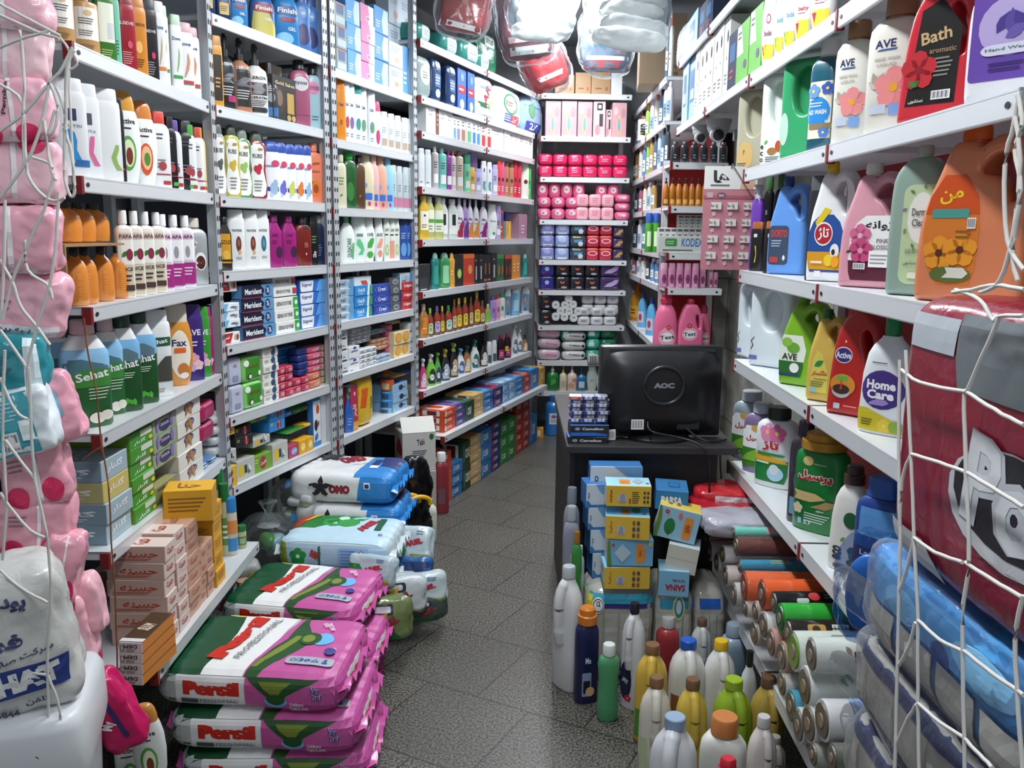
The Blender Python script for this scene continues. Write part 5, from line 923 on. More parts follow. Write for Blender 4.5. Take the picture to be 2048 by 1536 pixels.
bstyle('rlof','dark perfume carton with red top','perfume carton',('3a2420','c03a2a','301e1a'),[('r',-1,.84,1,1,'c04a2a'),('e',.0,.4,.4,.2,'8a4a34')],[],[],'perfume_carton')
bstyle('orta','orange perfume carton','perfume carton',('d88a3a','e0984a','c87a30'),[('l',-.5,.3,.5,.7,3,'f0dcb0')],[],[],'perfume_carton')
stk('D',5,'10',('comb',72,156,540,1,1,.04),('lime',326,392,470,1,1,.07),('rort',392,472,465,1,1,.07),('blk',474,538,468,2,1,.07),('blkO',538,600,470,2,1,.07),('blk',600,640,460,1,1,.07),('glof',640,695,468,2,1,.06),('rlof',696,750,472,2,1,.06),('orta',752,812,475,2,1,.06))
row('D',5,'10',('eTl',1,150,212,460),('eGr',1,205,292,458),('eOr',1,280,326,462),('eTl',1,818,858,470))
style('lfO','amber bottle with orange leaf label','bottle','oil','9a6a34:x','cyl','c8b8a0',[('q',[(.15,-.75,.75),(.4,-.9,.9),(.7,-.5,.5),(.9,-.1,.1)],'d8802a',4),('l',-.5,.3,.5,.4,1,'f0d0a0')],.6,'oil_bottle')
for k,lc,cc,ds in(('oG','b8d8a0','8ac040','amber oil bottle with pale green label'),('oP','c0a8d8','7a5aa8','amber oil bottle with lilac label'),('oY','e8c83a','e0b830','amber oil bottle with yellow label'),('oM','b8d8c8','3a8a4a','amber oil bottle with mint label'),('oC','d8c090','8a5a3a','amber oil bottle with cream label')):
 style(k,ds,'bottle','oil','6a3a1c:x','cyl',cc,[('R',-.7,.12,.7,.6,lc,.8),('e',0,.74,.5,.13,'c02a2a'),('t',0,.5,.08,'Prof','24408a',0,.7),('l',-.4,.25,.4,.4,2,'6a6a6a')],.6,'oil_bottle')
style('oGr','small lime oil bottle','bottle','oil','8aa84a:x','cyl','c8d8b0',[('R',-.7,.12,.7,.6,'7ac04a',.6)],.6,'oil_bottle')
for k,c,cc,ds in(('sLi','a890c8','6a5aa0','lilac baby soap bottle'),('sPi','e0a0b8','d03a4a','pink baby soap bottle with red cap'),('sWg','dce4dc','3a9a5a','white baby soap bottle with green cap')):
 style(k,ds,'bottle','std',c,'cyl',cc,[('e',0,.5,.4,.12,'8a5ab0' if k!='sWg' else '3a9a5a'),('a',-.3,.15,.5,50,'d04a6a')],.6,'baby_bottle')
style('pic','white bottle printed with a family photo','bottle','flat','c8d0d8','flip','d0d8dc',[('r',-.9,.1,.9,.85,'6a8aa8'),('e',-.3,.6,.25,.1,'c89a80'),('e',.2,.45,.25,.1,'b0806a'),('a',-.4,.12,.8,70,'3a3a44')],.6,'shampoo_bottle')
style('blu','sky blue bottle','bottle','flat','7ab4d4','flip','d8e4ea',[('R',-.6,.2,.6,.7,'a8d0e4',.3)],.6,'shampoo_bottle')
row('D',6,'10',('lfO',1,64,132,835,1.1),('oG',1,122,170,865),('oP',1,170,222,850),('oY',1,218,252,850),('oM',1,252,308,845),('oC',1,304,342,800),('oY',2,334,424,792,1.05),('oC',1,424,466,780),('oY',1,460,514,745),('oC',1,508,548,810),('oGr',1,546,590,835),('sLi',1,578,630,775),('sPi',1,618,660,768),('sWg',1,645,692,758),('pic',1,690,735,720),('blu',1,732,800,728),('pic',1,828,884,705))
for k,c,cc,ds,lc in(('kPi','b83a6a:x','e8e8e8','pink kitchen spray bottle','e0b0c4'),('kGr','7ac040:x','e8e8e0','lime green spray bottle with white trigger','2a3a2a'),('kG2','5aa050:x','6aa840','green spray bottle with green trigger','3a3f6a'),('kBk','1e2024:x','c8b04a','black spray bottle with yellow trigger','a8b8c8'),('kB2','17181c:x','a8c860','tall black spray bottle','c8a888'),('kWh','dfe4e6','7aa8c8','white spray bottle with blue trigger','4a6aa0'),('kBr','9a6a3a','3a4a50','brown spray bottle','d8c0a0'),('kWg','dfe6e4','3a8a70','white spray bottle with teal trigger','3a6a6a'),('kCo','2a1c1a:x','1e1e20','dark brown spray bottle','d8d0c8'),('kW2','e2e6e8','e2e6e8','white spray bottle with white trigger','6a7a8a')):
 style(k,ds,'spray bottle','spray',c,'trig',cc,[('q',[(.08,-.6,.6),(.3,-.8,.8),(.55,-.5,.7),(.7,-.1,.4)],lc,4),('e',0,.35,.4,.13,'e8ecee'),('t',0,.36,.07,'Cif','2a3a6a',20,.5)],.6,'spray_bottle')
style('kRd','black and magenta cleaner bottle','bottle','neck','2a1c24','cyl','b02a5a',[('r',-.8,.1,.8,.5,'a83a6a'),('l',-.5,.2,.5,.4,2,'e8d0dc')],.6,'cleaner_bottle')
style('kWc','white cleaner bottle with dark label','bottle','flat','d8dcde','flip','e0e4e6',[('R',-.7,.1,.7,.5,'4a5a64',.2)],.6,'cleaner_bottle')
row('D',7,'10',('kPi',1,66,122,1235),('kGr',1,112,190,1200),('kG2',1,172,228,1190),('kBk',1,220,290,1165),('kB2',1,280,352,1120),('kWh',1,335,400,1160),('kBr',1,382,446,1140),('kWg',1,438,506,1095),('kCo',1,505,568,1095),('kWc',2,560,632,1110),('kRd',2,640,738,1065),('kW2',1,736,790,985),('kW2',1,772,824,1020),('kBr',1,818,860,1060))
tg=G().loft([(0,.026,.026),(.0015,.026,.026)],4,0,Matrix.Rotation(math.pi/2,4,'X')@Matrix.Rotation(0,4,'Z'));q=spot(RK['D'],pv('10',727,1160)[0],pv('10',0,1120)[1],.719,.012)
o=new('hanging_tag',tg.mesh('hanging_tag','d8c23a',smooth=None));o.location=(q[0].x-.02,q[0].y-.03,.80);o.rotation_euler=(0,math.radians(0),.9);tag(o,'yellow diamond tag in front of white spray bottles','price tag')
# powder cartons on the deep lowest shelf, and the floor stack beneath it
def pwd(k,c,ds,c2='e8e8ec',w='OXI'):
 bstyle(k,ds,'powder carton',(c,c,c),[('t',-.1,.5,.4,w,'e8e4e0',0,.8),('r',-.9,.15,-.6,.85,c2)],[('q',[(.1,-.8,.8),(.5,-.6,.9),(.9,-.9,.6)],c2,4),('e',.1,.5,.5,.25,c)],[('R',-.4,.2,.7,.9,'d8d8d4',.1),('r',-.1,.25,.5,.85,'6a2a2a')],'powder_carton')
pwd('pO','c8461e','orange powder carton','d8d0c8');pwd('pV','4a3f78','violet powder carton','7a6aa8');pwd('pDg','1f3a2c','dark green powder carton','2f6a44');pwd('pBe','b89a6a','tan powder carton','d8a84a');pwd('pB','2a6aa4','blue powder carton','5aa0c8');pwd('pN','2a2f6a','navy powder carton with red top','c02a44');pwd('pL','6a94c0','pale blue powder carton','c8dcec');pwd('pR','a03028','red powder carton','d86a4a');pwd('pG','2a7a3a','green powder carton','4aa858');pwd('pY','c8901e','amber powder carton','e0b850')
dq=.21
stk('D',8,'13',('pO',462,562,330,1,3,dq,-.1),('pV',562,646,290,1,3,dq,-.1),('pDg',646,722,262,1,1,dq,-.1),('pBe',722,802,205,1,3,dq,-.1),('pB',804,886,180,1,3,dq,-.1),('pN',888,966,150,1,2,dq,-.1),('pL',968,1074,95,2,2,dq,-.1),('pB',1076,1146,60,1,3,dq,-.1),('pR',1148,1200,40,1,2,dq,-.1),('pB',1202,1276,-10,1,1,dq,-.1),('pY',1276,1325,-20,1,1,dq,-.1))
RK['D'].zs.append(0.001)
_w=where
def where(rk,si):
 return 'floor under the long rack' if(rk,si)==('D',9)else _w(rk,si)
stk('D',9,'13',('pR',345,432,680,1,5,.2,-.06),('pO',434,530,705,1,5,.2,-.1),('pB',532,622,780,1,3,.2,-.1),('pDg',624,718,600,1,2,.2,-.1),('pBe',690,782,560,1,6,.2,-.1),('pB',782,872,500,1,3,.2,-.1),('pN',874,948,440,1,6,.2,-.1),('pG',950,1080,420,2,3,.2,-.09),('pR',1082,1196,260,2,5,.2,-.08),('pB',1198,1258,380,1,1,.2,-.08))
# ================================================================ end rack
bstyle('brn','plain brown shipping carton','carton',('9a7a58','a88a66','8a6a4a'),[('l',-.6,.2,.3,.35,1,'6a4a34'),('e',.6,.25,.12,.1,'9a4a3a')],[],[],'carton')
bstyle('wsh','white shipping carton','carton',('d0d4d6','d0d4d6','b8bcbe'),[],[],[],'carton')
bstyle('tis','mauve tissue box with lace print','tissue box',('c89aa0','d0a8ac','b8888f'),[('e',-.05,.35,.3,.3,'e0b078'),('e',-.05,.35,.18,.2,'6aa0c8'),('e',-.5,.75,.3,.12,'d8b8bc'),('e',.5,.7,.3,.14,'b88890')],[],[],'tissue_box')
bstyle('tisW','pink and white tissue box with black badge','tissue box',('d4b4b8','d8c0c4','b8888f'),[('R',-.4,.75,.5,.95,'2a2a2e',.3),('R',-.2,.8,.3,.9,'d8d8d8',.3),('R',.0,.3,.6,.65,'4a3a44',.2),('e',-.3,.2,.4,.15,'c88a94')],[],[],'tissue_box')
stk('E',0,'9',('brn',1060,1205,545,1,1,.2),('brn',1208,1325,528,1,1,.2),('brn',1327,1470,525,1,1,.2),('wsh',1472,1556,530,1,1,.2))
stk('E',1,'9',('tis',990,1105,735,1,1,.12),('tis',1108,1222,735,1,1,.12),('tis',1226,1335,740,1,1,.12),('tisW',1340,1430,738,1,1,.12),('tisW',1430,1475,800,1,1,.12,.05),('tis',1478,1585,748,1,1,.12))
def pk(k,c,ds,ops,ex=(4,4,4),amp=.003,seed=20):bstyle(k,ds,'sanitary pack',c+':g',ops,[],[],'sanitary_pack',(ex,amp,16,seed))
pk('pkM','cf2558','magenta sanitary pack',[('l',-.5,-.3,.5,.3,2,'f0a0c0')])
pk('pkR','d85f88','rose sanitary pack with green leaf',[('e',0,.1,.5,.4,'f0c0d0'),('a',-.4,.1,.8,0,'5a9a6a')],(3,3,3),.003,21)
pk('pkL','e6a8b4','pale pink sanitary pack',[('l',-.5,-.4,.6,.5,3,'c8788a')],(5,5,5),.002,22)
stk('E',2,'9',('pkM',935,1596,1128,6,2,.12))
stk('E',3,'10',('pkL',1215,1495,30,3,2,.1))
stk('E',3,'9',('pkR',930,1240,1440,3,2,.1,.02,0),('pkR',925,1280,1330,4,1,.1,.03,.16),('pkR',1500,1615,1420,1,3,.1,.02),('pkR',1360,1530,1345,2,1,.1,.03,.17))
pk('lil1','7f84c0','periwinkle sanitary pack, white foot',[('r',-.9,-.9,.9,-.5,'d8dce8'),('l',-.3,-.8,.7,-.6,1,'2a2a34'),('e',0,.3,.5,.4,'a0a8d8')],(6,5,6),.002,23)
pk('lil2','8a9ccc','light blue sanitary pack, white foot',[('r',-.9,-.9,.9,-.6,'dfe2ea'),('e',0,.3,.6,.5,'b0bce0')],(6,5,6),.002,24)
pk('drk1','3a4450','dark sanitary pack with blue band',[('q',[(-.2,-.9,.9),(.3,-.9,.9)],'4a86b0',4),('f',.3,-.4,.3,'d8d0d8'),('l',-.6,.5,.6,.8,1,'c8c060')],(6,5,6),.002,25)
pk('rd1','b83048','red sanitary pack with white ring',[('e',0,.1,.75,.4,'e8c8cc'),('e',0,.1,.6,.28,'b83048'),('r',-.9,.7,.9,.9,'d86a4a')],(6,5,6),.002,26)
pk('pur1','3f3058','dark purple sanitary pack',[('q',[(-.5,-.7,.2),(.1,-.2,.8),(.5,.2,.8)],'a88a4a',3)],(6,5,6),.002,27)
stk('E',4,'10',('lil1',955,1058,222,1,3,.1),('lil2',1062,1168,225,1,3,.1),('drk1',1172,1290,225,1,3,.1),('rd1',1292,1482,228,2,3,.1),('pur1',1484,1566,270,1,3,.1))
pk('blr','2f2f8a','blue sanitary pack with red corner',[('q',[(-.9,-.9,.6),(-.4,-.9,-.2)],'b02a44',4),('f',.0,.1,.3,'a0b0e0'),('r',-.9,.6,.9,.9,'24286a')],(7,6,7),.002,28)
pk('bkb','26242c','black sanitary pack with butterfly',[('a',0,-.1,.5,50,'d0603a'),('a',0,-.1,.5,130,'d0603a'),('l',-.7,.6,.5,.85,1,'5a9a9a'),('e',.2,-.6,.4,.15,'b0a8b8')],(7,6,7),.002,29)
pk('ppl','40305a','long purple sanitary pack with swoosh',[('q',[(-.5,-.9,.1),(-.1,-.4,.6),(.3,.2,.8),(.6,.5,.9)],'a894c0',3),('l',.3,-.7,.8,-.5,1,'b08a5a')],(7,6,7),.002,30)
stk('E',5,'10',('blr',948,1056,520,1,2,.1),('bkb',1062,1388,518,3,2,.1),('ppl',1392,1542,535,1,2,.1))
pk('whp','c4c6c8','white wrapped cotton pack',[('l',-.5,-.3,.6,.3,2,'6a6c70')],(4,4,4),.002,31)
stk('E',6,'10',('bkb',952,1038,762,1,2,.1),('whp',1225,1515,860,3,2,.1),('whp',1255,1530,762,3,2,.1,.03,.085))
def rollends():
 r=RK['E'];m=G().loft([(-.1,.03,.03,2.3),(-.095,.034,.034,2.3),(.09,.034,.034,2.3),(.1,.03,.03,2.3),(.1,.012,.012),(.09,.01,.01)],20,0,Matrix.Rotation(math.pi/2,4,'X')).mesh('bag_roll','cfd1d2:g',smooth=40);first=None
 for i,(x,y)in enumerate(((1062,920),(1125,922),(1188,928),(1095,880),(1158,882),(1218,882),(1065,835),(1128,838),(1190,832),(1155,788))):
  a,b=pv('10',x,y);A,B=r.line(.12);q,t=atL(a,b,A,B);o=new('bag_roll',m);o.location=q;o.rotation_euler=(0,0,random.uniform(-.06,.06))
  reg(o,'white bag roll end on','bag roll','seventh shelf of end rack',round(q.x,3),(0,0,0,1,1,1,2,2,2,3)[i],'place','long rack')
rollends()
pk('wp1','b8a8b4','silver pink wet wipes pack',[('e',.1,.1,.6,.4,'d89ab0'),('t',.2,0,.3,'Beauty','6a3a54',-5,.9)],(5,4,2.4),.004,32)
pk('wpw','c8c8c8','white wet wipes pack',[('t',.1,.1,.3,'SUMMER','2a2a2e',-4,1.0),('e',.75,.0,.12,.3,'2a2a2e')],(5,4,2.4),.004,33)
pk('wpt','3a9a84','teal wet wipes pack',[('R',-.7,-.4,.1,.4,'c8dcd8',.3)],(4,4,2.6),.005,34)
pk('wpg','1f6a4c','dark green wet wipes pack',[('l',-.5,-.3,.3,.3,2,'6ab090')],(4,4,2.6),.005,35)
pk('ban','b4b2b0','striped banded cotton pack',[('r',-.6+.3*i,-.7,-.45+.3*i,.7,'3a3a3e')for i in range(4)],(4,4,4),.003,36)
stk('E',7,'10',('wp1',932,1105,985,1,3,.12),('wpw',1110,1290,1040,1,3,.12),('wpt',1105,1200,985,1,1,.12,.02,.155),('wpt',1292,1395,990,1,3,.12,.02,.0),('wpg',1392,1515,990,1,3,.12),('ban',1300,1385,1205,1,1,.06,-.06,-.02))
style('pgr','green pump soap bottle','pump bottle','pump','1f7a34:x','pump','d8dcd8',[('a',-.3,.3,.6,60,'5aa04a'),('e',.1,.5,.4,.14,'4a9a50')],.7,'pump_bottle')
style('pcr','cream pump soap bottle with yellow pump','pump bottle','pump','d4ccb4','pump','c8b85a',[('e',0,.4,.5,.2,'b0a890')],.7,'pump_bottle')
style('pfl','floral pump soap bottle','pump bottle','pump','d8c4b8','pump','e0dcd8',[('f',-.2,.3,.5,'d08a6a'),('f',.4,.6,.4,'c87a5a')],.7,'pump_bottle')
style('pbl','blue pump soap bottle','pump bottle','pump','1f6a9a:x','pump','24506a',[('R',-.6,.2,.6,.6,'b8c8d0',.3)],.7,'pump_bottle')
style('pwh','tall white bottle with clear neck','bottle','oval','bcc6c0','flip','c8d0cc',[('l',-.4,.5,.4,.6,2,'6a7a74')],.6,'lotion_bottle')
row('E',8,'10',('pgr',1,998,1088,1258),('pcr',1,1092,1148,1280),('pfl',1,1148,1222,1278),('pbl',1,1218,1290,1300),('pwh',1,1290,1372,1285),('pwh',1,1365,1420,1310))
# ================================================================ red rack along the far wall and its end unit
for k,c,cc,ds in(('f1','c8ccd0','d8dcde','white bottle'),('f2','4a6a8a','2a3a4a','slate blue bottle'),('f3','b08a50','3a2a20','amber bottle'),('f4','3a3e44','1e2022','charcoal bottle'),('f5','8fb04a','e0c040','lime bottle with yellow cap'),('f6','5a86b4','e0e4e8','blue bottle with white cap'),('f7','a05a6a','3a2a30','mauve bottle'),('f8','d8d4c8','c86a4a','cream bottle with orange cap')):
 style(k,ds,'bottle','std',c,'cyl',cc,[('R',-.6,.2,.6,.6,'d8dcdc' if k!='f1' else '7a9ab0',.2),('l',-.4,.3,.4,.5,2,'4a4a50')],.8,'bottle')
def mixrow(rk,si,view,x0,x1,yt0,yt1,ks,n):
 for i in range(n):
  a=x0+(x1-x0)*i/n;b2=x0+(x1-x0)*(i+1)/n;y=yt0+(yt1-yt0)*(i+.5)/n
  row(rk,si,view,(ks[i%len(ks)],1,a,b2,y,1.15))
mixrow('F',1,'8a',100,415,760,570,['f1','f6','f7','f5','f1','f8','f2','f1'],9)
mixrow('F',0,'8a',250,410,390,120,['f8','f2','f4','f2','f2'],6)
mixrow('F',2,'8a',95,380,1120,960,['f4','f3','f8','f6','f5','f3','f2','f1','f2'],10)
mixrow('F',3,'11b',100,330,10,-90,['f1','f4','f7','f8','f1','f3','f6'],6)
mixrow('F',4,'11b',85,330,290,240,['f1','f4','f1','f2','f5','f1','f1'],6)
mixrow('F',5,'11b',75,365,595,625,['f1','f7','f1','f8','f4','f6','f6'],7)
style('dArk','dark perfume bottle','bottle','std','24282c:x','cyl','3a4046',[('l',-.4,.2,.4,.5,2,'8a9aa4')],.8,'perfume_bottle')
row('H',0,'8a',('dArk',6,385,830,1090,.8))
style('oilA','amber massage oil bottle with black pump','bottle','oil','b06a18:x','pump','1c1c1c',[('R',-.6,.1,.6,.3,'d8a860',.3)],.8,'oil_bottle')
row('H',1,'11b',('oilA',7,385,795,-110,1.0))
bstyle('kod','white display carton with blue lettering','display carton',('c4c6c2','b4b6b2','b8bab6'),[('t',.45,.62,.5,'KODEX','2f74b0',0,.9),('R',-.7,.4,-.2,.85,'3a8a44',.3),('l',-.66,.5,-.24,.75,2,'a8d0a8'),('l',-.8,.1,.9,.25,1,'4a4a4a')],[],[],'display_carton')
bstyle('smw','small white cream carton with grey print','cream carton',('d0d0cc','c8c8c4','b8b8b4'),[('l',-.6,.3,.5,.8,3,'7a7a7c'),('r',-.8,.85,.8,.95,'5a5a60')],[],[],'cream_carton')
stk('H',2,'11b',('kod',338,775,415,1,1,.03,.005),('smw',345,790,340,8,1,.05,.06),('smw',520,790,225,5,1,.05,.13,.12))
style('grnJ','green jar with blue lid','jar','jar','4a9a30','flip','2f5aa8',[('R',-.5,.2,.6,.7,'d8e8c8',.3)],1,'cream_jar')
row('H',2,'11b',('grnJ',2,228,355,208,1,.1))
style('pkD','pink roll on deodorant','deodorant','stick','cf8ab0','flip','d49ab8',[('e',0,.5,.6,.25,'8a3a6a'),('t',0,.5,.1,'Flo','3a2a4a',0,.8),('R',-.3,.1,.4,.2,'d8c0d0',.2)],.8,'deodorant')
row('H',3,'11b',('pkD',5,360,715,660,.92),('pkD',1,715,778,690,.9,.04),('pkD',2,800,885,745,.9,.08))
style('tstE','pink fabric softener jug with rounded cap','softener jug','slope','d8668e','wide','b02a4a',[('e',.1,.3,.7,.2,'e8a0b8'),('e',.1,.3,.5,.1,'e8e8ea'),('t',.1,.3,.08,'Test','14141c',5,1.2),('f',.2,.5,.2,'c83a5a')],.55,'softener_jug')
style('tstF','pink fabric softener jug with open side grip','softener jug','side','d8668e','cyl','b02a4a',[('e',-.1,.34,.62,.13,'e8a0b8'),('e',-.1,.34,.5,.08,'e8e8ea'),('t',-.1,.34,.075,'Test','14141c',5,1.0),('f',-.15,.5,.2,'c83a5a')],.5,'softener_jug')
row('H',4,'11b',('tstE',1,300,525,935),('tstF',1,525,740,985,1.08),('tstE',1,690,815,1040,1.1,.12))
style('sfA','amber softener bottle with orange cap','bottle','slope','c88a2a:x','cyl','d86a2a',[('r',-.7,.1,.7,.5,'e0a840'),('l',-.5,.2,.5,.4,2,'5a3a1a')],.6,'softener_bottle')
style('sfW','white softener bottle','bottle','slope','dcdcd8','cyl','e0e0e0',[],.6,'softener_bottle')
style('sfB','sky blue softener bottle with picture label','bottle','slope','5aa4d4','cyl','2f4fa8',[('R',-.7,.15,.7,.55,'c8b8c4',.3),('e',0,.35,.4,.12,'8a4a6a')],.6,'softener_bottle')
row('F',6,'11b',('sfW',1,40,110,880,1),('sfA',1,75,200,845),('sfB',2,165,330,925,1.1))
# ================================================================ high shelf over the desk
bstyle('hsW','tall white hair colour carton','carton',('d8dad4','d0d2cc','c4c6c0'),[('e',.3,.75,.3,.08,'4a4a4a'),('a',.1,.45,.4,70,'4a4a3a'),('l',-.5,.15,.5,.3,3,'8a8a84')],[],[],'carton')
bstyle('hsN','navy hair colour carton','carton',('26344e','2e3c58','1e2a42'),[('r',-.6,.5,.6,.8,'3a6a9a'),('l',-.5,.2,.5,.4,2,'b84a4a')],[],[],'carton')
bstyle('hsB','pale blue carton with picture strip','carton',('8fb0c8','9ab8cc','7a9ab4'),[('r',-.5,.3,.5,.8,'4a6a8a'),('r',-.4,.35,.4,.5,'a8c4d8')],[],[],'carton')
bstyle('hsG','bright green and white carton','carton',('6fb454','7abc60','5a9a44'),[('q',[(.5,-.95,.2),(.98,-.95,-.3)],'dfe4dc',3),('l',-.8,.75,-.1,.9,2,'3a4a3a'),('e',.5,.3,.25,.07,'6a5a90'),('r',-1,0,1,.06,'e4e6e0')],[],[],'carton')
bstyle('hsC','clear bag with foil edges','plastic pack','a8b4bc:g',[('l',-.6,-.6,.6,.6,6,'d0d8dc')],[],[],'plastic_pack',((4,4,6),.006,14,40))
stk('J',1,'u',('hsB',790,868,760,1,1,.1),('hsB',875,975,660,1,1,.1,.03),('hsW',960,1376,430,7,1,.12),('hsN',1376,1480,420,1,1,.12),('hsG',1484,1640,290,1,1,.12))
stk('J',0,'u',('hsC',690,850,350,1,1,.12),('hsB',850,1000,200,1,1,.12),('hsN',1000,1160,10,2,1,.1))
# ================================================================ jug rack
style('bobi','white baby bottle with berry round logo','bottle','oval','ecedee','flip','e6e8ea',[('e',0,.7,.3,.07,'b8386a'),('e',0,.7,.2,.045,'ecedee'),('t',0,.5,.08,'bobi','8a3a6a',0,.9),('q',[(.14,-.6,.7),(.24,-.75,.8),(.34,-.7,.75)],'e8d83a',4),('p',[(-.75,.34),(-.1,.34),(-.45,.17)],'b02a5a')],.5,'baby_bottle')
style('bobiG','white baby bottle with green corner label','bottle','oval','ecedee','flip','e6e8ea',[('t',.1,.6,.09,'bobi','4a9ab0',0,1.0),('q',[(.12,-.6,.7),(.24,-.75,.8),(.34,-.7,.75)],'e8d83a',4),('p',[(-.75,.34),(-.1,.34),(-.45,.15)],'3aa04a')],.5,'baby_bottle')
style('bobiY','white baby bottle with red lettering','bottle','oval','ecedee','flip','e6e8ea',[('t',.1,.58,.09,'baby','b0384a',0,1.1),('l',-.5,.5,.6,.53,1,'b0384a'),('q',[(.08,-.6,.7),(.24,-.75,.8),(.4,-.7,.75)],'e8d83a',4),('p',[(-.75,.36),(-.3,.36),(-.5,.17)],'a83a5a')],.5,'baby_bottle')
stk('K',1,'u',('hsG',1650,1800,100,1,1,.12))
row('K',1,'8a',('bobi',1,1092,1218,-150),('bobiG',1,1192,1284,-170),('bobiG',1,1262,1372,-200),('bobiY',1,1350,1492,-240),('bobiY',1,1472,1660,-300))
style('jgC','grey cream jug with oval grip hollow','jug','disc','b4b29c:t',None,'b4b29c',[('e',-.35,.2,.5,.17,'d0b070'),('t',-.45,.24,.03,'گل','3a3428',60,.3),('l',-.8,.04,-.2,.12,3,'3a3a44')],.5,'soap_jug')
style('jgE','white soap jug with almond and apple print','jug','disc','dfe6e2:t',None,'dfe6e2',[('t',-.75,.2,.045,'e','2a2a2a',0,.2),('t',-.75,.13,.045,'c','2a2a2a',0,.2),('t',-.75,.06,.045,'o','2a2a2a',0,.2),('a',-.6,.23,.3,50,'5aa84a'),('e',-.1,.15,.3,.04,'9a6a3a'),('e',.3,.2,.2,.06,'b04a2a'),('l',-.5,.03,.5,.1,3,'4a4a4a')],.5,'soap_jug')
style('jgG','green soap jug with oval grip hollow','jug','disc','3aa06a:t',None,'3aa06a',[('e',-.75,.3,.2,.16,'b8d8c8')],.5,'soap_jug')
style('jgB','deep blue round soap bottle with white cap','bottle','std','12566a:x','cyl','e8e8e6',[('r',-.95,.14,.95,.74,'e8e0c8'),('e',-.1,.42,.8,.16,'2a86d0'),('t',-.1,.42,.05,'ND WASH','f0f4f8',0,1.2),('l',-.6,.47,.4,.53,2,'d0e4f4'),('R',-.6,.24,.8,.3,'8a7a5a',.1),('f',-.4,.64,.4,'6a9ad0'),('f',.5,.66,.35,'3a5ab0'),('f',.4,.2,.3,'4a7ac8')],.95,'soap_bottle')
style('jgA','white soap bottle with pink daisy and brown cap','bottle','std','e6e4da:t','cyl','a07858',[('t',-.2,.78,.07,'AVE','1f2f5a',0,.75),('q',[(.72,-.5,.2),(.735,-.4,.25)],'2a5a9a',3),('t',-.1,.65,.03,'HAND WASH','a8a498',0,.9),('t',-.1,.6,.03,'LIQUID','a8a498',0,.7),('a',-.4,.42,.5,60,'b0a898'),('a',-.4,.42,.5,110,'a09888'),('a',-.3,.4,.5,150,'b8b0a0'),('f',.2,.4,.62,'e08a8a','e0a030'),('R',-.6,.18,.0,.26,'b8c4d4',.05),('R',.1,.16,.6,.26,'7a9ad0',.05)],.6,'soap_bottle')
style('jgR','red peaked soap jug with black rose label','jug','peak','c8323e:t',None,'c8323e',[('p',[(-.72,.12),(.6,.12),(.66,.62),(.1,.82),(-.42,.76)],'1a1818'),('t',.0,.58,.085,'Bath','c8a878',8,.8),('t',.2,.48,.035,'aromatic','9a7a5a',0,.7),('l',.0,.3,.5,.44,5,'8a8a84'),('f',-.4,.36,.45,'c02a34','8a1a24'),('a',-.6,.25,.3,30,'3a6a34'),('a',-.4,.25,.3,150,'4a7a3a'),('b',.0,.15,.5,.21),('t',-.4,.15,.03,'دستشویی','e8e0d8',0,.4)],.45,'soap_jug')
style('jgL','white jug with violet flower label','jug','plain','e6e6ea:t','cyl','e0e0e4',[('R',-.85,.16,.85,.86,'6a4aa8',.12),('e',0,.55,.7,.22,'b8a8d8'),('e',-.3,.82,.3,.05,'2a8a4a'),('a',-.3,.5,.5,60,'4a3a8a'),('a',0,.48,.55,90,'5a4a9a'),('a',.3,.5,.5,120,'4a3a8a'),('a',-.1,.46,.5,30,'6a5aa8'),('R',-.6,.34,.8,.42,'d8d4e8',.3),('t',.1,.38,.03,'Hand Washing','4a7a6a',0,1.2),('l',-.4,.22,.5,.3,2,'3a2a6a')],.5,'soap_jug')
row('K',2,'r1',('jgC',1,60,270,425,1.05),('jgE',1,212,410,345,1.1),('jgG',1,330,630,250),('jgB',1,505,705,190,1.0),('jgA',1,650,905,70),('jgA',1,845,1230,-60,.95),('jgR',1,1080,1560,-130),('jgL',1,1510,2080,-190))
style('kPu','purple spray bottle with white cap','bottle','std','6a3aa8:x','trig','dfdfe2',[('r',-.6,.2,.6,.5,'8a6ac0')],.8,'spray_bottle')
style('kBl','black bottle with green neck','bottle','std','1a1c1e','cyl','3a6a3a:x',[('R',-.3,.7,.2,.76,'d8d8d4',.2),('q',[(.2,-.1,.0),(.3,.0,.1),(.4,-.1,.0)],'c8b070',2)],.8,'shampoo_bottle')
style('kAm','black and amber cologne bottle','bottle','flat','1a1a1c','flip','a05a24:x',[('R',-.3,.8,.2,.88,'d8d8d4',.2),('q',[(.2,-.1,.1),(.4,.1,.2),(.6,-.1,.1)],'c8a850',2)],.6,'cologne_bottle')
style('jDo','periwinkle blue detergent jug with arched grip','jug','arch','5f94dc','cyl','24408a',[('R',-.85,.1,.2,.5,'3a4a60',.35),('t',-.3,.42,.075,'DORTO','d83a34',0,.85),('l',-.7,.28,-.1,.36,3,'a8b8cc'),('a',.0,.14,.3,90,'e0e0e4'),('R',-.75,.12,-.3,.18,'b04040',.1)],.5,'detergent_jug')
style('kPo','black foil pouch between two jugs','pouch','flat','26282c','flip','54585e',[('l',-.5,.1,.5,.2,2,'6a6a70')],.5,'pouch')
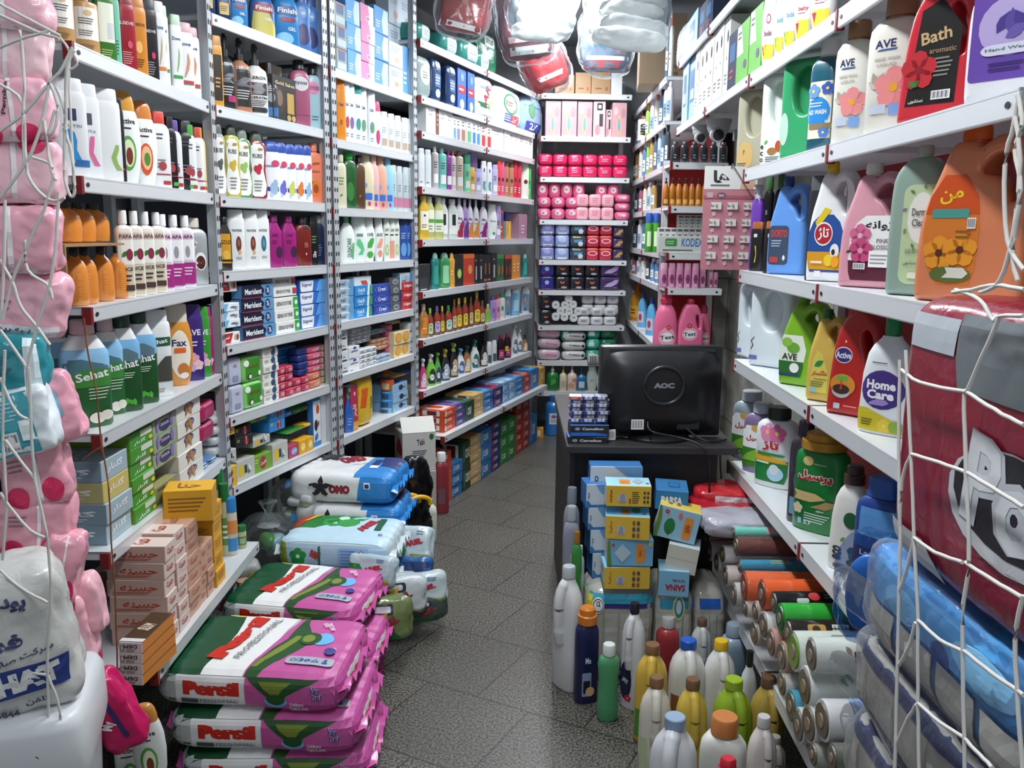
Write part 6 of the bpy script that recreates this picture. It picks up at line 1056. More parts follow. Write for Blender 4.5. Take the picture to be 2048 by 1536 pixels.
style('jTz','white detergent jug, yellow cap, lemon and ball label','jug','arch','e6e8ea','cyl','e8c020',[('q',[(.08,-.75,.6),(.2,-.9,.7),(.4,-.9,.7),(.5,-.7,.5),(.56,-.4,.2)],'24509a',5),('q',[(.1,-.8,.62),(.2,-.9,.7),(.25,-.9,.7)],'d89a20',5),('p',[(-.6,.5),(-.2,.62),(.1,.6),(-.5,.44)],'e0c828'),('e',-.2,.4,.42,.1,'f0f0f0'),('e',-.2,.4,.38,.085,'b02430'),('t',-.2,.4,.11,'تاژ','f4f4f4',0,.5),('e',.35,.26,.2,.06,'e8e8e8'),('e',.3,.25,.08,.025,'2a2a2a'),('e',.1,.18,.2,.05,'e8c830'),('e',.4,.17,.18,.05,'e8a020'),('l',-.7,.14,.0,.19,1,'f0e8d0'),('R',-.5,.04,-.2,.09,'e8e8e8',.1)],.5,'detergent_jug')
style('jPk','pale pink soap jug with peony label','jug','arch','dc9eac:t','cyl','e8e4de',[('q',[(.06,-.5,.95),(.2,-.62,.97),(.4,-.6,.97),(.52,-.4,.95),(.58,-.1,.8)],'f0f0ee',5),('q',[(.06,-.5,.95),(.12,-.58,.96),(.22,-.62,.97)],'5a2034',5),('t',.35,.5,.08,'ژوانه','2a2028',0,.9),('t',.5,.38,.035,'PINK','8a7a7c',0,.4),('t',.5,.33,.035,'BLOSSOM','8a7a7c',0,.75),('f',-.25,.42,.34,'d86a94','f0b0c4'),('f',-.2,.3,.36,'c84a7c','e898b4'),('a',-.5,.3,.2,200,'3a4a34'),('R',.1,.17,.9,.3,'f4f4f2',.05),('l',.15,.19,.8,.28,3,'9a949a'),('b',-.4,.15,.0,.2)],.5,'soap_jug')
style('jSg','sage green soap jug with wreath label','jug','plain','8fa89c:t','cyl','b8c2bc',[('R',-.4,.08,.95,.74,'b8d0a4',.5),('e',.3,.52,.5,.17,'e4e6e0')]+[('a',.3+.55*math.cos(i*.7),.52+.19*math.sin(i*.7),.22,i*50,('6a7a5a','8a6a94','7a8a6a')[i%3])for i in range(9)]+[('t',.28,.56,.05,'Derma','5a5a5a',0,.6),('t',.28,.49,.05,'Clean','5a5a5a',0,.55),('t',.25,.3,.035,'LIQUID HAND','5a6a54',0,.8),('t',.2,.22,.04,'مایع دستشویی','4a5a44',0,.8),('R',.0,.12,.6,.16,'dfe8d8',.2)],.5,'soap_jug')
style('jOr','large peach orange soap jug with daisy label','jug','arch','d9845c:t','cyl','e86a24',[('q',[(.1,-.5,.1),(.2,-.75,.2),(.4,-.85,.22),(.6,-.75,.15),(.72,-.5,-.1)],'d87a2a',5),('q',[(.5,-.83,.2),(.6,-.75,.15),(.72,-.5,-.1)],'d0501c',5),('t',-.35,.6,.075,'من','f0d020',10,.45),('q',[(.48,-.7,.0),(.53,-.68,.02)],'4a9a90',4),('f',-.5,.28,.3,'e8962a','5a2a14'),('f',-.1,.3,.3,'e8962a','5a2a14'),('e',-.25,.16,.4,.045,'5a6a34'),('q',[(.14,-.4,.0),(.17,-.3,.1),(.2,-.35,.0)],'d8d4c8',3),('b',.0,.42,.16,.48),('l',-.2,.36,.15,.42,2,'8a5a20')],.5,'soap_jug')
row('K',3,'r1',('kPu',1,128,208,1140),('kBl',2,200,335,1085,1.05,.08),('kAm',2,128,300,1365,1.05),('jDo',1,250,500,1090,1.05),('kPo',1,478,570,1085),('jTz',1,498,790,1000,1.02),('jPk',1,700,1110,1010),('jSg',1,995,1345,905),('jOr',1,1205,1900,755))
style('jWh','white jug with large oval grip hollow','jug','disc','d2dce2:t',None,'d2dce2',[('q',[(.2,-.85,-.8),(.25,-.75,-.7),(.3,-.85,-.8),(.35,-.7,-.66)],'2a2a34',2),('R',-.9,.08,-.5,.13,'6a6aa8',.1)],.48,'softener_jug')
style('jLm','lime green dish soap jug with apple label','jug','arch','7cb424','cyl','5f9a1c',[('q',[(.1,-.9,.1),(.25,-.95,.2),(.4,-.95,.3),(.56,-.8,.1)],'e4ece0',5),('q',[(.1,-.9,.1),(.2,-.94,.18),(.27,-.95,.2)],'2a6a2c',5),('e',-.3,.42,.3,.06,'6aa83a'),('e',-.6,.48,.25,.05,'8ac04a'),('t',-.45,.32,.07,'AVE','1a2a1a',0,.7),('e',-.2,.2,.22,.055,'e8ece8'),('r',-.9,.11,.0,.13,'24408a')],.5,'dish_soap_jug')
style('jYe','straw yellow dish soap jug with green leaf label','jug','arch','d2b254','cyl','1f6a34',[('p',[(-.75,.1),(.25,.1),(.28,.3),(-.1,.52),(-.4,.56),(-.6,.45)],'d8d060'),('a',-.5,.38,.6,35,'2a8a3a'),('t',-.2,.31,.07,'خاکستر','b02a24',0,.85),('t',-.15,.25,.025,'Concentrated','9a5a24',0,.7),('l',-.65,.16,.15,.23,3,'6a6a3a'),('R',-.65,.1,-.3,.15,'8ac8d8',.1)],.5,'dish_soap_jug')
style('jRd','red dish soap jug with frying pan label','jug','peak','b02420',None,'b02420',[('e',-.35,.55,.35,.075,'e8e0e0'),('e',-.35,.55,.32,.065,'3a2f7a'),('t',-.35,.55,.06,'Active','f4f4f6',0,.6),('a',-.3,.66,.12,80,'f0e8e0'),('e',-.3,.28,.5,.1,'d88a30'),('R',-.55,.32,-.1,.36,'5ab04a',.2),('e',-.35,.22,.36,.06,'b8b8b8'),('e',-.35,.24,.34,.045,'3a2a24'),('p',[(-.4,.24),(-.3,.24),(-.35,.34)],'c83a2a'),('R',-.6,.06,-.35,.11,'b8c8d8',.1),('l',-.2,.08,.5,.11,1,'d88a7a')],.5,'dish_soap_jug')
style('jHc','white bottle with purple round emblem and green cap','bottle','slope','dfe3e6','cyl','14804a',[('e',0,.46,.85,.2,'43307c'),('t',-.05,.51,.095,'Home','f2f2f6',0,1.15,2),('t',-.05,.41,.095,'Care','f2f2f6',0,1.05,2),('q',[(.3,-.5,.1),(.33,-.4,.3),(.36,-.2,.2)],'9a86c8',3),('q',[(.03,-.85,.9),(.1,-.9,.9),(.18,-.9,.3),(.26,-.9,-.5)],'c8b82a',5),('f',.2,.1,.25,'d8c040'),('e',.6,.1,.25,.06,'8aa83a'),('l',-.7,.08,-.2,.16,3,'5a5a2a'),('l',-.5,.72,.4,.75,1,'6a6a70')],.5,'kitchen_cleaner_bottle')
row('K',4,'r2',('jWh',1,60,230,262,1.1),('jWh',1,130,445,272),('jLm',1,330,650,350),('jYe',1,508,765,440,1.03),('jRd',1,645,1010,412),('jHc',1,845,1200,488,1.05))
style('psC','clear grey detergent bottle with green field label','bottle','std','8a9aa4:x','cyl','b8c4c8',[('r',-.9,.1,.9,.7,'3a7a2a'),('q',[(.42,-.9,.9),(.7,-.9,.9),(.8,-.6,.6)],'e6eaea',5),('t',0,.58,.12,'پرسیل','b02430',0,1.2,2),('e',0,.76,.3,.06,'c8a050'),('q',[(.2,-.9,.5),(.32,-.5,.9),(.4,.0,.9)],'7ab43a',4),('l',-.8,.12,.0,.18,1,'d0e8c8')],.6,'detergent_bottle')
style('psV','clear violet detergent bottle with green field label','bottle','std','7a6a90:x','cyl','a8b0bc',[('r',-.9,.1,.9,.7,'3a7a2a'),('q',[(.42,-.9,.9),(.7,-.9,.9),(.8,-.6,.6)],'e6eaea',5),('t',0,.58,.12,'پرسیل','b02430',0,1.2,2),('e',0,.76,.3,.06,'c8a050'),('q',[(.2,-.9,.5),(.32,-.5,.9),(.4,.0,.9)],'7ab43a',4),('q',[(.1,.2,.9),(.24,.3,.9)],'6a4a90',3)],.6,'detergent_bottle')
style('tzW','white laundry bottle with pink flowers and green foot','bottle','std','e2e6e8','cyl','24342c',[('q',[(.08,-.75,.75),(.2,-.85,.85),(.42,-.85,.85)],'1f7a3c',5),('q',[(.38,-.85,.85),(.44,-.85,.7),(.48,-.85,-.2)],'d8a82a',5),('f',-.2,.82,.4,'e08ab4'),('f',.3,.82,.4,'d86aa0'),('t',0,.62,.15,'تاژ','c02430',0,.85,2),('q',[(.48,-.6,.6),(.5,-.75,.75),(.52,-.6,.6)],'2a8a4a',4),('e',.3,.22,.4,.11,'a8d0e4'),('e',.25,.28,.25,.08,'d0dce4'),('l',-.7,.34,.2,.4,1,'e8f0e8')],.6,'detergent_bottle')
style('dkB','dark plum detergent bottle','bottle','std','2a2434:x','cyl','2f2848',[('e',.2,.5,.6,.14,'4a5a7a'),('t',.2,.5,.09,'Hair','d0d4dc',0,.9),('r',-.6,.1,.9,.3,'6a9ab8')],.6,'detergent_bottle')
style('psG','large green detergent bottle with gold cap','bottle','std','0f7a34','wide','b8882c:m',[('e',-.3,.84,.22,.055,'d0b878'),('l',-.05,.8,.6,.84,1,'8ac09a'),('t',0,.66,.15,'پرسیل','e8e4e0',0,1.42,5),('t',0,.66,.135,'پرسیل','b02028',0,1.36,2),('q',[(.36,-.8,-.1),(.42,-.7,.5),(.47,-.85,.1)],'c8b078',4),('q',[(.3,-.1,.5),(.36,.3,.85),(.4,.5,.8)],'a88a5a',4),('f',-.6,.26,.2,'d0c8a8'),('t',.3,.27,.03,'سوپر','d8e8dc',0,.3),('l',-.3,.12,.7,.24,4,'c0dcc8'),('R',-.55,.08,-.4,.15,'8ac0e0',.2),('t',-.15,.11,.04,'2.7','e0ece4',0,.3)],.55,'detergent_bottle')
style('ecW','white curved bottle, brown cap, soap dispenser print','bottle','slope','e2e2dc','wide','4a342a',[('t',-.35,.2,.12,'eco','3a3a3a',90,.7,2),('a',-.2,.34,.35,45,'6aa83a'),('e',.5,.26,.3,.05,'2f4a34'),('e',.5,.2,.22,.04,'3a5a40'),('e',.5,.13,.3,.035,'2f4a34'),('R',-.5,.03,.6,.08,'6a645c',.2),('e',.3,.6,.4,.09,'1f5a34')],.5,'softener_bottle')
style('lnB','dark blue laundry bottle with red foot','bottle','std','1f3f8a','flip','2a5ab0',[('r',-.9,.05,.9,.5,'241a4a'),('q',[(.05,-.9,.2),(.14,-.9,-.3),(.3,-.9,-.7)],'b02434',4),('e',.3,.14,.5,.05,'d8c040'),('t',.1,.44,.07,'Launay','9ab8e8',0,1.2),('t',.15,.36,.045,'DETERGENT','e8e8ee',0,1.3),('f',.3,.54,.2,'e0902a'),('r',-.6,.62,.9,.9,'5a9ad8')],.6,'laundry_bottle')
row('K',5,'r2',('psC',1,5,260,955),('psV',1,78,325,1032),('tzW',1,155,455,1058),('dkB',1,375,570,1145))
row('K',5,'r3',('psG',1,492,885,62,1.02),('ecW',1,735,1040,285),('lnB',1,898,1260,365))
# ---- rolls of table cover on the lowest shelf
def rolls():
 n=0
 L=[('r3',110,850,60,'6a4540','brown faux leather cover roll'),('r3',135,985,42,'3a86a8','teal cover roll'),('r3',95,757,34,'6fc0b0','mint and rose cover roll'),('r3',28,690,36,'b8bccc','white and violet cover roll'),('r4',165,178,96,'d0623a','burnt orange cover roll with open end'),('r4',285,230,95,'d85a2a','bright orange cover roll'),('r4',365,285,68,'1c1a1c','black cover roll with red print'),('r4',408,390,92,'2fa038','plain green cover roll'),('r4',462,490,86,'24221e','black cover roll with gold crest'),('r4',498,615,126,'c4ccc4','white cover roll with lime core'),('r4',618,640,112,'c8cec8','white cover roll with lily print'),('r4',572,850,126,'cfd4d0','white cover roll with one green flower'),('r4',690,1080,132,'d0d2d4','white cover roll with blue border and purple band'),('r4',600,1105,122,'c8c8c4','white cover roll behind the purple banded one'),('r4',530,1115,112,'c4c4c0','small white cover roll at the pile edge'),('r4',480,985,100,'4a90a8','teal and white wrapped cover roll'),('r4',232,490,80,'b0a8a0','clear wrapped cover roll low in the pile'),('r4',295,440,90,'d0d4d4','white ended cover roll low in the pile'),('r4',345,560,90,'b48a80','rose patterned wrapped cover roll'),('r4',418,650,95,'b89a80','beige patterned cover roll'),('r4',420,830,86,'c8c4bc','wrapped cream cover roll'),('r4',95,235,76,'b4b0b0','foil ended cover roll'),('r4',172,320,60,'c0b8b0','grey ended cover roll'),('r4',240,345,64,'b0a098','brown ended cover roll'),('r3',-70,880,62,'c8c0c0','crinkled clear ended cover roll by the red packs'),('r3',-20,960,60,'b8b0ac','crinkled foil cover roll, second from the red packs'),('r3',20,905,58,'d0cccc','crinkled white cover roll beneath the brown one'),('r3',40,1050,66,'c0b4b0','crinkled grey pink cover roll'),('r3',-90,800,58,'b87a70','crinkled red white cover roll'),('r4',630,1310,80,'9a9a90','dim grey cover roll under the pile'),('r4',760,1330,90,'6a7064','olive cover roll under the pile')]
 for v,x,y,r,c,ds in L:
  px,py=pv(v,x,y);s=VW[v][2];x0=.775 if n>3 else.79
  p=atX(px,py,x0);R=r/s*p.y/FPX*1.16;z=max(p.z,.322+R);n+=1
  Ln=.34;gg=G();T=Matrix.Rotation(math.pi/2,4,'Y')
  gg.loft([(0,R*.62,R*.62),(0,R*.98,R*.98),(.006,R,R),(Ln,R,R),(Ln,R*.9,R*.9)],28,0,T)
  t=new('cover_roll',None,None,(p.x+.0,p.y,z),(0,0,random.uniform(-.03,.03)));new('sheet',gg.mesh('sheet',c+':g',smooth=40),t)
  e=G();e.loft([(-.004,R*.3,R*.3),(-.004,R*.8,R*.8),(.002,R*.86,R*.86)],24,0,T)
  new('roll_end',e.mesh('roll_end',{'c4ccc4':'6a8a2a','d0623a':'8a3a24','d85a2a':'6a3a2a','2fa038':'1f5a2a'}.get(c,'5a5248'),smooth=40),t)
  g2=G();g2.loft([(-.006,R*.12,R*.12),(-.006,R*.34,R*.34),(-.002,R*.36,R*.36)],18,0,T);new('core',g2.mesh('core','8a7a64',smooth=40),t)
  S=lambda u,v2,o,R=R:Vector((.02+.09*(u+1),-math.sin(v2)*(R+o),math.cos(v2)*(R+o)))
  d=Dec(S,.09,R,.0012);ops=[]
  if 'flower' in ds:ops=[('f',-.2,.75,.16,'6a9a84','d8dcd8')]
  elif 'purple' in ds and 'blue' in ds:ops=[('r',-.55,-.3,-.2,1.5,'8fb4d8'),('r',-.2,-.3,.5,1.5,'4a2f7a'),('l',-.1,.6,.4,.9,1,'d0c8e0'),('r',-.55,.1,-.5,1.4,'4a6a9a')]+[('f',-.36,.3+.4*i,.12,'4a78b8','d0d8e4')for i in range(3)]
  elif 'lily' in ds:ops=[('a',-.4,.6,.3,60,'8a7a70'),('a',.2,.35,.35,20,'9ac8a0'),('a',.3,.5,.3,-20,'7ab084'),('r',-.2,.9,.9,1.4,'4a1a2a'),('t',.1,1.15,.3,'SMT','e0d0d0',180,.3)]
  elif 'crest' in ds:ops=[('R',-.75,.5,-.2,1.2,'b8924a',.3),('b',.0,.5,.5,1.1),('e',-.5,.85,.12,.25,'3a2a1a')]
  elif 'red print' in ds:ops=[('e',.0,.6,.2,.4,'c83a3a'),('R',-.6,.8,-.2,1.2,'d8d8dc',.3),('l',.3,.4,.9,.9,2,'8a8a8a')]
  elif 'mint' in ds:ops=[('r',.0,-.4,.5,1.4,'d8a8b0'),('r',.5,-.4,1,1.4,'d8dcd8')]
  elif 'leather' in ds:ops=[('l',-.6,.1,.8,.6,4,'7a524a')]
  elif 'lime' in ds:ops=[('l',-.2,.2,.7,.8,4,'8a948c')]
  elif 'teal cover' in ds:ops=[('l',-.1,.2,.8,.9,3,'a8b86a')]
  elif 'teal and' in ds:ops=[('r',-.9,-.5,-.3,1.5,'d0d8d8')]
  elif 'orange' in ds or 'green' in ds:ops=[('l',.1,-.1,.8,.2,2,'e09a70' if 'orange' in ds else '5ac060')]
  elif 'violet' in ds:ops=[('r',-.9,-.4,-.4,1.2,'6a5a9a'),('l',.0,.3,.6,.7,1,'4a4a50')]
  m=d.mesh(ops,'print')
  if m:new('print',m,t)
  tag(t,ds+' on the lowest jug rack shelf','cover roll',None)
rolls()
def redbags():
 for i,(v,x0,y0,x1,y1,c,ds,X,ln)in enumerate((('r3',-150,455,60,545,'c02a34','red and silver foil cloth pack topping the roll pile',.80,.3),('r3',-170,560,60,640,'b02230','red cloth pack with white script in the roll pile',.78,.32),('r3',-60,640,90,720,'a8a8b4','silver violet cloth pack in the roll pile',.78,.32))):
  a,b=pv(v,(x0+x1)/2,(y0+y1)/2);p=atX(a,b,X);h=(y1-y0)/VW[v][2]*p.y/FPX
  q=Soft(ln/2,.1,h/2+.012,(8,5,4),.014,16,50+i,.4);t=new('cloth_pack',q.mesh(c+':g',16,'pack'),None,(p.x+ln/2-.08,p.y,p.z),(0,.03,.1*i-.1))
  S,um,vm=q.face('f');d=Dec(S,um,vm,.0025);d.cut=.02
  new('print',d.mesh([('r',-.5,-.2,.7,.5,'d0d0d4'),('t',-.2,.1,.5,'برسا','f0e0e0' if i<2 else '3a3a5a',0,.5)],'print'),t);tag(t,ds,'cloth pack')
redbags()
# ---- hanging display card and the two domed cameras
def card():
 a,b=atY(1410,332,3.62),atY(1503,540,3.62);w,h=b.x-a.x,a.z-b.z
 t=new('hanging_display_card',None,None,(a.x,3.62,b.z),(0,0,math.radians(-4)));tag(t,'pink hanging card holding rows of small white packets by the jug rack','display card')
 g=G().box(0,0,0,w,.004,h);new('backing_card',g.mesh('backing_card','b4747f:c',smooth=None),t)
 S=lambda u,v,o:Vector((u*w,-o,v*h));d=Dec(S,w,h,.0008)
 new('header_print',d.mesh([('r',0,.78,1,1,'d8d8d4'),('q',[(.78,.68,.98),(.86,.7,.95),(1,.8,.98)],'d0a890',3),('t',.32,.9,.12,'ها','2a2a2e',0,.3,2),('l',.12,.8,.6,.84,1,'6a6a6c'),('r',0,.69,1,.72,'9a5a64'),('e',.34,.72,.09,.03,'6a5058'),('t',.34,.72,.02,'MDK','d8c8cc',0,.1),('R',.06,.7,.18,.75,'b8a0a4',.2)],'header_print'),t)
 m=G().box(-.1*w+.01,-.008,-.034*h,.1*w+.04*w,0,.034*h).mesh('packet','d0cfcb:c',smooth=None)
 S2=lambda u,v,o:Vector((u*.1*w,-.008-o,v*.034*h));d2=Dec(S2,.1*w,.034*h,.0006);m2=d2.mesh([('t',-.2,.1,.9,'ها','2a2a2e',0,.7,1),('a',.6,-.8,1.0,100,'9a8478')],'packet_print')
 m3=Dec(S2,.1*w,.034*h,.0006).mesh([('e',.1,-2.2,.35,.6,'d8c8c8'),('t',.1,-2.2,.5,'S','7a5058',0,.2)],'seal_print')
 for r in range(4):
  for c in range(3):
   o=new('packet',m,t,(w*(.2+.31*c-.02*r),-.002,h*(.62-.16*r)));new('packet_print',m2,o);new('seal_print',m3,o,(0,.0075,0))
 q=Vector((.925,3.497,1.868))-t.location
 hk=G().tube([(w*.5,0,h*.98),(w*.5,-.012,h*1.02),(w*.7,-.01,q.z+.01),q],.003);new('wire_hook',hk.mesh('wire_hook','8a8e92:m'),t)
card()
for i,(px,py,Y,r)in enumerate(((1437,258,4.5,.062),(1404,250,4.75,.05))):
 p=atY(px,py,Y);t=new('security_camera',None,None,(p.x,p.y,0));zt=2.225
 g=G().loft([(zt-.02,r,r),(zt,r*1.05,r*1.05)],24).loft([(zt-.02-r*1.15*math.sin(a),r*.95*max(.2,math.cos(a)),r*.95*max(.2,math.cos(a)))for a in(1.35,1.0,.6,.3,0)],24);new('dome',g.mesh('dome','b4b8ba',smooth=50),t)
 T=Matrix.Translation((-.01,-r*.3,zt-.02-r*.85))@Matrix.Rotation(math.radians(100),4,'X')
 g=G().loft([(0,r*.62,r*.62),(r*.5,r*.6,r*.6),(r*.52,r*.48,r*.48)],22,0,T);new('lens_housing',g.mesh('lens_housing','a8acae',smooth=40),t)
 g=G().loft([(r*.525,r*.44,r*.44),(r*.54,r*.3,r*.3)],22,0,T);new('lens',g.mesh('lens','2a2c30',smooth=40),t)
 tag(t,('larger white domed camera under the high shelf','smaller white domed camera under the high shelf')[i],'security camera')
 # ---- desk and monitor
def desk():
 t=new('desk',None,None,(0,0,0));tag(t,'black shop counter desk carrying the monitor and batteries','desk')
 g=G().rbox(.214,3.27,.82,.88,4.36,.85,.004);new('desk_top',g.mesh('desk_top','2c2a2b:c',smooth=None),t)
 g=G().box(.23,3.3,0,.25,4.34,.82);new('side_panel',g.mesh('side_panel','17171a:c',smooth=None),t)
 g=G().box(.25,3.33,.0,.80,3.35,.82);new('front_panel',g.mesh('front_panel','101114:c',smooth=None),t)
 g=G().box(.80,3.33,.0,.815,4.3,.82);new('inner_panel',g.mesh('inner_panel','141518:c',smooth=None),t)
 g=G().box(.3,3.325,.02,.303,3.331,.8);new('panel_seam',g.mesh('panel_seam','3a3a3c:c',smooth=None),t)
desk()
def monitor():
 t=new('computer_monitor',None,None,(.592,3.42,.851),(0,0,math.radians(3)));tag(t,'black computer monitor seen from behind on the desk','monitor')
 g=G().rbox(-.245,-.02,.012,.245,.045,.375,.012);g.loft([(0,.235,.17,6),(.03,.2,.14,6),(.045,.13,.09,5)],32,0,Matrix.Translation((0,-.02,.19))@Matrix.Rotation(math.pi/2,4,'X'))
 new('casing',g.mesh('casing','17181b:p',smooth=35),t)
 ring=[(.0+.078*math.cos(a),-.068,.225+.074*math.sin(a))for a in[i*math.pi/24 for i in range(49)]]
 new('ring_trim',G().tube(ring,.007,10).mesh('ring_trim','24262a',smooth=60),t)
 S=lambda u,v,o:Vector((u*.1,-.0655-o,.225+v*.1));d=Dec(S,.1,.1,.001);new('logo',d.mesh([('t',0,.0,.22,'AOC','8a8d92',0,.82,3)],'logo'),t)
 sl=G();[sl.box(-.2+.0095*i,-.0215,.325,-.196+.0095*i,-.0195,.34)for i in range(43)];new('vent_slots',sl.mesh('vent_slots','0a0a0c',smooth=None),t)
 new('gloss_strip',G().rbox(-.21,-.023,.352,.21,-.019,.366,.001).mesh('gloss_strip','2a2b30',smooth=None),t)
 S=lambda u,v,o:Vector((-.1+u*.025,-.0215-o,.07+v*.02));d=Dec(S,.025,.02,.046);new('barcode_label',d.mesh([('b',-1,-1,1,1)],'barcode_label'),t)
 new('port_panel',G().rbox(.06,-.055,.045,.15,-.03,.1,.003).mesh('port_panel','22242a',smooth=None),t)
 new('neck',G().loft([(.0,.05,.03,3),(.05,.028,.022,3),(.12,.03,.02,3)],20).mesh('neck','141518',smooth=40),t)
 new('base',G().loft([(0,.125,.1),(.008,.125,.1),(.018,.11,.085),(.022,.05,.04)],32).mesh('base','17181c',smooth=40),t)
 pts=spline([(-.06,-.07,.08),(-.05,-.1,.05),(.06,-.13,.03),(.12,-.172,.014),(.15,-.195,-.03),(.165,-.195,-.2),(.17,-.19,-.4)],6);new('power_cable',G().tube(pts,.004,8).mesh('power_cable','101012',smooth=60),t)
 pts=spline([(.1,-.05,.05),(.14,-.08,.02),(.19,-.1,.007),(.26,-.06,.007)],6);new('video_cable',G().tube(pts,.004,8).mesh('video_cable','101012',smooth=60),t)
monitor()
def fbox(st,view,x0,y0,x1,y1,Y,dep,rot=0,roll=0,label=None,cat=None,tip=0):
 a=atY(*pv(view,x0,y1),Y);b=atY(*pv(view,x1,y0),Y);c=atY(*pv(view,(x0+x1)/2,y1),Y);w,h=b.x-a.x,atY(*pv(view,x0,y0),Y).z-a.z
 o=build_box(st,w,dep,h);o.location=(c.x,Y+dep/2,c.z);o.rotation_euler=(math.radians(tip),math.radians(roll),math.radians(rot))
 if label:tag(o,label,cat or BST[st][1])
 return o
bstyle('cam','black and blue battery display carton','battery carton',('1a1c22','2a6ac0','14161a'),[('t',.15,.68,.22,'Camelion','f0f2f4',0,1.1),('e',-.65,.68,.14,.14,'8a9aa4'),('q',[(.04,-1,.9),(.2,-1,.9),(.36,-1,.2)],'2a6ac0',4)],[],[],'battery_carton')
fbox('cam','11',275,710,565,790,3.31,.1,label='black and blue battery carton at the foot of the battery pile');fbox('cam','11',290,625,575,705,3.31,.1,3,label='black and blue battery carton, upper of the two on the desk')
bstyle('cell','silver and blue battery card','battery card',('b8bcc4','8a90a0','5a5f70'),[('r',-1,.0,-.6,1,'2a3f9a'),('r',-.1,.0,.2,1,'3a4fb0'),('r',.6,.0,1,1,'2a2f4a'),('l',-.5,.1,.6,.9,3,'e8eaf0')],[],[],'battery_card')
bstyle('cellR','red and silver battery card','battery card',('b84a4a','c8ccd0','8a3a3a'),[('l',-.6,.1,.6,.9,2,'d8c8c8')],[],[],'battery_card')
zc=600
for i in range(7):
 for c in range(3):
  x=288+95*c+(i*23)%17;o=fbox('cellR' if i==6 and c==0 else 'cell','11',x,zc-27*i-24,x+92,zc-27*i,3.325+.01*(i%2),.06,(i*37+c*53)%13-6)
  reg(o,'red and silver battery card' if i==6 and c==0 else 'silver and blue battery card','battery card','battery pile on the desk',x//80,i,'place','the aisle side')
bstyle('barc','small white barcode card','card',('d0d2d4','d0d2d4','c0c2c4'),[('b',-.8,.1,.8,.9)],[],[],'card')
fbox('barc','11',565,655,628,735,3.36,.004,8,label='small white barcode card standing behind the battery cartons')
def cables():
 g=G()
 for k in range(4):
  pts=spline([(.40+.02*k+.05*math.sin(i*1.7+k),3.42+.03*math.cos(i*1.3+k),.855+.012*((i+k)%3))for i in range(8)],5);g.tube(pts,.003,6)
 o=new('cable_coil',g.mesh('cable_coil','0f0f11',smooth=60));tag(o,'black tangled cable lying beside the monitor base','cable')
 g=G();[g.tube(spline([(.9+.03*k,4.0,.9),(.92+.03*k,3.95,.6),(.95+.02*k,3.9,.35),(.93+.03*k,3.92,.0)],5),.004,6)for k in range(3)]
 o=new('hanging_cable',g.mesh('hanging_cable','141416',smooth=60));tag(o,'black cables drooping to the floor behind the desk','cable')
cables()
# ================================================================ sacks of washing powder
def sack(t_name,label,cat,x,y,z,a,b,c,rot,base,top=(),front=(),end=(),group=None,ex=(9,8,3.6),amp=.007,seed=1,fin='e8e8e8',tilt=0,roll=0,fins=(1,-1)):
 """a filled plastic sack lying flat: half sizes a, b, c; z is its underside"""
 key=('sack',t_name,round(a,3),round(b,3),round(c,3),seed)
 if key not in CACHE:
  q=Soft(a,b,c,ex,amp,7,seed,.35);ms=[('film',q.mesh(base if not isinstance(base,str)else base+':g',34,'film'))]
  for nm,fc,ops in(('top_print','t',top),('side_print','f',front),('end_print','e',end)):
   if ops:S,um,vm=q.face(fc);d=Dec(S,um,vm,.0018,.0006);d.cut=.018;ms.append((nm,d.mesh(ops,nm)))
  for sg in fins:
   g=G();n=18;V=[]
   for k in range(2):
    for i in range(n+1):
     u=-1+2*i/n;xx=sg*(a*.965+k*.028);V.append(Vector((xx,u*b*(.93-.05*k),.012*math.sin(i*1.9+seed)*(k+.3)+.01*math.sin(i*.7))))
   th=[v+Vector((0,0,.003))for v in V];F=[]
   for i in range(n):F+=[(i,i+1,n+2+i,n+1+i),(2*n+2+i,3*n+3+i,3*n+4+i,2*n+3+i),(n+1+i,n+2+i,3*n+4+i,3*n+3+i)]
   g.add(V+th,F);ms.append(('seam',g.mesh('seam',fin+':g',smooth=60)))
  CACHE[key]=ms
 o=new(t_name,None,None,(x,y,z),(tilt,roll,rot))
 for nm,m in CACHE[key]:new(nm,m,o,(0,0,c*1.0))
 tag(o,label,cat,group);return o
PW,PG,PP,PR_='dfe2e2','0f4a2c','c0559a','c8281c'
P_TOP=[('q',[(v,-.93,-.52+.12*math.cos(v*1.3))for v in(-.95,-.6,-.2,.2,.6,.95)],PG,6),('e',-.55,.88,.13,.1,'c8d060'),('q',[(v,-.52+.12*math.cos(v*1.3),.1+.1*v)for v in(-.95,-.6,-.2,.2,.6,.95)],'e6e8e8',8),('q',[(v,.12+.14*v-.02,.93)for v in(-.95,-.6,-.2,.2,.6,.95)],PP,8),('q',[(-.95,-.02,.12),(-.6,.05,.28),(-.2,.12,.42),(.1,.2,.5),(.35,.22,.42),(.6,.24,.34),(.9,.26,.3)],'1f4f24',6),('q',[(-.8,.02,.08),(-.3,.14,.24),(.2,.28,.36)],'7a8a34',4),('e',.6,.12,.12,.2,'6ab4e8'),('e',.46,.12,.12,.2,'1f4f24'),('e',.44,.12,.07,.12,'7a8a34'),('t',-.33,.05,.27,'Persil',PR_,80,1.02,5),('t',-.11,.05,.12,'PROFESSIONAL','8a8e90',80,.95,1),('R',.35,-.72,.86,-.5,'a8b0b8',.2),('t',.6,-.61,.13,'⌂◑✿△♟','34509a',0,.4),('t',.55,.55,.07,'DERIN','e8d8e4',-62,.12),('t',.62,.5,.07,'TEMIZLEME','e8d8e4',-62,.2),('t',.78,-.22,.1,'66','e8e8f0',30,.06),('e',.76,-.3,.06,.1,'3a3a8a')]
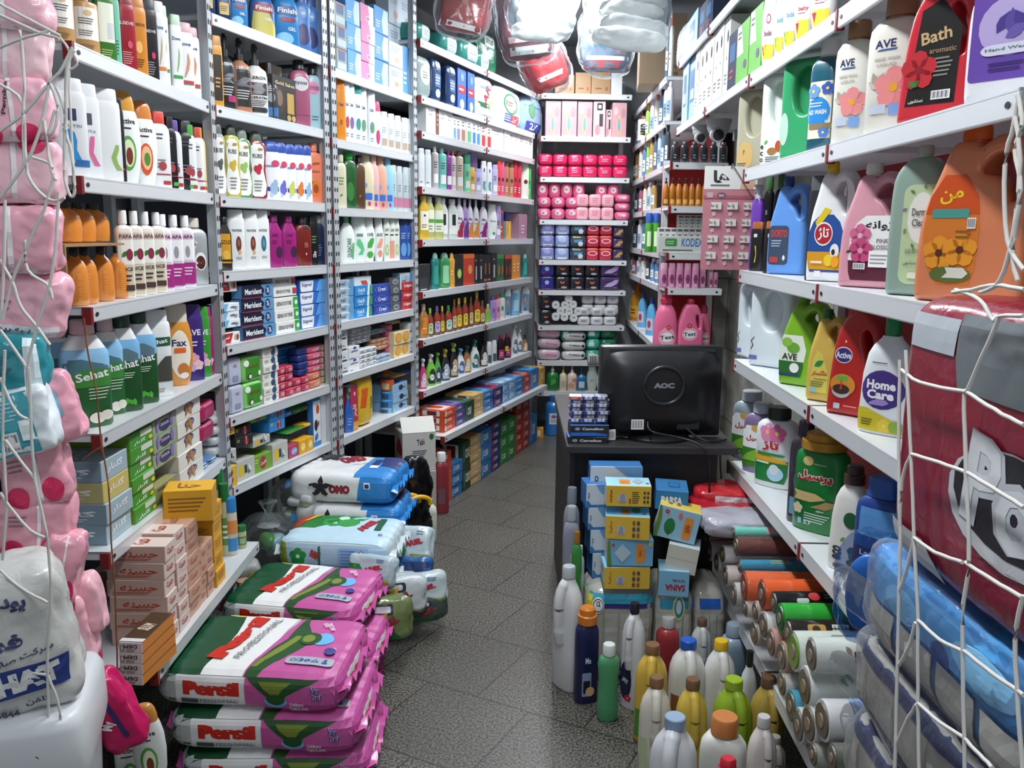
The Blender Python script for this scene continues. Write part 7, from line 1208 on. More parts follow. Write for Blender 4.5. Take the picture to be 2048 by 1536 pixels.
P_FR=[('q',[(-.7,-.95,-.74),(.7,-.95,-.74)],'b8bcbc',4),('R',-.74,-.72,.0,.72,'e6e8e8',.04),('t',-.36,.14,.72,'Persil',PR_,0,.6,4),('R',-.68,-.62,-.06,-.36,'c8cccc',.1),('t',-.36,-.49,.17,'PROFESSIONAL','7a7e80',0,.56,1),('r',-.68,-.6,-.5,-.38,'4a4e50'),('q',[(-.72,.0,.92),(.72,.0,.92)],PP,8),('q',[(-.3,.28,.38),(0,.2,.45),(.35,.12,.58),(.72,.02,.78)],'1f4f24',6),('q',[(.0,.28,.36),(.3,.2,.4),(.6,.15,.5)],'7a8a34',4),('e',.33,-.34,.12,.26,'6ab4e8'),('e',.33,-.22,.1,.26,'1f4f24'),('t',.55,-.42,.14,'DERIN','e8d8e4',0,.14),('t',.57,-.6,.14,'TEMIZLEME','e8d8e4',0,.2),('t',.74,.34,.3,'Ver','e8ecf4',-8,.1,3),('t',.76,.02,.3,'nel','e8ecf4',-8,.09,3),('t',.74,.34,.28,'Ver','24408a',-8,.1,1),('t',.76,.02,.28,'nel','24408a',-8,.09,1)]
P_EN=[('q',[(-.7,-.9,.9),(.7,-.9,.9)],PP,6),('R',-.6,-.45,.2,.5,'e8eaea',.1),('t',-.2,.0,.6,'Persil',PR_,0,.7,3),('p',[(.3,.6),(.8,.6),(.55,-.3)],'1f4f24')]
# the two persil-like heaps: ends' colours differ from the body
for i,(z,dx,dy,r)in enumerate(((0,.04,-.0,.03),(.125,.02,.0,-.02),(.25,-.02,.02,-.07))):
 sack('pink_powder_sack',('lowest','middle','topmost')[i]+' of three pink green washing powder sacks in the front heap','powder sack',-.745+dx,2.56+dy,z,.285,.205,.0605,r,zones('pk',['c8cccc','0f4a2c','dde0e0','c0559a'],[-.24,-.15,.06]),P_TOP,P_FR,P_EN,'pink and green powder sacks',seed=2,fin='c0559a')
for i,(z,dx,dy,r)in enumerate(((0,.02,0,.04),(.12,.05,-.02,-.1),(.24,.0,.06,-.16))):
 sack('pink_powder_sack',('lowest','middle','topmost')[i]+' of three pink green washing powder sacks in the rear heap','powder sack',-.765+dx,3.03+dy,z,.255,.2,.058,r,zones('pk',['c8cccc','0f4a2c','dde0e0','c0559a'],[-.24,-.15,.06]),P_TOP,P_FR,P_EN,'pink and green powder sacks',seed=2,fin='c0559a')
A_TOP=[('q',[(v,-.93,.93)for v in(-.93,-.5,0,.5,.93)],'b8d4e4',8),('q',[(-.2,-.9,-.5),(.3,-.93,-.2),(.9,-.9,.3)],'1f7a34',6),('f',-.1,.55,.4,'2f9a44','c8e8d0'),('q',[(-.2,-.93,-.82),(.4,-.93,-.7),(.9,-.93,-.5)],'b8402a',3),('q',[(.3,-.8,-.74),(.9,-.62,-.5)],'d8c030',3),('t',.42,.1,.24,'ARIEL','b02834',72,.6,3),('R',.58,-.2,.7,.6,'1f5a34',.2),('t',.75,-.5,.14,'42','3a4a8a',20,.08)]
A_FR=[('q',[(-.7,-.9,.92),(.7,-.9,.92)],'a8c4dc',8),('q',[(-.7,-.95,-.8),(.7,-.95,-.84)],'8a9a3a',3),('f',-.62,-.05,.14,'1f8a44','c8e0d0'),('t',-.32,.1,.62,'ARIEL','a82430',68,.16,3),('r',-.26,-.6,-.22,.6,'1f5a34'),('R',.1,-.66,.62,.55,'8ab0d8',.05),('l',.14,-.6,.44,.5,6,'5a80b8'),('p',[(.42,.2),(.51,.48),(.6,.2),(.51,-.08)],'c0504a'),('p',[(.445,.2),(.51,.4),(.575,.2),(.51,.0)],'f0f0f0'),('l',.5,.1,.53,.3,1,'2a2a2a')]
for i,(z,dx,dy,r)in enumerate(((0,.0,.03,.0),(.142,.02,.02,-.04),(.284,.03,.01,-.09))):
 sack('pale_powder_sack',('lowest','middle','topmost')[i]+' pale blue powder sack with green flower, middle heap','powder sack',-.735+dx,3.52+dy,z,.235,.17,.069,r,'c4d4dc',A_TOP,A_FR,(),'pale blue powder sacks',seed=4,fin='c8d4d8')
O_TOP=[('q',[(v,.3+.05*v,.93)for v in(-.93,-.5,0,.5,.93)],'2a80c8',6),('q',[(v,.6-.1*v,.93)for v in(-.2,.2,.6,.93)],'24306a',4),('t',-.05,.4,.55,'OMO','8a1c30',40,.5,5),('t',.2,.0,.1,'active clean','4a90c8',28,.3),('R',.42,-.1,.56,.4,'24306a',.1),('R',.44,-.4,.6,-.15,'e4e8ee',.1)]+[('q',[(.4+.0*k,-.55,-.5),(.42,-.4,-.36)],'2a2c34',2)for k in range(1)]+[('a',-.5,.5,.3,30+72*k,'24262e')for k in range(5)]
O_FR=[('q',[(-.72,.32,.93),(.72,.38,.93)],'2a80c8',6),('t',.0,.0,.56,'OMO','8a1c30',0,.4,4),('R',.46,.1,.58,.5,'e4e8ee',.1),('R',.48,.15,.56,.4,'24306a',.1)]+[('a',-.35,.1,.2,18+72*k,'24262e')for k in range(5)]+[('e',-.35+.2*math.cos(math.radians(18+72*k)),.1+.2*2.3*math.sin(math.radians(18+72*k)),.03,.08,'24262e')for k in range(5)]
for i,(z,dx,dy,r)in enumerate(((0,.0,.03,.02),(.147,.0,.02,-.02),(.294,.02,.0,-.05),(.441,.0,.02,-.12))):
 sack('white_powder_sack',('lowest','second up','third up','topmost')[i]+' white and blue powder sack with black splat, far heap','powder sack',-.75+dx,3.93+dy,z,.245,.18,.072,r,zones('om',['dcdfe0','2a80c8'],[.09]),O_TOP,O_FR,(),'white and blue powder sacks',seed=5,fin='2a80c8')
 # small pouches leaning along the aisle side of the heaps
S_FR=[('q',[(-.8,-.9,-.2),(-.3,-.9,-.1),(.3,-.85,-.4)],'1f7a34',5),('t',.2,.1,.3,'ARIEL','a82430',15,.8,3),('l',.3,.5,.7,.75,2,'4a6a9a'),('q',[(-.85,.0,.9),(-.5,.1,.9)],'8a9a3a',4)]
N_FR=[('q',[(-.8,-.9,.9),(-.2,-.9,.5),(.2,-.9,.0)],'2a6ab0',6),('q',[(.2,.0,.9),(.7,-.2,.9)],'24386a',5),('R',-.3,-.4,.3,.2,'d8dce0',.2),('l',-.2,-.3,.2,.1,2,'3a3a4a')]
K_FR=[('R',-.5,.2,.3,.7,'2a2c34',.2),('R',-.4,.3,.2,.6,'c8ccd0',.2),('t',.1,-.2,.4,'ARIEL','8a2430',30,.8,2),('q',[(-.9,-.8,.6),(-.5,-.9,.2)],'1f5a34',5),('a',-.3,-.1,.5,40,'c8a030')]
for i,(px,py,Y,w,h,tilt,rz,base,ops,ds)in enumerate(((822,1090,3.75,.2,.17,.9,.5,'b8c8cc',S_FR,'white green powder pouch leaning under the yellow handles'),(815,1148,3.6,.22,.15,.7,.6,'2a5a90',N_FR,'navy powder pouch wedged in the aisle edge'),(835,1178,3.45,.24,.14,.5,.8,'b8c4c8',S_FR,'white green powder pouch lying towards the aisle'),(790,1190,3.35,.26,.15,.5,.9,'c0c8cc',K_FR,'white pouch with dark square label beside the heaps'),(770,1235,3.12,.2,.16,.5,.8,'6a7a4a',K_FR,'olive pouch with yellow flowers beside the heaps'),(745,1140,3.28,.2,.12,.8,.3,'a8bcc4',S_FR,'pale green pouch tucked between pink and pale sacks'),(845,1215,3.42,.2,.1,.3,.9,'3a4a44',K_FR,'dark pouch flat on the floor at the aisle edge'))):
 p=atY(px,py,Y);q=Soft(w/2,.042,h/2,(7,3,6),.011,14,60+i,.5);o=new('powder_pouch',q.mesh(base+':g',18,'pouch'),None,(p.x,p.y,max(p.z,h/2)),(-tilt*.5,0,rz-.6))
 S,um,vm=q.face('f');d=Dec(S,um,vm,.002,.0006);d.cut=.02;new('print',d.mesh(ops,'print'),o);tag(o,ds,'powder pouch')
 # ================================================================ odds and ends between the racks and the heaps
def fl(px,py):return atZ(px,py,0)
style('pmpW','white pump bottle of pale lotion standing on the floor','pump bottle','pump','d8dcd0:t','pump','d0d4d0',[('r',-.9,.74,.9,.76,'b8bcb0')],.9,'pump_bottle')
style('redL','red liquid bottle with white cap in a plastic bag','bottle','std','8a2a34:x','cyl','d8d8d8',[('R',-.5,.2,.4,.5,'6a5058',.3)],.7,'soap_bottle')
style('yelJ','yellow liquid jug','bottle','hjug','b8a830:x','cyl','d8d8d0',[],.7,'liquid_jug')
def stand(k,px,py,ptop,w,rot=0,z=0,label=None):
 p=atZ(px,py,z);h=atY(px,ptop,p.y).z-z;o=build_bottle(k,w,h);o.location=(p.x,p.y,z+.0005);o.rotation_euler=(0,0,rot);tag(o,label or STY[k][0],STY[k][1]);return o
stand('pmpW',860,1082,975,.075,.3);stand('redL',883,1025,905,.09,.2,label='red liquid bottle nearest the orange powder boxes');stand('redL',868,1012,915,.08,.2,label='red liquid bottle behind the first one in clear wrap')
stand('yelJ',838,1080,1005,.12,.5,label='yellow liquid jug behind the white pump bottle');stand('yelJ',815,1070,1000,.12,.9,label='yellow liquid jug beside the small powder pouches')
g=G();pts=spline([(-.06,0,0),(-.05,0,.03),(0,0,.045),(.05,0,.03),(.06,0,0)],5);g.tube(pts,.012,10)
for i,(x,y)in enumerate(((815,1008),(838,1012))):p=atY(x,y,4.1);o=new('jug_handle',g.mesh('carry_handle','d8a41e',smooth=60),None,p,(0,0,.5));o.name='carry_strap';tag(o,('yellow carry strap over the jug nearest the sacks','yellow carry strap over the jug nearest the pump bottle')[i],'carry strap')
bstyle('opn','open white carton with red tomato print','carton',('c4c4c0','a8a8a2','bcbcb6'),[('t',.1,.75,.16,'Tabi','2a2a2e',8,.45),('l',-.4,.35,.5,.55,4,'3a3a3e'),('e',.75,.88,.14,.08,'2a6a34'),('R',-.5,.04,.0,.2,'4a4a4e',.05),('R',-.46,.05,-.04,.19,'c4c4c0',.05)],[],[('e',.2,.6,.5,.2,'b02a34'),('R',-.5,.4,.9,.62,'b02a34',.1),('a',-.2,.1,.3,80,'3a3a3a'),('a',.3,.15,.3,80,'3a3a3a'),('a',-.5,.22,.3,80,'3a3a3a')],'carton')
def carton():
 p=atY(826,925,4.72);w,d,h=.19,.2,.22;z=max(.3,p.z)-.05;o=build_box('opn',w,d,h);o.location=(p.x,p.y+.1,z);o.rotation_euler=(0,0,.35);tag(o,'open white carton with red tomato print under the slotted rack','carton')
 for sg,an in((1,.9),(-1,-.5)):
  g=G().box(-w/2,0,0,w/2,.1,.002);f=new('flap',g.mesh('flap','c8c8c2:c',smooth=None),o,(0,-d/2 if sg>0 else d/2,h),(an if sg>0 else math.pi-.55,0,0))
 bstyle('plc','plain pale carton','carton',('a8a8a4','b0b0aa','9a9a96'));o2=build_box('plc',.2,.22,z-.002);o2.location=(p.x,p.y+.1,0);o2.rotation_euler=(0,0,.3);tag(o2,'pale carton on the floor carrying the open white carton','carton')
carton()
q=Soft(.12,.12,.19,(3,3,4),.012,8,71);o=new('paper_sack',q.mesh('6a4e3a:c',20,'sack'),None,(-.82,4.72,.185),(0,0,.2));tag(o,'brown paper sack on the floor under the tub shelf','paper sack')
# clear bags of small goods under the lowest soap shelf
def clearbag(x,y,z,a,b,c,label,seed,inner):
 t=new('clear_bag',None,None,(x,y,z));q=Soft(a,b,c,(2.4,2.4,2.6),.03,6,seed,.3);new('film',q.mesh('c8d0d0:f',22,'film'),t)
 for k in range(6):
  r=random.Random(seed*10+k);col=inner[k%len(inner)];q2=Soft(a*.3,b*.25,c*.16,(4,4,3),.004,12,seed+k);new('pouch',q2.mesh(col+':g',8,'pouch'),t,(r.uniform(-.5,.5)*a,r.uniform(-.4,.4)*b,r.uniform(-.6,.6)*c),(r.uniform(-.4,.4),r.uniform(-.4,.4),r.uniform(0,3)))
 g=G();g.loft([(c*.8,a*.3,b*.3),(c*1.05,.02,.02),(c*1.12,.015,.015),(c*1.35,a*.25,b*.25)],16);new('knot',g.mesh('knot','c8d0d0:f',smooth=60),t);tag(t,label,'plastic bag');return t
clearbag(-1.08,3.72,.2,.17,.17,.2,'knotted clear bag with green and white pouches under the soap shelf',3,['4a8a44','d8dcd8','c8b43a','8ab0c0'])
clearbag(-.98,3.85,.42,.13,.12,.12,'clear bag lying over the knotted one below the glove boxes',5,['b8c4c0','9ab090','d0d4d4'])
style('sprC','silver and copper aerosol can','aerosol can','can','c08a6a','cyl','c8a080',[('R',-.6,.5,.6,.6,'3a2a24',.3)],1,'aerosol_can')
stand('sprC',492,1250,1160,.065,.2,0,'silver and copper aerosol can behind the pink sacks')
o=new('black_bag',Soft(.075,.06,.27,(3,3,4),.03,12,9,.5).mesh('131216:g',22,'bag'),None,(-.49,4.26,.27),(0,0,.4));tag(o,'crumpled black bag standing behind the white and blue sacks','plastic bag')
style('bigB','large blue water bottle with white label','water bottle','std','1f6ab0:x','cyl','2a5a9a',[('R',-.6,.35,.7,.68,'c8ccd0',.05),('e',-.1,.58,.3,.05,'6a5a8a'),('l',-.4,.4,.5,.5,2,'7a8a94')],1,'water_bottle')
stand('bigB',1108,868,790,.15,.0,0,'large blue water bottle on the floor below the end rack')
bstyle('smy','small yellow carton','carton',('c8901e','d8a030','b8801a'),[('R',-.6,.2,.2,.8,'d8d4cc',.1)],[],[],'carton')
p=fl(1079,874);o=build_box('smy',.06,.06,.08);o.location=p;tag(o,'small yellow carton alone on the floor by the end rack','carton')
# ================================================================ bottle parade on the floor, mask cartons in front of the desk
def hjug(label,px0,px1,ytop,Y,col,capc,D=.7,rot=0,lab=(),cat='detergent jug',handle=True,prof='hjug',cap='cyl',name='detergent_jug',grip=1.0,z0=0):
 xc=(px0+px1)/2;a,y=pv('12',xc,ytop);p=atY(a,y,Y);w=(px1-px0)/3.226*Y*1.02/FPX;h=p.z-z0
 b=Body(prof,w,h,D*w);t=new(name,None,None,(p.x,Y,z0+.0005),(0,0,rot));new('body',b.mesh(col),t);new('cap',capmesh(cap,b,capc),t)
 if handle:
  W2,D2=w/2,D*w/2;r=W2*.3*grip
  pts=spline([(0,-D2*.3,h*.87),(0,-D2*.75,h*.83),(0,-D2*1.12,h*.74),(0,-D2*1.22,h*.62),(0,-D2*1.16,h*.5),(0,-D2*.9,h*.4)],6)
  g=G();g.tube(pts,[r*(1.1 if i<6 else 1.0 if i<24 else 1.15)for i in range(len(pts))],12);new('handle',g.mesh('handle',col,smooth=80),t)
 if lab:
  m=Dec(b.S,w/2,b.z1-b.z0,.001).mesh(lab);new('label_print',m,t)
 tag(t,label,cat);return t
hjug('tall white laundry jug with translucent cap at the aisle corner',72,305,232,3.0,'d4d8d8','b4bcc0:t',.6,-.9,grip=1.0)
hjug('navy bottle with orange cap beside the tall white jug',228,388,495,2.9,'1c2050','d07a24',.7,.3,[('t',-.1,.55,.08,'Me','d8dce8',0,.5),('R',-.6,.1,.2,.4,'8a9ab8',.3),('R',-.5,.14,.1,.3,'1c1c24',.3),('e',.1,.16,.4,.06,'d8b080')],'bottle',False,'std','wide','detergent_bottle')
hjug('clear green soap bottle with pale handle top',372,522,735,2.78,'4a9a6a:x','d0d8d4',.7,.1,(),'bottle',False,'hour','cyl','soap_bottle')
hjug('white bottle with black cap leaning by the tissue pack',530,696,470,2.86,'dadde0','1c1a2c',.6,-.7,[('e',-.3,.3,.6,.2,'1f2848'),('t',-.3,.3,.07,'me','d8dce4',70,.4),('f',.0,.12,.3,'c02a3a')])
hjug('red liquid bottle with grey ring handled cap',752,905,560,3.02,'a8343a:x','b8b8b4',.9,0,(),'bottle',False,'std','cyl','soap_bottle')
hjug('pale grey jug with brown cap behind the blue capped one',975,1120,570,2.98,'c4c8c6','6a5040',.7,.1)
hjug('clear bottle of blue liquid in the back row',1165,1345,605,2.9,'8aa0b4:x','8a9aa8',.9,0,[('r',-.97,.02,.97,.5,'34587a')],'bottle',False,'std','cyl','soap_bottle')
hjug('yellow jug with brown cap and green label',618,838,735,2.66,'d2b048','7a5a3a',.75,-.2,[('r',-.9,.08,-.2,.4,'4a8a34')])
hjug('white jug with bright blue cap',838,1080,705,2.72,'d8d8d6','2458b8',.8,.05,[('r',-.95,.1,-.6,.5,'8a5a3a')])
hjug('white jug with yellow cap',1068,1275,710,2.7,'dcdcda','d8b020',.8,.1)
hjug('white bottle with black cap at the shelf edge',1290,1425,780,2.62,'d0d4d6','1a1c20',.7,.2,(),'bottle',False,'slope','cyl','cleaner_bottle')
hjug('cream jug with brown cap beside the green label jug',645,862,945,2.45,'d4d0c2','7a5a3a',.8,-.1,[('r',-.9,.1,-.5,.5,'b8c8a0')])
hjug('yellow jug with brown cap in the middle row',882,1095,960,2.45,'d0b24a','6f5138',.8,.05)
hjug('lime green jug with matching green cap',1122,1385,958,2.46,'8aa828','8fb024',.75,.3)
hjug('olive yellow jug with brown cap below the rolls',1365,1590,945,2.46,'a88f40','5a4430',.8,.2)
hjug('white jug with pale blue cap in the front row',712,1035,1200,2.2,'d6dade','8fa4c0',.75,-.4,grip=1.1)
hjug('white jug with orange cap and pink motif',1038,1352,1200,2.22,'dcdcd6','c07840',.7,-.5,[('f',.4,.5,.4,'c02a44')],handle=False,prof='std')
hjug('pinkish white jug with clear cap in the front row',1348,1545,1200,2.25,'d8d0cc:t','c0c0bc:t',.8,.2)
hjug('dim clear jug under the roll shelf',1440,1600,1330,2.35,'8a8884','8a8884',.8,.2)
hjug('white bottle with bright red cap at the frame edge',1130,1300,1470,2.02,'d8d4d0','c02434',.8,0,(),'bottle',False,'std','wide','soap_bottle')
for i,(x0,x1,yt,Y,c,cc,ds)in enumerate(((155,262,-275,3.22,'8a9298','7a8288','grey jug with grey cap against the desk side'),(150,262,-155,3.16,'8a90a0','a0a8b0','grey lilac jug below the grey one by the desk'),(205,275,10,3.1,'2a8a3a:x','9a6a24','small green bottle with amber neck by the desk'),(180,262,160,3.12,'b8c0c4:x','b8bcbc:t','clear bottle with silver cap behind the tall white jug'),(228,290,100,3.14,'b8c4c8:x','c8ccd0:t','clear bottle of teal liquid behind the tall white jug'))):
 hjug(ds,x0,x1,yt,Y,c,cc,.9,0,(),'bottle',False,'std','cyl','soap_bottle',1,.25)
bstyle('lowb','low dark carton','carton',('3a302a','443a34','302824'));o=build_box('lowb',.1,.22,.249);o.location=(.25,3.15,0);tag(o,'low dark carton by the desk side carrying five small bottles','carton')
SN=[('R',-.4,.55,-.1,.95,'d88a3a',.3)]
bstyle('snY','yellow and sky blue mask carton','mask carton',('d8b43c','7ac0e4','c8d4d4'),[('t',-.75,.52,.13,'ساینا','a04424',90,.28*2),('e',-.3,.4,.2,.22,'b8b8c4'),('q',[(.22,-.42,-.18),(.55,-.36,-.22)],'9a9aac',3)]+[('e',.28+.2*(k%2),.2+.27*(k//2),.07,.1,('6a4a5a','8a5a4a','4a4a5a')[k%3])for k in range(6)],[('R',-.3,.2,.1,.7,'e0903a',.3),('e',-.2,.75,.08,.12,'e0903a'),('e',.0,.75,.08,.12,'e0903a'),('t',-.1,.42,.2,'SAINA','c0502a',-10,.32),('e',.4,.6,.2,.25,'2f8a3a'),('f',.75,.3,.08,'c83a3a')],[('t',.0,.7,.2,'SAINA','b02a34',0,1.2),('q',[(.02,-1,1),(.25,-1,1)],'6a9a4a',4)],'mask_carton')
bstyle('snT','yellow mask carton with upright red lettering','mask carton',('d8b43c','9acce0','b8d4e0'),[('t',-.78,.5,.12,'SAINA','a02a2c',90,.28*2.2),('e',-.28,.4,.22,.22,'b8b8c4'),('q',[(.2,-.42,-.14),(.6,-.36,-.18)],'9a9aac',3),('l',.15,.15,.5,.75,6,'3a3a34'),('R',.02,.15,.1,.4,'b03a2a',.3)]+[('e',.7+.15*(k%2),.25+.22*(k//2),.05,.07,'3a3a3a')for k in range(6)],[('R',-.4,.2,.1,.7,'e0903a',.3),('t',-.15,.42,.2,'ساینا','c0502a',-10,.34),('p',[(.2,.5),(.45,.8),(.7,.5),(.45,.2)],'a8b0b4'),('f',.85,.3,.08,'c83a3a')],[],'mask_carton')
bstyle('snB','sky blue mask carton with orange badge','mask carton',('74b4dc','a8cce0','d8dcd8'),[('R',.25,.12,.6,.85,'e0903a',.2),('e',.62,.3,.06,.1,'e0903a'),('e',.62,.55,.06,.1,'e0903a'),('t',.42,.5,.13,'ساینا','b84a24',90,.3),('p',[(-.7,.5),(-.35,.85),(.05,.5),(-.35,.15)],'b4ccd8'),('q',[(.02,-1,-.8),(.5,-1,-.85),(.95,-1,-.88)],'5a8a3a',3),('f',-.75,.8,.07,'c83a3a'),('e',.85,.85,.07,.1,'e0c040')],[],[],'mask_carton')
bstyle('snX','sky blue mask carton with upside down red lettering','mask carton',('7ab4d4','8fc4de','d0b030'),[('t',.1,.35,.26,'SAINA','a8203a',180,1.3,2),('t',.3,.62,.12,'Kids Face Mask','5a4a6a',180,.8)],[],[('l',-.5,.2,.5,.7,2,'a05a24')],'mask_carton')
bstyle('snG','mask carton with green tree print','mask carton',('94c0d8','d8c050','d8dcd8'),[('e',-.35,.4,.26,.26,'1f7a3a'),('r',-.37,.1,-.33,.3,'3a3a2a'),('R',.3,.1,.7,.8,'e0903a',.3),('t',.5,.45,.16,'SAINA','a03a24',100,.42),('e',.05,.8,.1,.1,'d8706a'),('f',-.6,.85,.1,'c02a3a'),('q',[(.0,-1,-.85),(.6,-1,-.8),(1,-1,-.9)],'5a8a3a',3)],[('e',-.5,.5,.12,.2,'8a5a3a'),('e',-.1,.5,.12,.2,'8a5a3a')],[],'mask_carton')
bstyle('snW','plain white back of a mask carton','mask carton',('c8c8be','b8ccd8','c8b848'),[('q',[(.49,-.95,.95),(.5,-.95,.95)],'9a9a92',4)],[],[('l',-.5,.3,.5,.8,3,'4a4a34')],'mask_carton')
bstyle('prs','blue glove carton with white lettering','glove carton',('2a7ab4','3a7ab0','24669a'),[('t',.0,.5,.4,'PARSA','e8eef4',0,1.3,2)],[('R',-.2,.3,.5,.7,'2a4a7a',.2),('R',-.15,.34,.45,.66,'3a7ab0',.2)],[],'glove_carton')
bstyle('blw','blue and white glove carton with handwritten mark','glove carton',('c8d4de','3a78b8','3a78b8'),[('q',[(.0,-1,1),(.12,-1,1)],'3a78b8',4),('q',[(.12,-1,-.5),(.3,-1,-.8)],'3a78b8',3),('q',[(.6,.5,1),(1,-.1,1)],'6a9ad0',4),('t',-.75,.5,.3,'p','1a1a2a',0,.14,0)],[],[],'glove_carton')
YS=3.02
T0='white and blue tissue roll pack'
fbox('snY','14',570,1060,992,1258,YS,.115,1,label='yellow mask carton at the foot of the mask pile')
fbox('snB','14',602,812,1025,1050,YS,.115,-1,label='sky blue mask carton with badge, second up in the mask pile')
fbox('snY','14',600,602,1005,812,YS-.01,.115,-6,label='yellow mask carton with round icons, third up in the mask pile')
fbox('snT','14',600,325,1012,512,YS+.01,.115,-3,label='yellow mask carton with red lettering topping the mask pile')
fbox('snX','14',1080,1095,1365,1325,YS,.115,-8,label='sky blue mask carton with upside down lettering')
fbox('snW','14',1150,870,1440,1110,YS+.01,.12,-14,8,label='white backed mask carton tipped over the blue one')
fbox('snG','14',1035,530,1425,815,YS+.04,.11,-10,11,label='tilted mask carton with green tree print')
fbox('prs','14',1060,370,1360,545,YS+.1,.16,-8,2,label='blue glove carton with white lettering behind the tilted carton')
fbox('blw','14',445,150,925,395,YS+.17,.09,0,label='blue and white glove carton standing tallest behind the mask pile')
for i,(a,b)in enumerate(((310,520),(520,720),(720,930),(930,1150))):fbox('blw','14',395+18*i,a,590+10*i,b,YS+.13,.1,8,label='%s blue and white glove carton in the column behind the mask pile'%('topmost','second down','third down','lowest')[i])
def tissue():
 for i,(x0,x1,c1,ds)in enumerate(((405,1040,'3a2a7a','tissue roll pack with purple and yellow wrap under the mask cartons'),(1030,1400,'2a8ab0','tissue roll pack with teal wrap and rabbit badge'),(1385,1690,'1f5ab0','tissue roll pack with blue wrap under the rolls'))):
  a=atY(*pv('14',x0,1500),YS+.02);b=atY(*pv('14',x1,1255),YS+.02);w,zt=b.x-a.x,b.z-.002;t=new('tissue_pack',None,None,(a.x+w/2,YS+.14,0));h=zt
  q=Soft(w/2,.13,h/2,(6,6,5),.008,9,80+i,.3);new('film',q.mesh('a8a8a0:g',22,'film'),t,(0,0,h/2));S,um,vm=q.face('f');d=Dec(S,um,vm,.002,.0006);d.cut=.02
  ops=[('q',[(.6,-.9,.9),(.8,-.92,.92)],c1,6),('q',[(-.75,-.9,.9),(-.55,-.9,.9)],'2a2a6a' if i<2 else c1,6)]+[('q',[(-.5,-.86+.44*k,-.5+.44*k),(.5,-.86+.44*k,-.5+.44*k)],'b4b2aa',3)for k in range(4)]
  if i==0:ops+=[('q',[(.2,-.92,-.7),(.85,-.92,-.75)],'d8c030',3),('q',[(.7,-.9,.9),(.88,-.9,.9)],'2a9ab8',6),('e',-.62,.66,.16,.16,'e8e4d8'),('e',-.62,.66,.14,.13,'3a3a5a'),('e',-.62,.66,.12,.11,'e8e8e4'),('t',-.62,.7,.1,'12','24306a',0,.1,2)]
  if i==1:ops+=[('e',.2,.62,.3,.24,'d8d860'),('e',.2,.62,.24,.2,'2a7a9a'),('e',.2,.64,.14,.14,'b8c8cc')]
  new('wrap_print',d.mesh(ops,'wrap_print'),t,(0,0,h/2));tag(t,ds,'tissue pack')
tissue()
# ================================================================ hanging pink packs in the cord net beside the doorway rack
def npack(name,label,x0,y0,x1,y1,Y,base,ops,rot=0,dep=.12,seed=1,cat='sanitary pack',grp=None,amp=.015,yaw=.35):
 x1-=14;dep*=.8;a,b=atY(x0,y1,Y),atY(x1,y0,Y);w,h=b.x-a.x,b.z-a.z
 q=Soft(w/2,dep/2,h/2,(7,4,6),amp,13,seed,.35);t=new(name,None,None,((a.x+b.x)/2,Y,(a.z+b.z)/2),(0,math.radians(rot),yaw))
 new('film',q.mesh(base+':g',24,'film'),t);S,um,vm=q.face('f');d=Dec(S,um,vm,.002,.0006);d.cut=.02;new('print',d.mesh(ops,'print'),t);tag(t,label,cat,grp)
PKP='f0bcc8'
SEAM=[('q',[(-.96,-.9,.9),(-.84,-.92,.92)],'f2eef0',6),('q',[(-.92,.1,.2),(0,.12,.22),(.92,.1,.2)],'f4eef0',3)]
DOT=lambda u,v,r=.26:[('e',u,v,r,r*1.1,'d8285c')]
T1=[('t',.05,.3,.12,'Pembe','4a2a34',80,.75)]
T2=[('l',-.6,.1,-.1,.5,3,'8a6a74')]
L=[(-90,-70,96,62,PKP,SEAM+DOT(-.2,.5)+DOT(.6,.3),0),(-80,30,100,165,'f4ccd4',SEAM+DOT(.5,.75,.2),4),(-60,158,108,285,'f0b4c4',SEAM+T1+DOT(-.35,-.75)+DOT(.45,-.75),-3),(-70,275,124,405,'f2c0cc',SEAM+DOT(-.35,.8)+DOT(.5,.8),2),(-80,412,118,545,'ecaabb',SEAM+DOT(-.4,-.8,.3)+[('R',-.75,-.1,-.62,.6,'8ac0d8',.3)]+T2,0),(-90,540,135,668,'efb2c2',DOT(-.5,.8,.3)+[('q',[(-.9,-.9,.9),(-.6,-.9,.9)],'f0eef0',5),('t',.2,-.75,.16,'پنبه ریز','4a3a44',0,.5),('l',-.2,-.2,.2,.2,2,'b06a7a')],6)]
for i,(x0,y0,x1,y1,c,ops,r)in enumerate(L):
 npack('sanitary_pack','pink pad pack with dots in the net, %s from the top'%ORD[i],x0,y0,x1,y1,1.93+.02*(i%2),c,ops,r,.13,100+i,'sanitary pack','pink packs in the hanging net')
TE=[('q',[(-.9,-.9,.5),(.9,-.9,.5)],'3fa4b4',6),('l',-.7,.0,.2,.7,6,'a8dce4'),('b',-.4,-.8,.0,-.2),('R',.1,-.5,.45,.1,'e8f4f4',.1)]
npack('sanitary_pack','dark teal pad pack below the pink ones in the net',-80,668,92,786,1.9,'2f8f9c',[('q',[(-.9,.6,.9),(.9,.6,.9)],'d8e8ec',3),('l',-.7,-.5,.4,.5,8,'1f6a78')],0,.13,110)
npack('sanitary_pack','teal and white pad pack with barcode in the net',-20,775,112,905,1.88,'dfe8ec',TE,-10,.12,111)
npack('sanitary_pack','pink pad pack turned edgewise behind the teal one',80,745,160,880,1.98,'eea8ba',DOT(-.4,.7,.4)+[('R',.0,-.2,.4,.5,'8ac0d8',.3)],-14,.12,112)
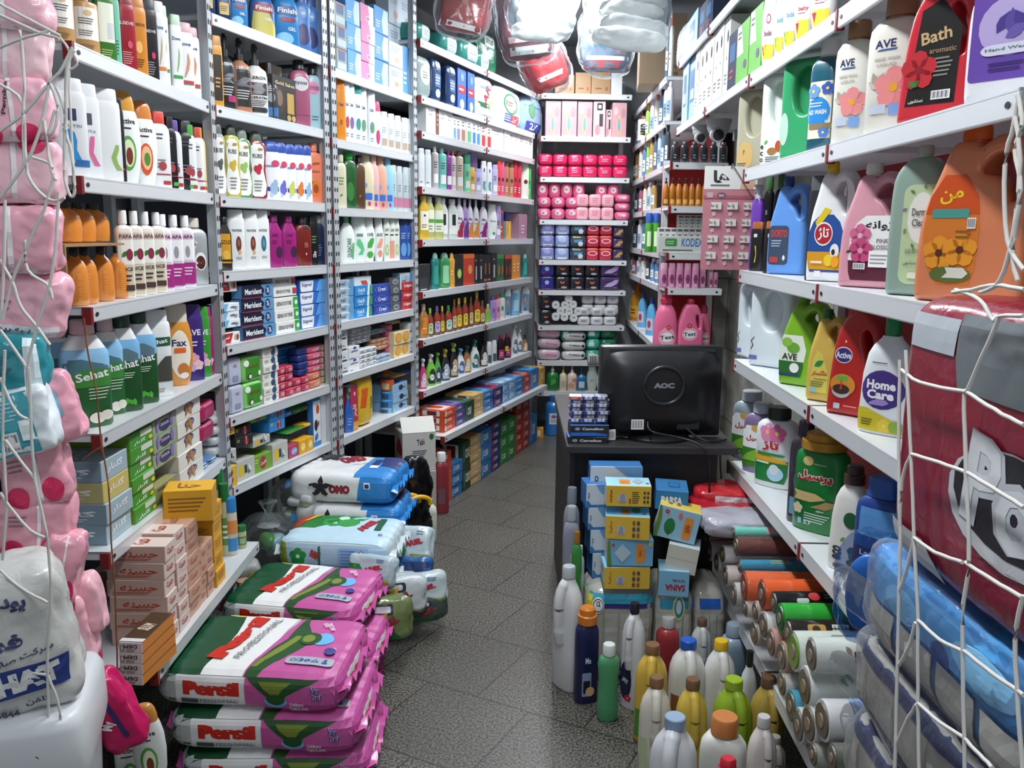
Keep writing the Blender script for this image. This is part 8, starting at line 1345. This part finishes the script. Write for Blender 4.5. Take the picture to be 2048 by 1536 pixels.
for i,(x0,y0,x1,y1,r)in enumerate(((15,868,140,1005,-8),(10,985,150,1110,5),(95,1060,168,1200,12))):
 npack('sanitary_pack','pink pad pack below the barcode pack, %s down'%ORD[i],x0,y0,x1,y1,1.95,'eba6b6',SEAM+DOT(-.5,-.6,.3)+DOT(.5,-.5,.3)+T2,r,.13,113+i,'sanitary pack','lower pink packs in the net')
npack('sanitary_pack','pink pad pack tilted beside the white bag',98,1190,190,1330,1.98,'eeb0bc',[('q',[(-.9,.0,.1),(.9,.0,.1)],'f0eef0',2)]+DOT(-.6,.7,.35)+DOT(.4,.9,.35),-12,.12,117)
npack('sanitary_pack','pink pad pack leaning out under the lowest shelf bracket',150,1150,212,1262,2.02,'f0b8c4',[('q',[(-.9,-.3,-.2),(.9,-.3,-.2)],'f4f0f2',2)],-10,.1,118)
MG=[('q',[(-.6,.1,.3),(.7,.1,.3)],'2a2f6a',3),('t',-.2,-.1,.3,'My','f4e4ec',50,.5,3),('l',-.1,.1,.05,.6,1,'f0d0e0')]
npack('sanitary_pack','magenta pad pack with navy band lying by the white tub',190,1345,275,1500,2.0,'c41a5c',MG,-24,.1,119)
npack('sanitary_pack','magenta pad pack standing behind the navy banded one',140,1265,205,1385,2.05,'b81a54',[('e',.0,.4,.7,.5,'c0c8d0'),('e',.1,-.5,.3,.3,'2a2f6a'),('e',.1,-.5,.18,.18,'d8dce8')],-4,.1,120)
# white bag of soap powder on a white plastic tub
npack('powder_bag','white soap bag with dark blue lettering on the white tub',-130,1128,132,1412,1.72,'cfd0cc',[('t',.15,.62,.2,'پودر ص','3a3f6a',-12,.8,2),('t',.2,.1,.24,'فر','3a3f6a',-8,.4,2),('t',.3,-.12,.1,'شرکت صابون','3a3f5a',8,.9),('q',[(-.62,-.5,.86),(-.24,-.5,.9)],'2c3f84',8),('t',.2,-.43,.27,'AHAT','e4e6e6',3,1.15,4),('t',.4,-.76,.1,'تلفن','3a3f5a',0,.3),('t',.0,-.85,.1,'5844','3a3f5a',0,.3)],-7,.24,130,'powder bag',None,.014,.45)
def tub():
 p=atY(40,1412,1.7);t=new('plastic_tub',None,None,(p.x-.10,1.76,0),(0,0,.3));zt=p.z;tag(t,'white plastic tub with domed lid at the doorway corner','tub')
 g=G().loft([(.0,.17,.14,9),(.02,.18,.15,9),(zt-.12,.2,.165,9)],40);new('body',g.mesh('body','c8ccd0',smooth=40),t)
 g=G().loft([(zt-.14,.212,.178,8),(zt-.12,.215,.18,8),(zt-.03,.212,.177,8),(zt-.008,.202,.167,8),(zt,.188,.153,8)],40);new('lid',g.mesh('lid','d2d6d9',smooth=60),t)
 g=G().rbox(-.1,-.185,zt-.1,.04,-.165,zt-.045,.008);new('latch',g.mesh('latch','c4c8cc',smooth=40),t)
 g=G().loft([(0,.008,.008),(.006,.006,.006)],14,0,Matrix.Translation((.12,-.172,zt-.075))@Matrix.Rotation(math.pi/2,4,'X'));new('rivet',g.mesh('rivet','6a6e74:m',smooth=40),t)
 g=G().box(.055,-.168,.02,.06,-.16,zt-.14).box(-.13,-.168,.02,-.125,-.16,zt-.14).rbox(-.19,-.185,zt-.155,.19,-.165,zt-.14,.004);new('seam',g.mesh('seam','9a9ea4',smooth=None),t)
tub()
style('actF','white oval shampoo bottle with amber cap on the floor by the sacks','bottle','oval','e6e8e6','dome','c88a3a:x',STY['active'][6],.55,'shampoo_bottle')
for i,(x,y,Y)in enumerate(((298,1405,2.12),(262,1440,2.2))):
 p=atY(x,y,Y);o=build_bottle('actF',.085,.235);o.location=(p.x,Y,p.z-.235);o.rotation_euler=(0,-.06,.25);tag(o,('white oval shampoo bottle with amber cap by the front pink sacks','amber capped shampoo bottle half hidden behind its twin')[i],'bottle')
 bstyle('lowc','low brown carton','carton',('6a5444','76604e','5a4638'));z=p.z-.236;o=build_box('lowc',.1,.1,max(.02,z));o.location=(p.x,Y,0);tag(o,('low brown carton under the amber capped bottle','low brown carton under the half hidden bottle')[i],'carton')
 # ---- cords
def rope(name,label,lines,r=.0029,col='dcdad4:r',cat='net'):
 g=G()
 for pl in lines:g.tube([v+Vector((random.uniform(-.0006,.0006),0,random.uniform(-.0006,.0006)))for v in spline(pl,4)],r,7)
 o=new(name,g.mesh(name,col,smooth=80));tag(o,label,cat);return o
LN=lambda pts,Y=1.78:[atY(x,y,Y+.0)for x,y in pts]
NL=[[(0,8),(60,40),(120,72)],[(0,30),(70,62),(118,76)],[(0,95),(40,78),(98,62)],[(145,95),(122,140),(100,165),(45,230),(0,262)],[(148,100),(135,140),(132,260),(142,300),(150,380),(140,390),(128,340),(130,230),(112,175)],[(0,168),(45,205),(50,300),(60,360),(100,400),(130,395)],[(100,160),(85,240),(60,310),(20,370),(0,395)],[(100,165),(115,210),(110,255),(98,268),(110,220)],[(65,315),(105,335),(95,400),(60,480),(25,560),(5,640)],[(0,520),(25,565),(40,610),(75,655),(100,690)],[(50,480),(55,540),(95,570),(105,600)],[(118,385),(112,480),(100,570),(75,650),(55,735),(58,800)],[(0,660),(30,700),(55,738)],[(58,735),(62,850),(70,960),(95,1080),(102,1200),(95,1320),(100,1536)],[(0,755),(30,820),(55,838)],[(10,880),(40,920),(70,958)],[(0,985),(25,1020),(60,1060),(90,1075)],[(0,1140),(40,1175),(95,1205)],[(0,1300),(50,1340),(95,1350)],[(0,1445),(30,1495),(95,1500)],[(40,60),(48,160),(46,250),(48,330)],[(10,400),(8,520),(2,640)],[(88,240),(100,330),(112,360)],[(95,1350),(115,1400),(122,1440)],[(95,1500),(118,1520),(120,1536)],[(10,700),(5,860),(12,1000),(5,1120)]]
rope('cord_net','knotted white cord net holding the pink packs at the doorway',[LN(l,1.66)for l in NL])
rope('tied_cord','white cord looped over the corner bracket of the doorway rack',[[atY(x,y,2.2)for x,y in l]for l in([(120,75),(140,105),(136,130),(142,138),(155,128),(150,112),(141,100)],[(141,95),(132,140),(130,260),(128,330)],[(141,95),(138,150),(145,300),(150,370)])],.003)
rope('brown_cord','thin brown cord hanging down the doorway rack corner',[[atY(x,y,2.2)for x,y in((168,636),(175,700),(192,780),(202,880),(218,980),(222,1080),(230,1180),(235,1340),(238,1365))],[atY(x,y,2.2)for x,y in((206,892),(185,905),(165,920))]],.0022,'8a5a34:r','cord')
# ================================================================ big packs stacked at the front end of the jug rack, behind a net
XN=.665
def side_pack(name,label,y0,y1,z0,z1,base,ops,seed,cat,film=True,dep=.09,amp=.012,fold=.3):
 """a pack whose printed long side faces the aisle"""
 a,c=(y1-y0)/2,(z1-z0)/2;q=Soft(a,dep,c,(7,4,4.5 if fold else 8),amp,7,seed,fold);t=new(name,None,None,(XN+dep,(y0+y1)/2,(z0+z1)/2),(0,0,-math.pi/2))
 new('film',q.mesh(base if not isinstance(base,str)else base+':g',26,'film'),t);S,um,vm=q.face('f');d=Dec(S,um,vm,.002,.0006);d.cut=.02;new('print',d.mesh(ops,'print'),t)
 if film:new('clear_wrap',Soft(a+.012,dep+.006,c+.004,(7,4,4.5),amp*1.5,9,seed+1,.3).mesh('d8dce0:f',20,'clear_wrap'),t)
 tag(t,label,cat);return t
side_pack('diaper_pack','big maroon pack with white script on black oval, topmost at the doorway',.98,1.50,1.115,1.57,'8a1c34',[('q',[(.42,-.15,.92),(.62,-.2,.92),(.9,-.22,.9)],'6c7478',6),('q',[(.62,-.8,-.22),(.86,-.85,-.22)],'b4bcc4',4),('e',.5,-.2,.62,.36,'c8ccd0'),('e',.52,-.16,.58,.31,'16171f'),('t',.42,-.12,.6,'Po','c8ccd2',-6,.72,4),('t',.42,-.12,.58,'Po','e0e4e8',-6,.7,1),('e',.62,.5,.07,.08,'d0d4d8'),('e',.62,.5,.06,.065,'8a1c34'),('q',[(-.9,-.9,-.1),(-.7,-.9,-.35)],'c4c8cc',4)],140,'diaper pack',False,.09,.004,0)
BLU=[('q',[(.0,-.7,.92),(.5,-.8,.92),(.9,-.8,.9)],'4aa0e0',8),('e',.1,.0,.1,.3,'1f4a9a'),('e',-.35,.3,.2,.3,'7ac0f0'),('e',.5,.4,.3,.3,'8ac8f0')]+[('q',[(-.85,-.8+.45*k,-.42+.45*k),(-.05,-.8+.45*k,-.42+.45*k)],'c0bfba',3)for k in range(4)]
side_pack('tissue_pack','light blue wrapped tissue roll pack under the maroon pack',.98,1.58,.93,1.11,'3a8ad0',BLU,142,'tissue pack')
for i,(za,zb)in enumerate(((.765,.927),(.6,.762))):
 side_pack('tissue_pack',('upper','lower')[i]+' clear tissue roll pack with navy strip near the doorway',.98,1.59,za,zb,'b4b2ac',[('q',[(.45,-.92,.92),(.9,-.9,.9)],'1c2c60',8),('q',[(-.95,-.92,.92),(-.75,-.92,.92)],'3a4a7a',6)]+[('q',[(-.7,-.74+.42*k,-.72+.42*k),(.4,-.74+.42*k,-.72+.42*k)],'8a8884',1)for k in range(5)],144+2*i,'tissue pack')
side_pack('tissue_pack','crimson wrapped pack at the foot of the doorway stack',.98,1.6,.36,.597,'9a1c34',[('q',[(-.2,-.6,.9),(.2,-.6,.9)],'b8b4b8',6),('q',[(.5,-.8,-.5),(.9,-.8,-.5)],'d0d0d4',3)],148,'tissue pack')
bstyle('plw','plain wooden crate','crate',('6a5a48','76664f','5a4c3c'),[('l',-.9,.1,.9,.9,3,'4a3e30')]);o=build_box('plw',.18,.68,.355);o.location=(XN+.1,1.33,0);tag(o,'wooden crate on the floor under the crimson pack','crate')
o=new('blue_bag',Soft(.075,.05,.13,(3,3,4),.02,9,150,.3).mesh('3a8acc:f',20,'film'),None,(.775,1.735,.93),(0,0,-.5));tag(o,'clear blue bag hanging at the shelf edge beside the maroon pack','plastic bag');new('folded_sheet',Soft(.06,.02,.09,(3,3,3),.008,9,151).mesh('2a6ac0:g',12,'sheet'),o,(0,.01,-.02))
for i,(px,py)in enumerate(((1700,1200),(1690,1370),(1720,1480))):
 p=atX(px,py,.69);o=new('plastic_flap',Soft(.07,.012,.05,(2.5,2,2.5),.01,12,160+i).mesh('c8ccd0:f',14,'flap'),None,(p.x+.03,p.y+.02,p.z),(.2,.3,-1.0));tag(o,('upper','middle','lowest')[i]+' loose clear wrap end poking past the tissue packs','plastic wrap')
RN=lambda pts:[atX(x,y,.64)for x,y in pts]
NR=[[(2035,190),(2028,250),(2010,330),(2015,480),(2048,540)],[(2030,230),(2040,320),(2030,450),(2000,560),(1960,585)],[(1905,585),(1940,580),(1990,570),(2048,580)],[(1910,580),(1960,600),(1985,640),(2000,632),(2048,632)],[(1998,634),(1975,690),(1935,780),(1928,790),(1932,950),(1938,1120),(1925,1250),(1930,1536)],[(1803,740),(1840,765),(1928,783)],[(1935,785),(1990,820),(2048,850)],[(1822,908),(1880,925),(1932,945)],[(1935,945),(2000,985),(2048,1015)],[(1828,1075),(1870,1105),(1925,1125)],[(1930,1125),(1985,1160),(2045,1195)],[(2045,1190),(2030,1280),(2035,1390),(2045,1536)],[(1836,1240),(1880,1280),(1925,1302)],[(1928,1302),(1990,1350),(2048,1390)],[(1836,1406),(1880,1445),(1928,1475)],[(1928,1476),(1960,1510),(1985,1536)],[(1800,720),(1797,900),(1800,1060),(1798,1180),(1790,1536)],[(1812,700),(1822,910),(1828,1075),(1836,1240),(1836,1406),(1838,1536)],[(1822,908),(1805,960),(1800,1050)],[(1828,1078),(1810,1150),(1800,1180)],[(1832,1245),(1815,1300),(1798,1330)],[(1834,1408),(1815,1440),(1795,1485)],[(2036,190),(2045,250),(2030,300),(2042,380),(2025,500),(2035,560)]]
rope('cord_net','knotted white cord net stretched over the maroon and blue packs',[RN(l)for l in NR],.003)
# ================================================================ things hanging from the ceiling, carton on the corner rack, tubes overhead
def hung(name,label,x0,y0,x1,y1,Y,base,rot,seed,ops=(),dep=.1,kind='g',film=True,layers=0):
 a,b=atY(x0,y1,Y),atY(x1,y0,Y);w,h=b.x-a.x,b.z-a.z;t=new(name,None,None,((a.x+b.x)/2,Y,(a.z+b.z)/2),(0,math.radians(rot),.1));tag(t,label,'hanging pack')
 q=Soft(w/2,dep/2,h/2,(5,3,5),.02,6,seed,.4);new('pack',q.mesh(base+':'+kind,22,'pack'),t)
 if ops:S,um,vm=q.face('f');d=Dec(S,um,vm,.002,.0006);d.cut=.04;new('print',d.mesh(ops,'print'),t)
 if film:new('clear_wrap',Soft(w/2+.02,dep/2+.012,h/2+.03,(4,3,4),.03,8,seed+1,.4).mesh('dfe6ea:f',18,'clear_wrap'),t)
 for k in range(layers):new('folded_layer',Soft(w/2*(1-.05*k),.012,h/2*.25,(3,2,3),.02,9,seed+2+k,.5).mesh('dce4e6:g',14,'layer'),t,(.02*(k%2),-dep/2-.01*k,-h/2+h*.15*k),(.5,0,.1*k))
 zt=3.2-(a.z+b.z)/2;new('hanging_cord',G().tube([(0,0,h*.4),(0,0,zt)],.004).mesh('hanging_cord','d8d8d4',smooth=60),t)
WV=[('q',[(-.8+.36*k,-.8,.8),(-.72+.36*k,-.75,.85)],'b4c4ca',6)for k in range(5)]
hung('curtain_pack','red pack hanging over the diaper shelf',885,-60,978,66,4.9,'8a3a3c',12,170,[('q',[(-.9,-.9,.9),(-.75,-.9,.9)],'d8dcdc',5)])
hung('curtain_pack','large red and blue clear wrapped pack over the aisle end',1000,-40,1105,118,5.2,'7a4450',-8,172,[('e',-.1,.1,.5,.5,'6a8aa8'),('q',[(-.9,-.8,.9),(-.7,-.8,.9)],'d8dcdc',5),('q',[(-.6,-.8,.9),(-.45,-.8,.9)],'c8a8ac',5)])
hung('curtain_pack','red pointed pack end poking below the wrapped packs',1050,85,1130,180,5.5,'c03038',-24,174,[('q',[(-.6,-.6,.6),(-.4,-.7,.7)],'e0d8d8',4)])
hung('curtain_pack','white folded bundle in clear wrap over the aisle',1022,-90,1148,68,4.8,'b8ccd4',3,176,WV,layers=3)
hung('curtain_pack','white folded sheeting bundle nearest the high shelf',1180,-90,1338,84,4.7,'c0ccce',4,184,WV,.14,layers=4)
hung('curtain_pack','teal and mauve wrapped pack with red foot',1165,20,1262,142,5.6,'5a6a80',0,190,[('q',[(-.9,-.9,.9),(-.7,-.9,.9)],'c83038',5),('q',[(-.68,-.9,.9),(-.55,-.9,.9)],'dfe2e2',5),('e',-.2,.2,.5,.5,'2a6a7a'),('q',[(-.5,.3,.9),(.8,.2,.9)],'7a6a78',4)])
p=atY(1300,200,6.3);bstyle('bigc','big cardboard carton','carton',('8f7a62','9a866c','84705a'),[('l',.4,.1,.8,.3,2,'6a5842')]);o=build_box('bigc',.30,.36,.44);o.location=(.985,6.2,2.642);o.rotation_euler=(0,0,-.1);tag(o,'big cardboard carton on top of the corner of the red rack','carton')
bstyle('ark','small white carton with black vertical lettering','carton',('dcdcd8','c8b83a','c8c8c4'),[('t',0,.5,.36,'ARKO','1a1a1e',90,.7*3.2,3)],name='carton');p=atY(1266,272,7.0);o=build_box('ark',.08,.06,.16);o.location=(p.x,6.98,RK['F'].zs[1]+.001);o.location.x=.995;tag(o,'small white carton with black vertical lettering on the red rack','carton')
for i,y in enumerate((1.2,3.1,4.9)):
 t=new('ceiling_lamp',None,None,(.1,y,3.2));tag(t,('tube lamp over the doorway','tube lamp over the middle of the aisle','tube lamp over the desk')[i],'ceiling lamp');new('housing',G().rbox(-.05,-.62,-.05,.05,.62,0,.006).mesh('housing','d8dcde',smooth=None),t)
 new('tube',G().loft([(-.6,.014,.014),(.6,.014,.014)],14,0,Matrix.Translation((0,0,-.072))@Matrix.Rotation(math.pi/2,4,'X')).mesh('tube','f4faff:e',smooth=40),t)
write_labels()
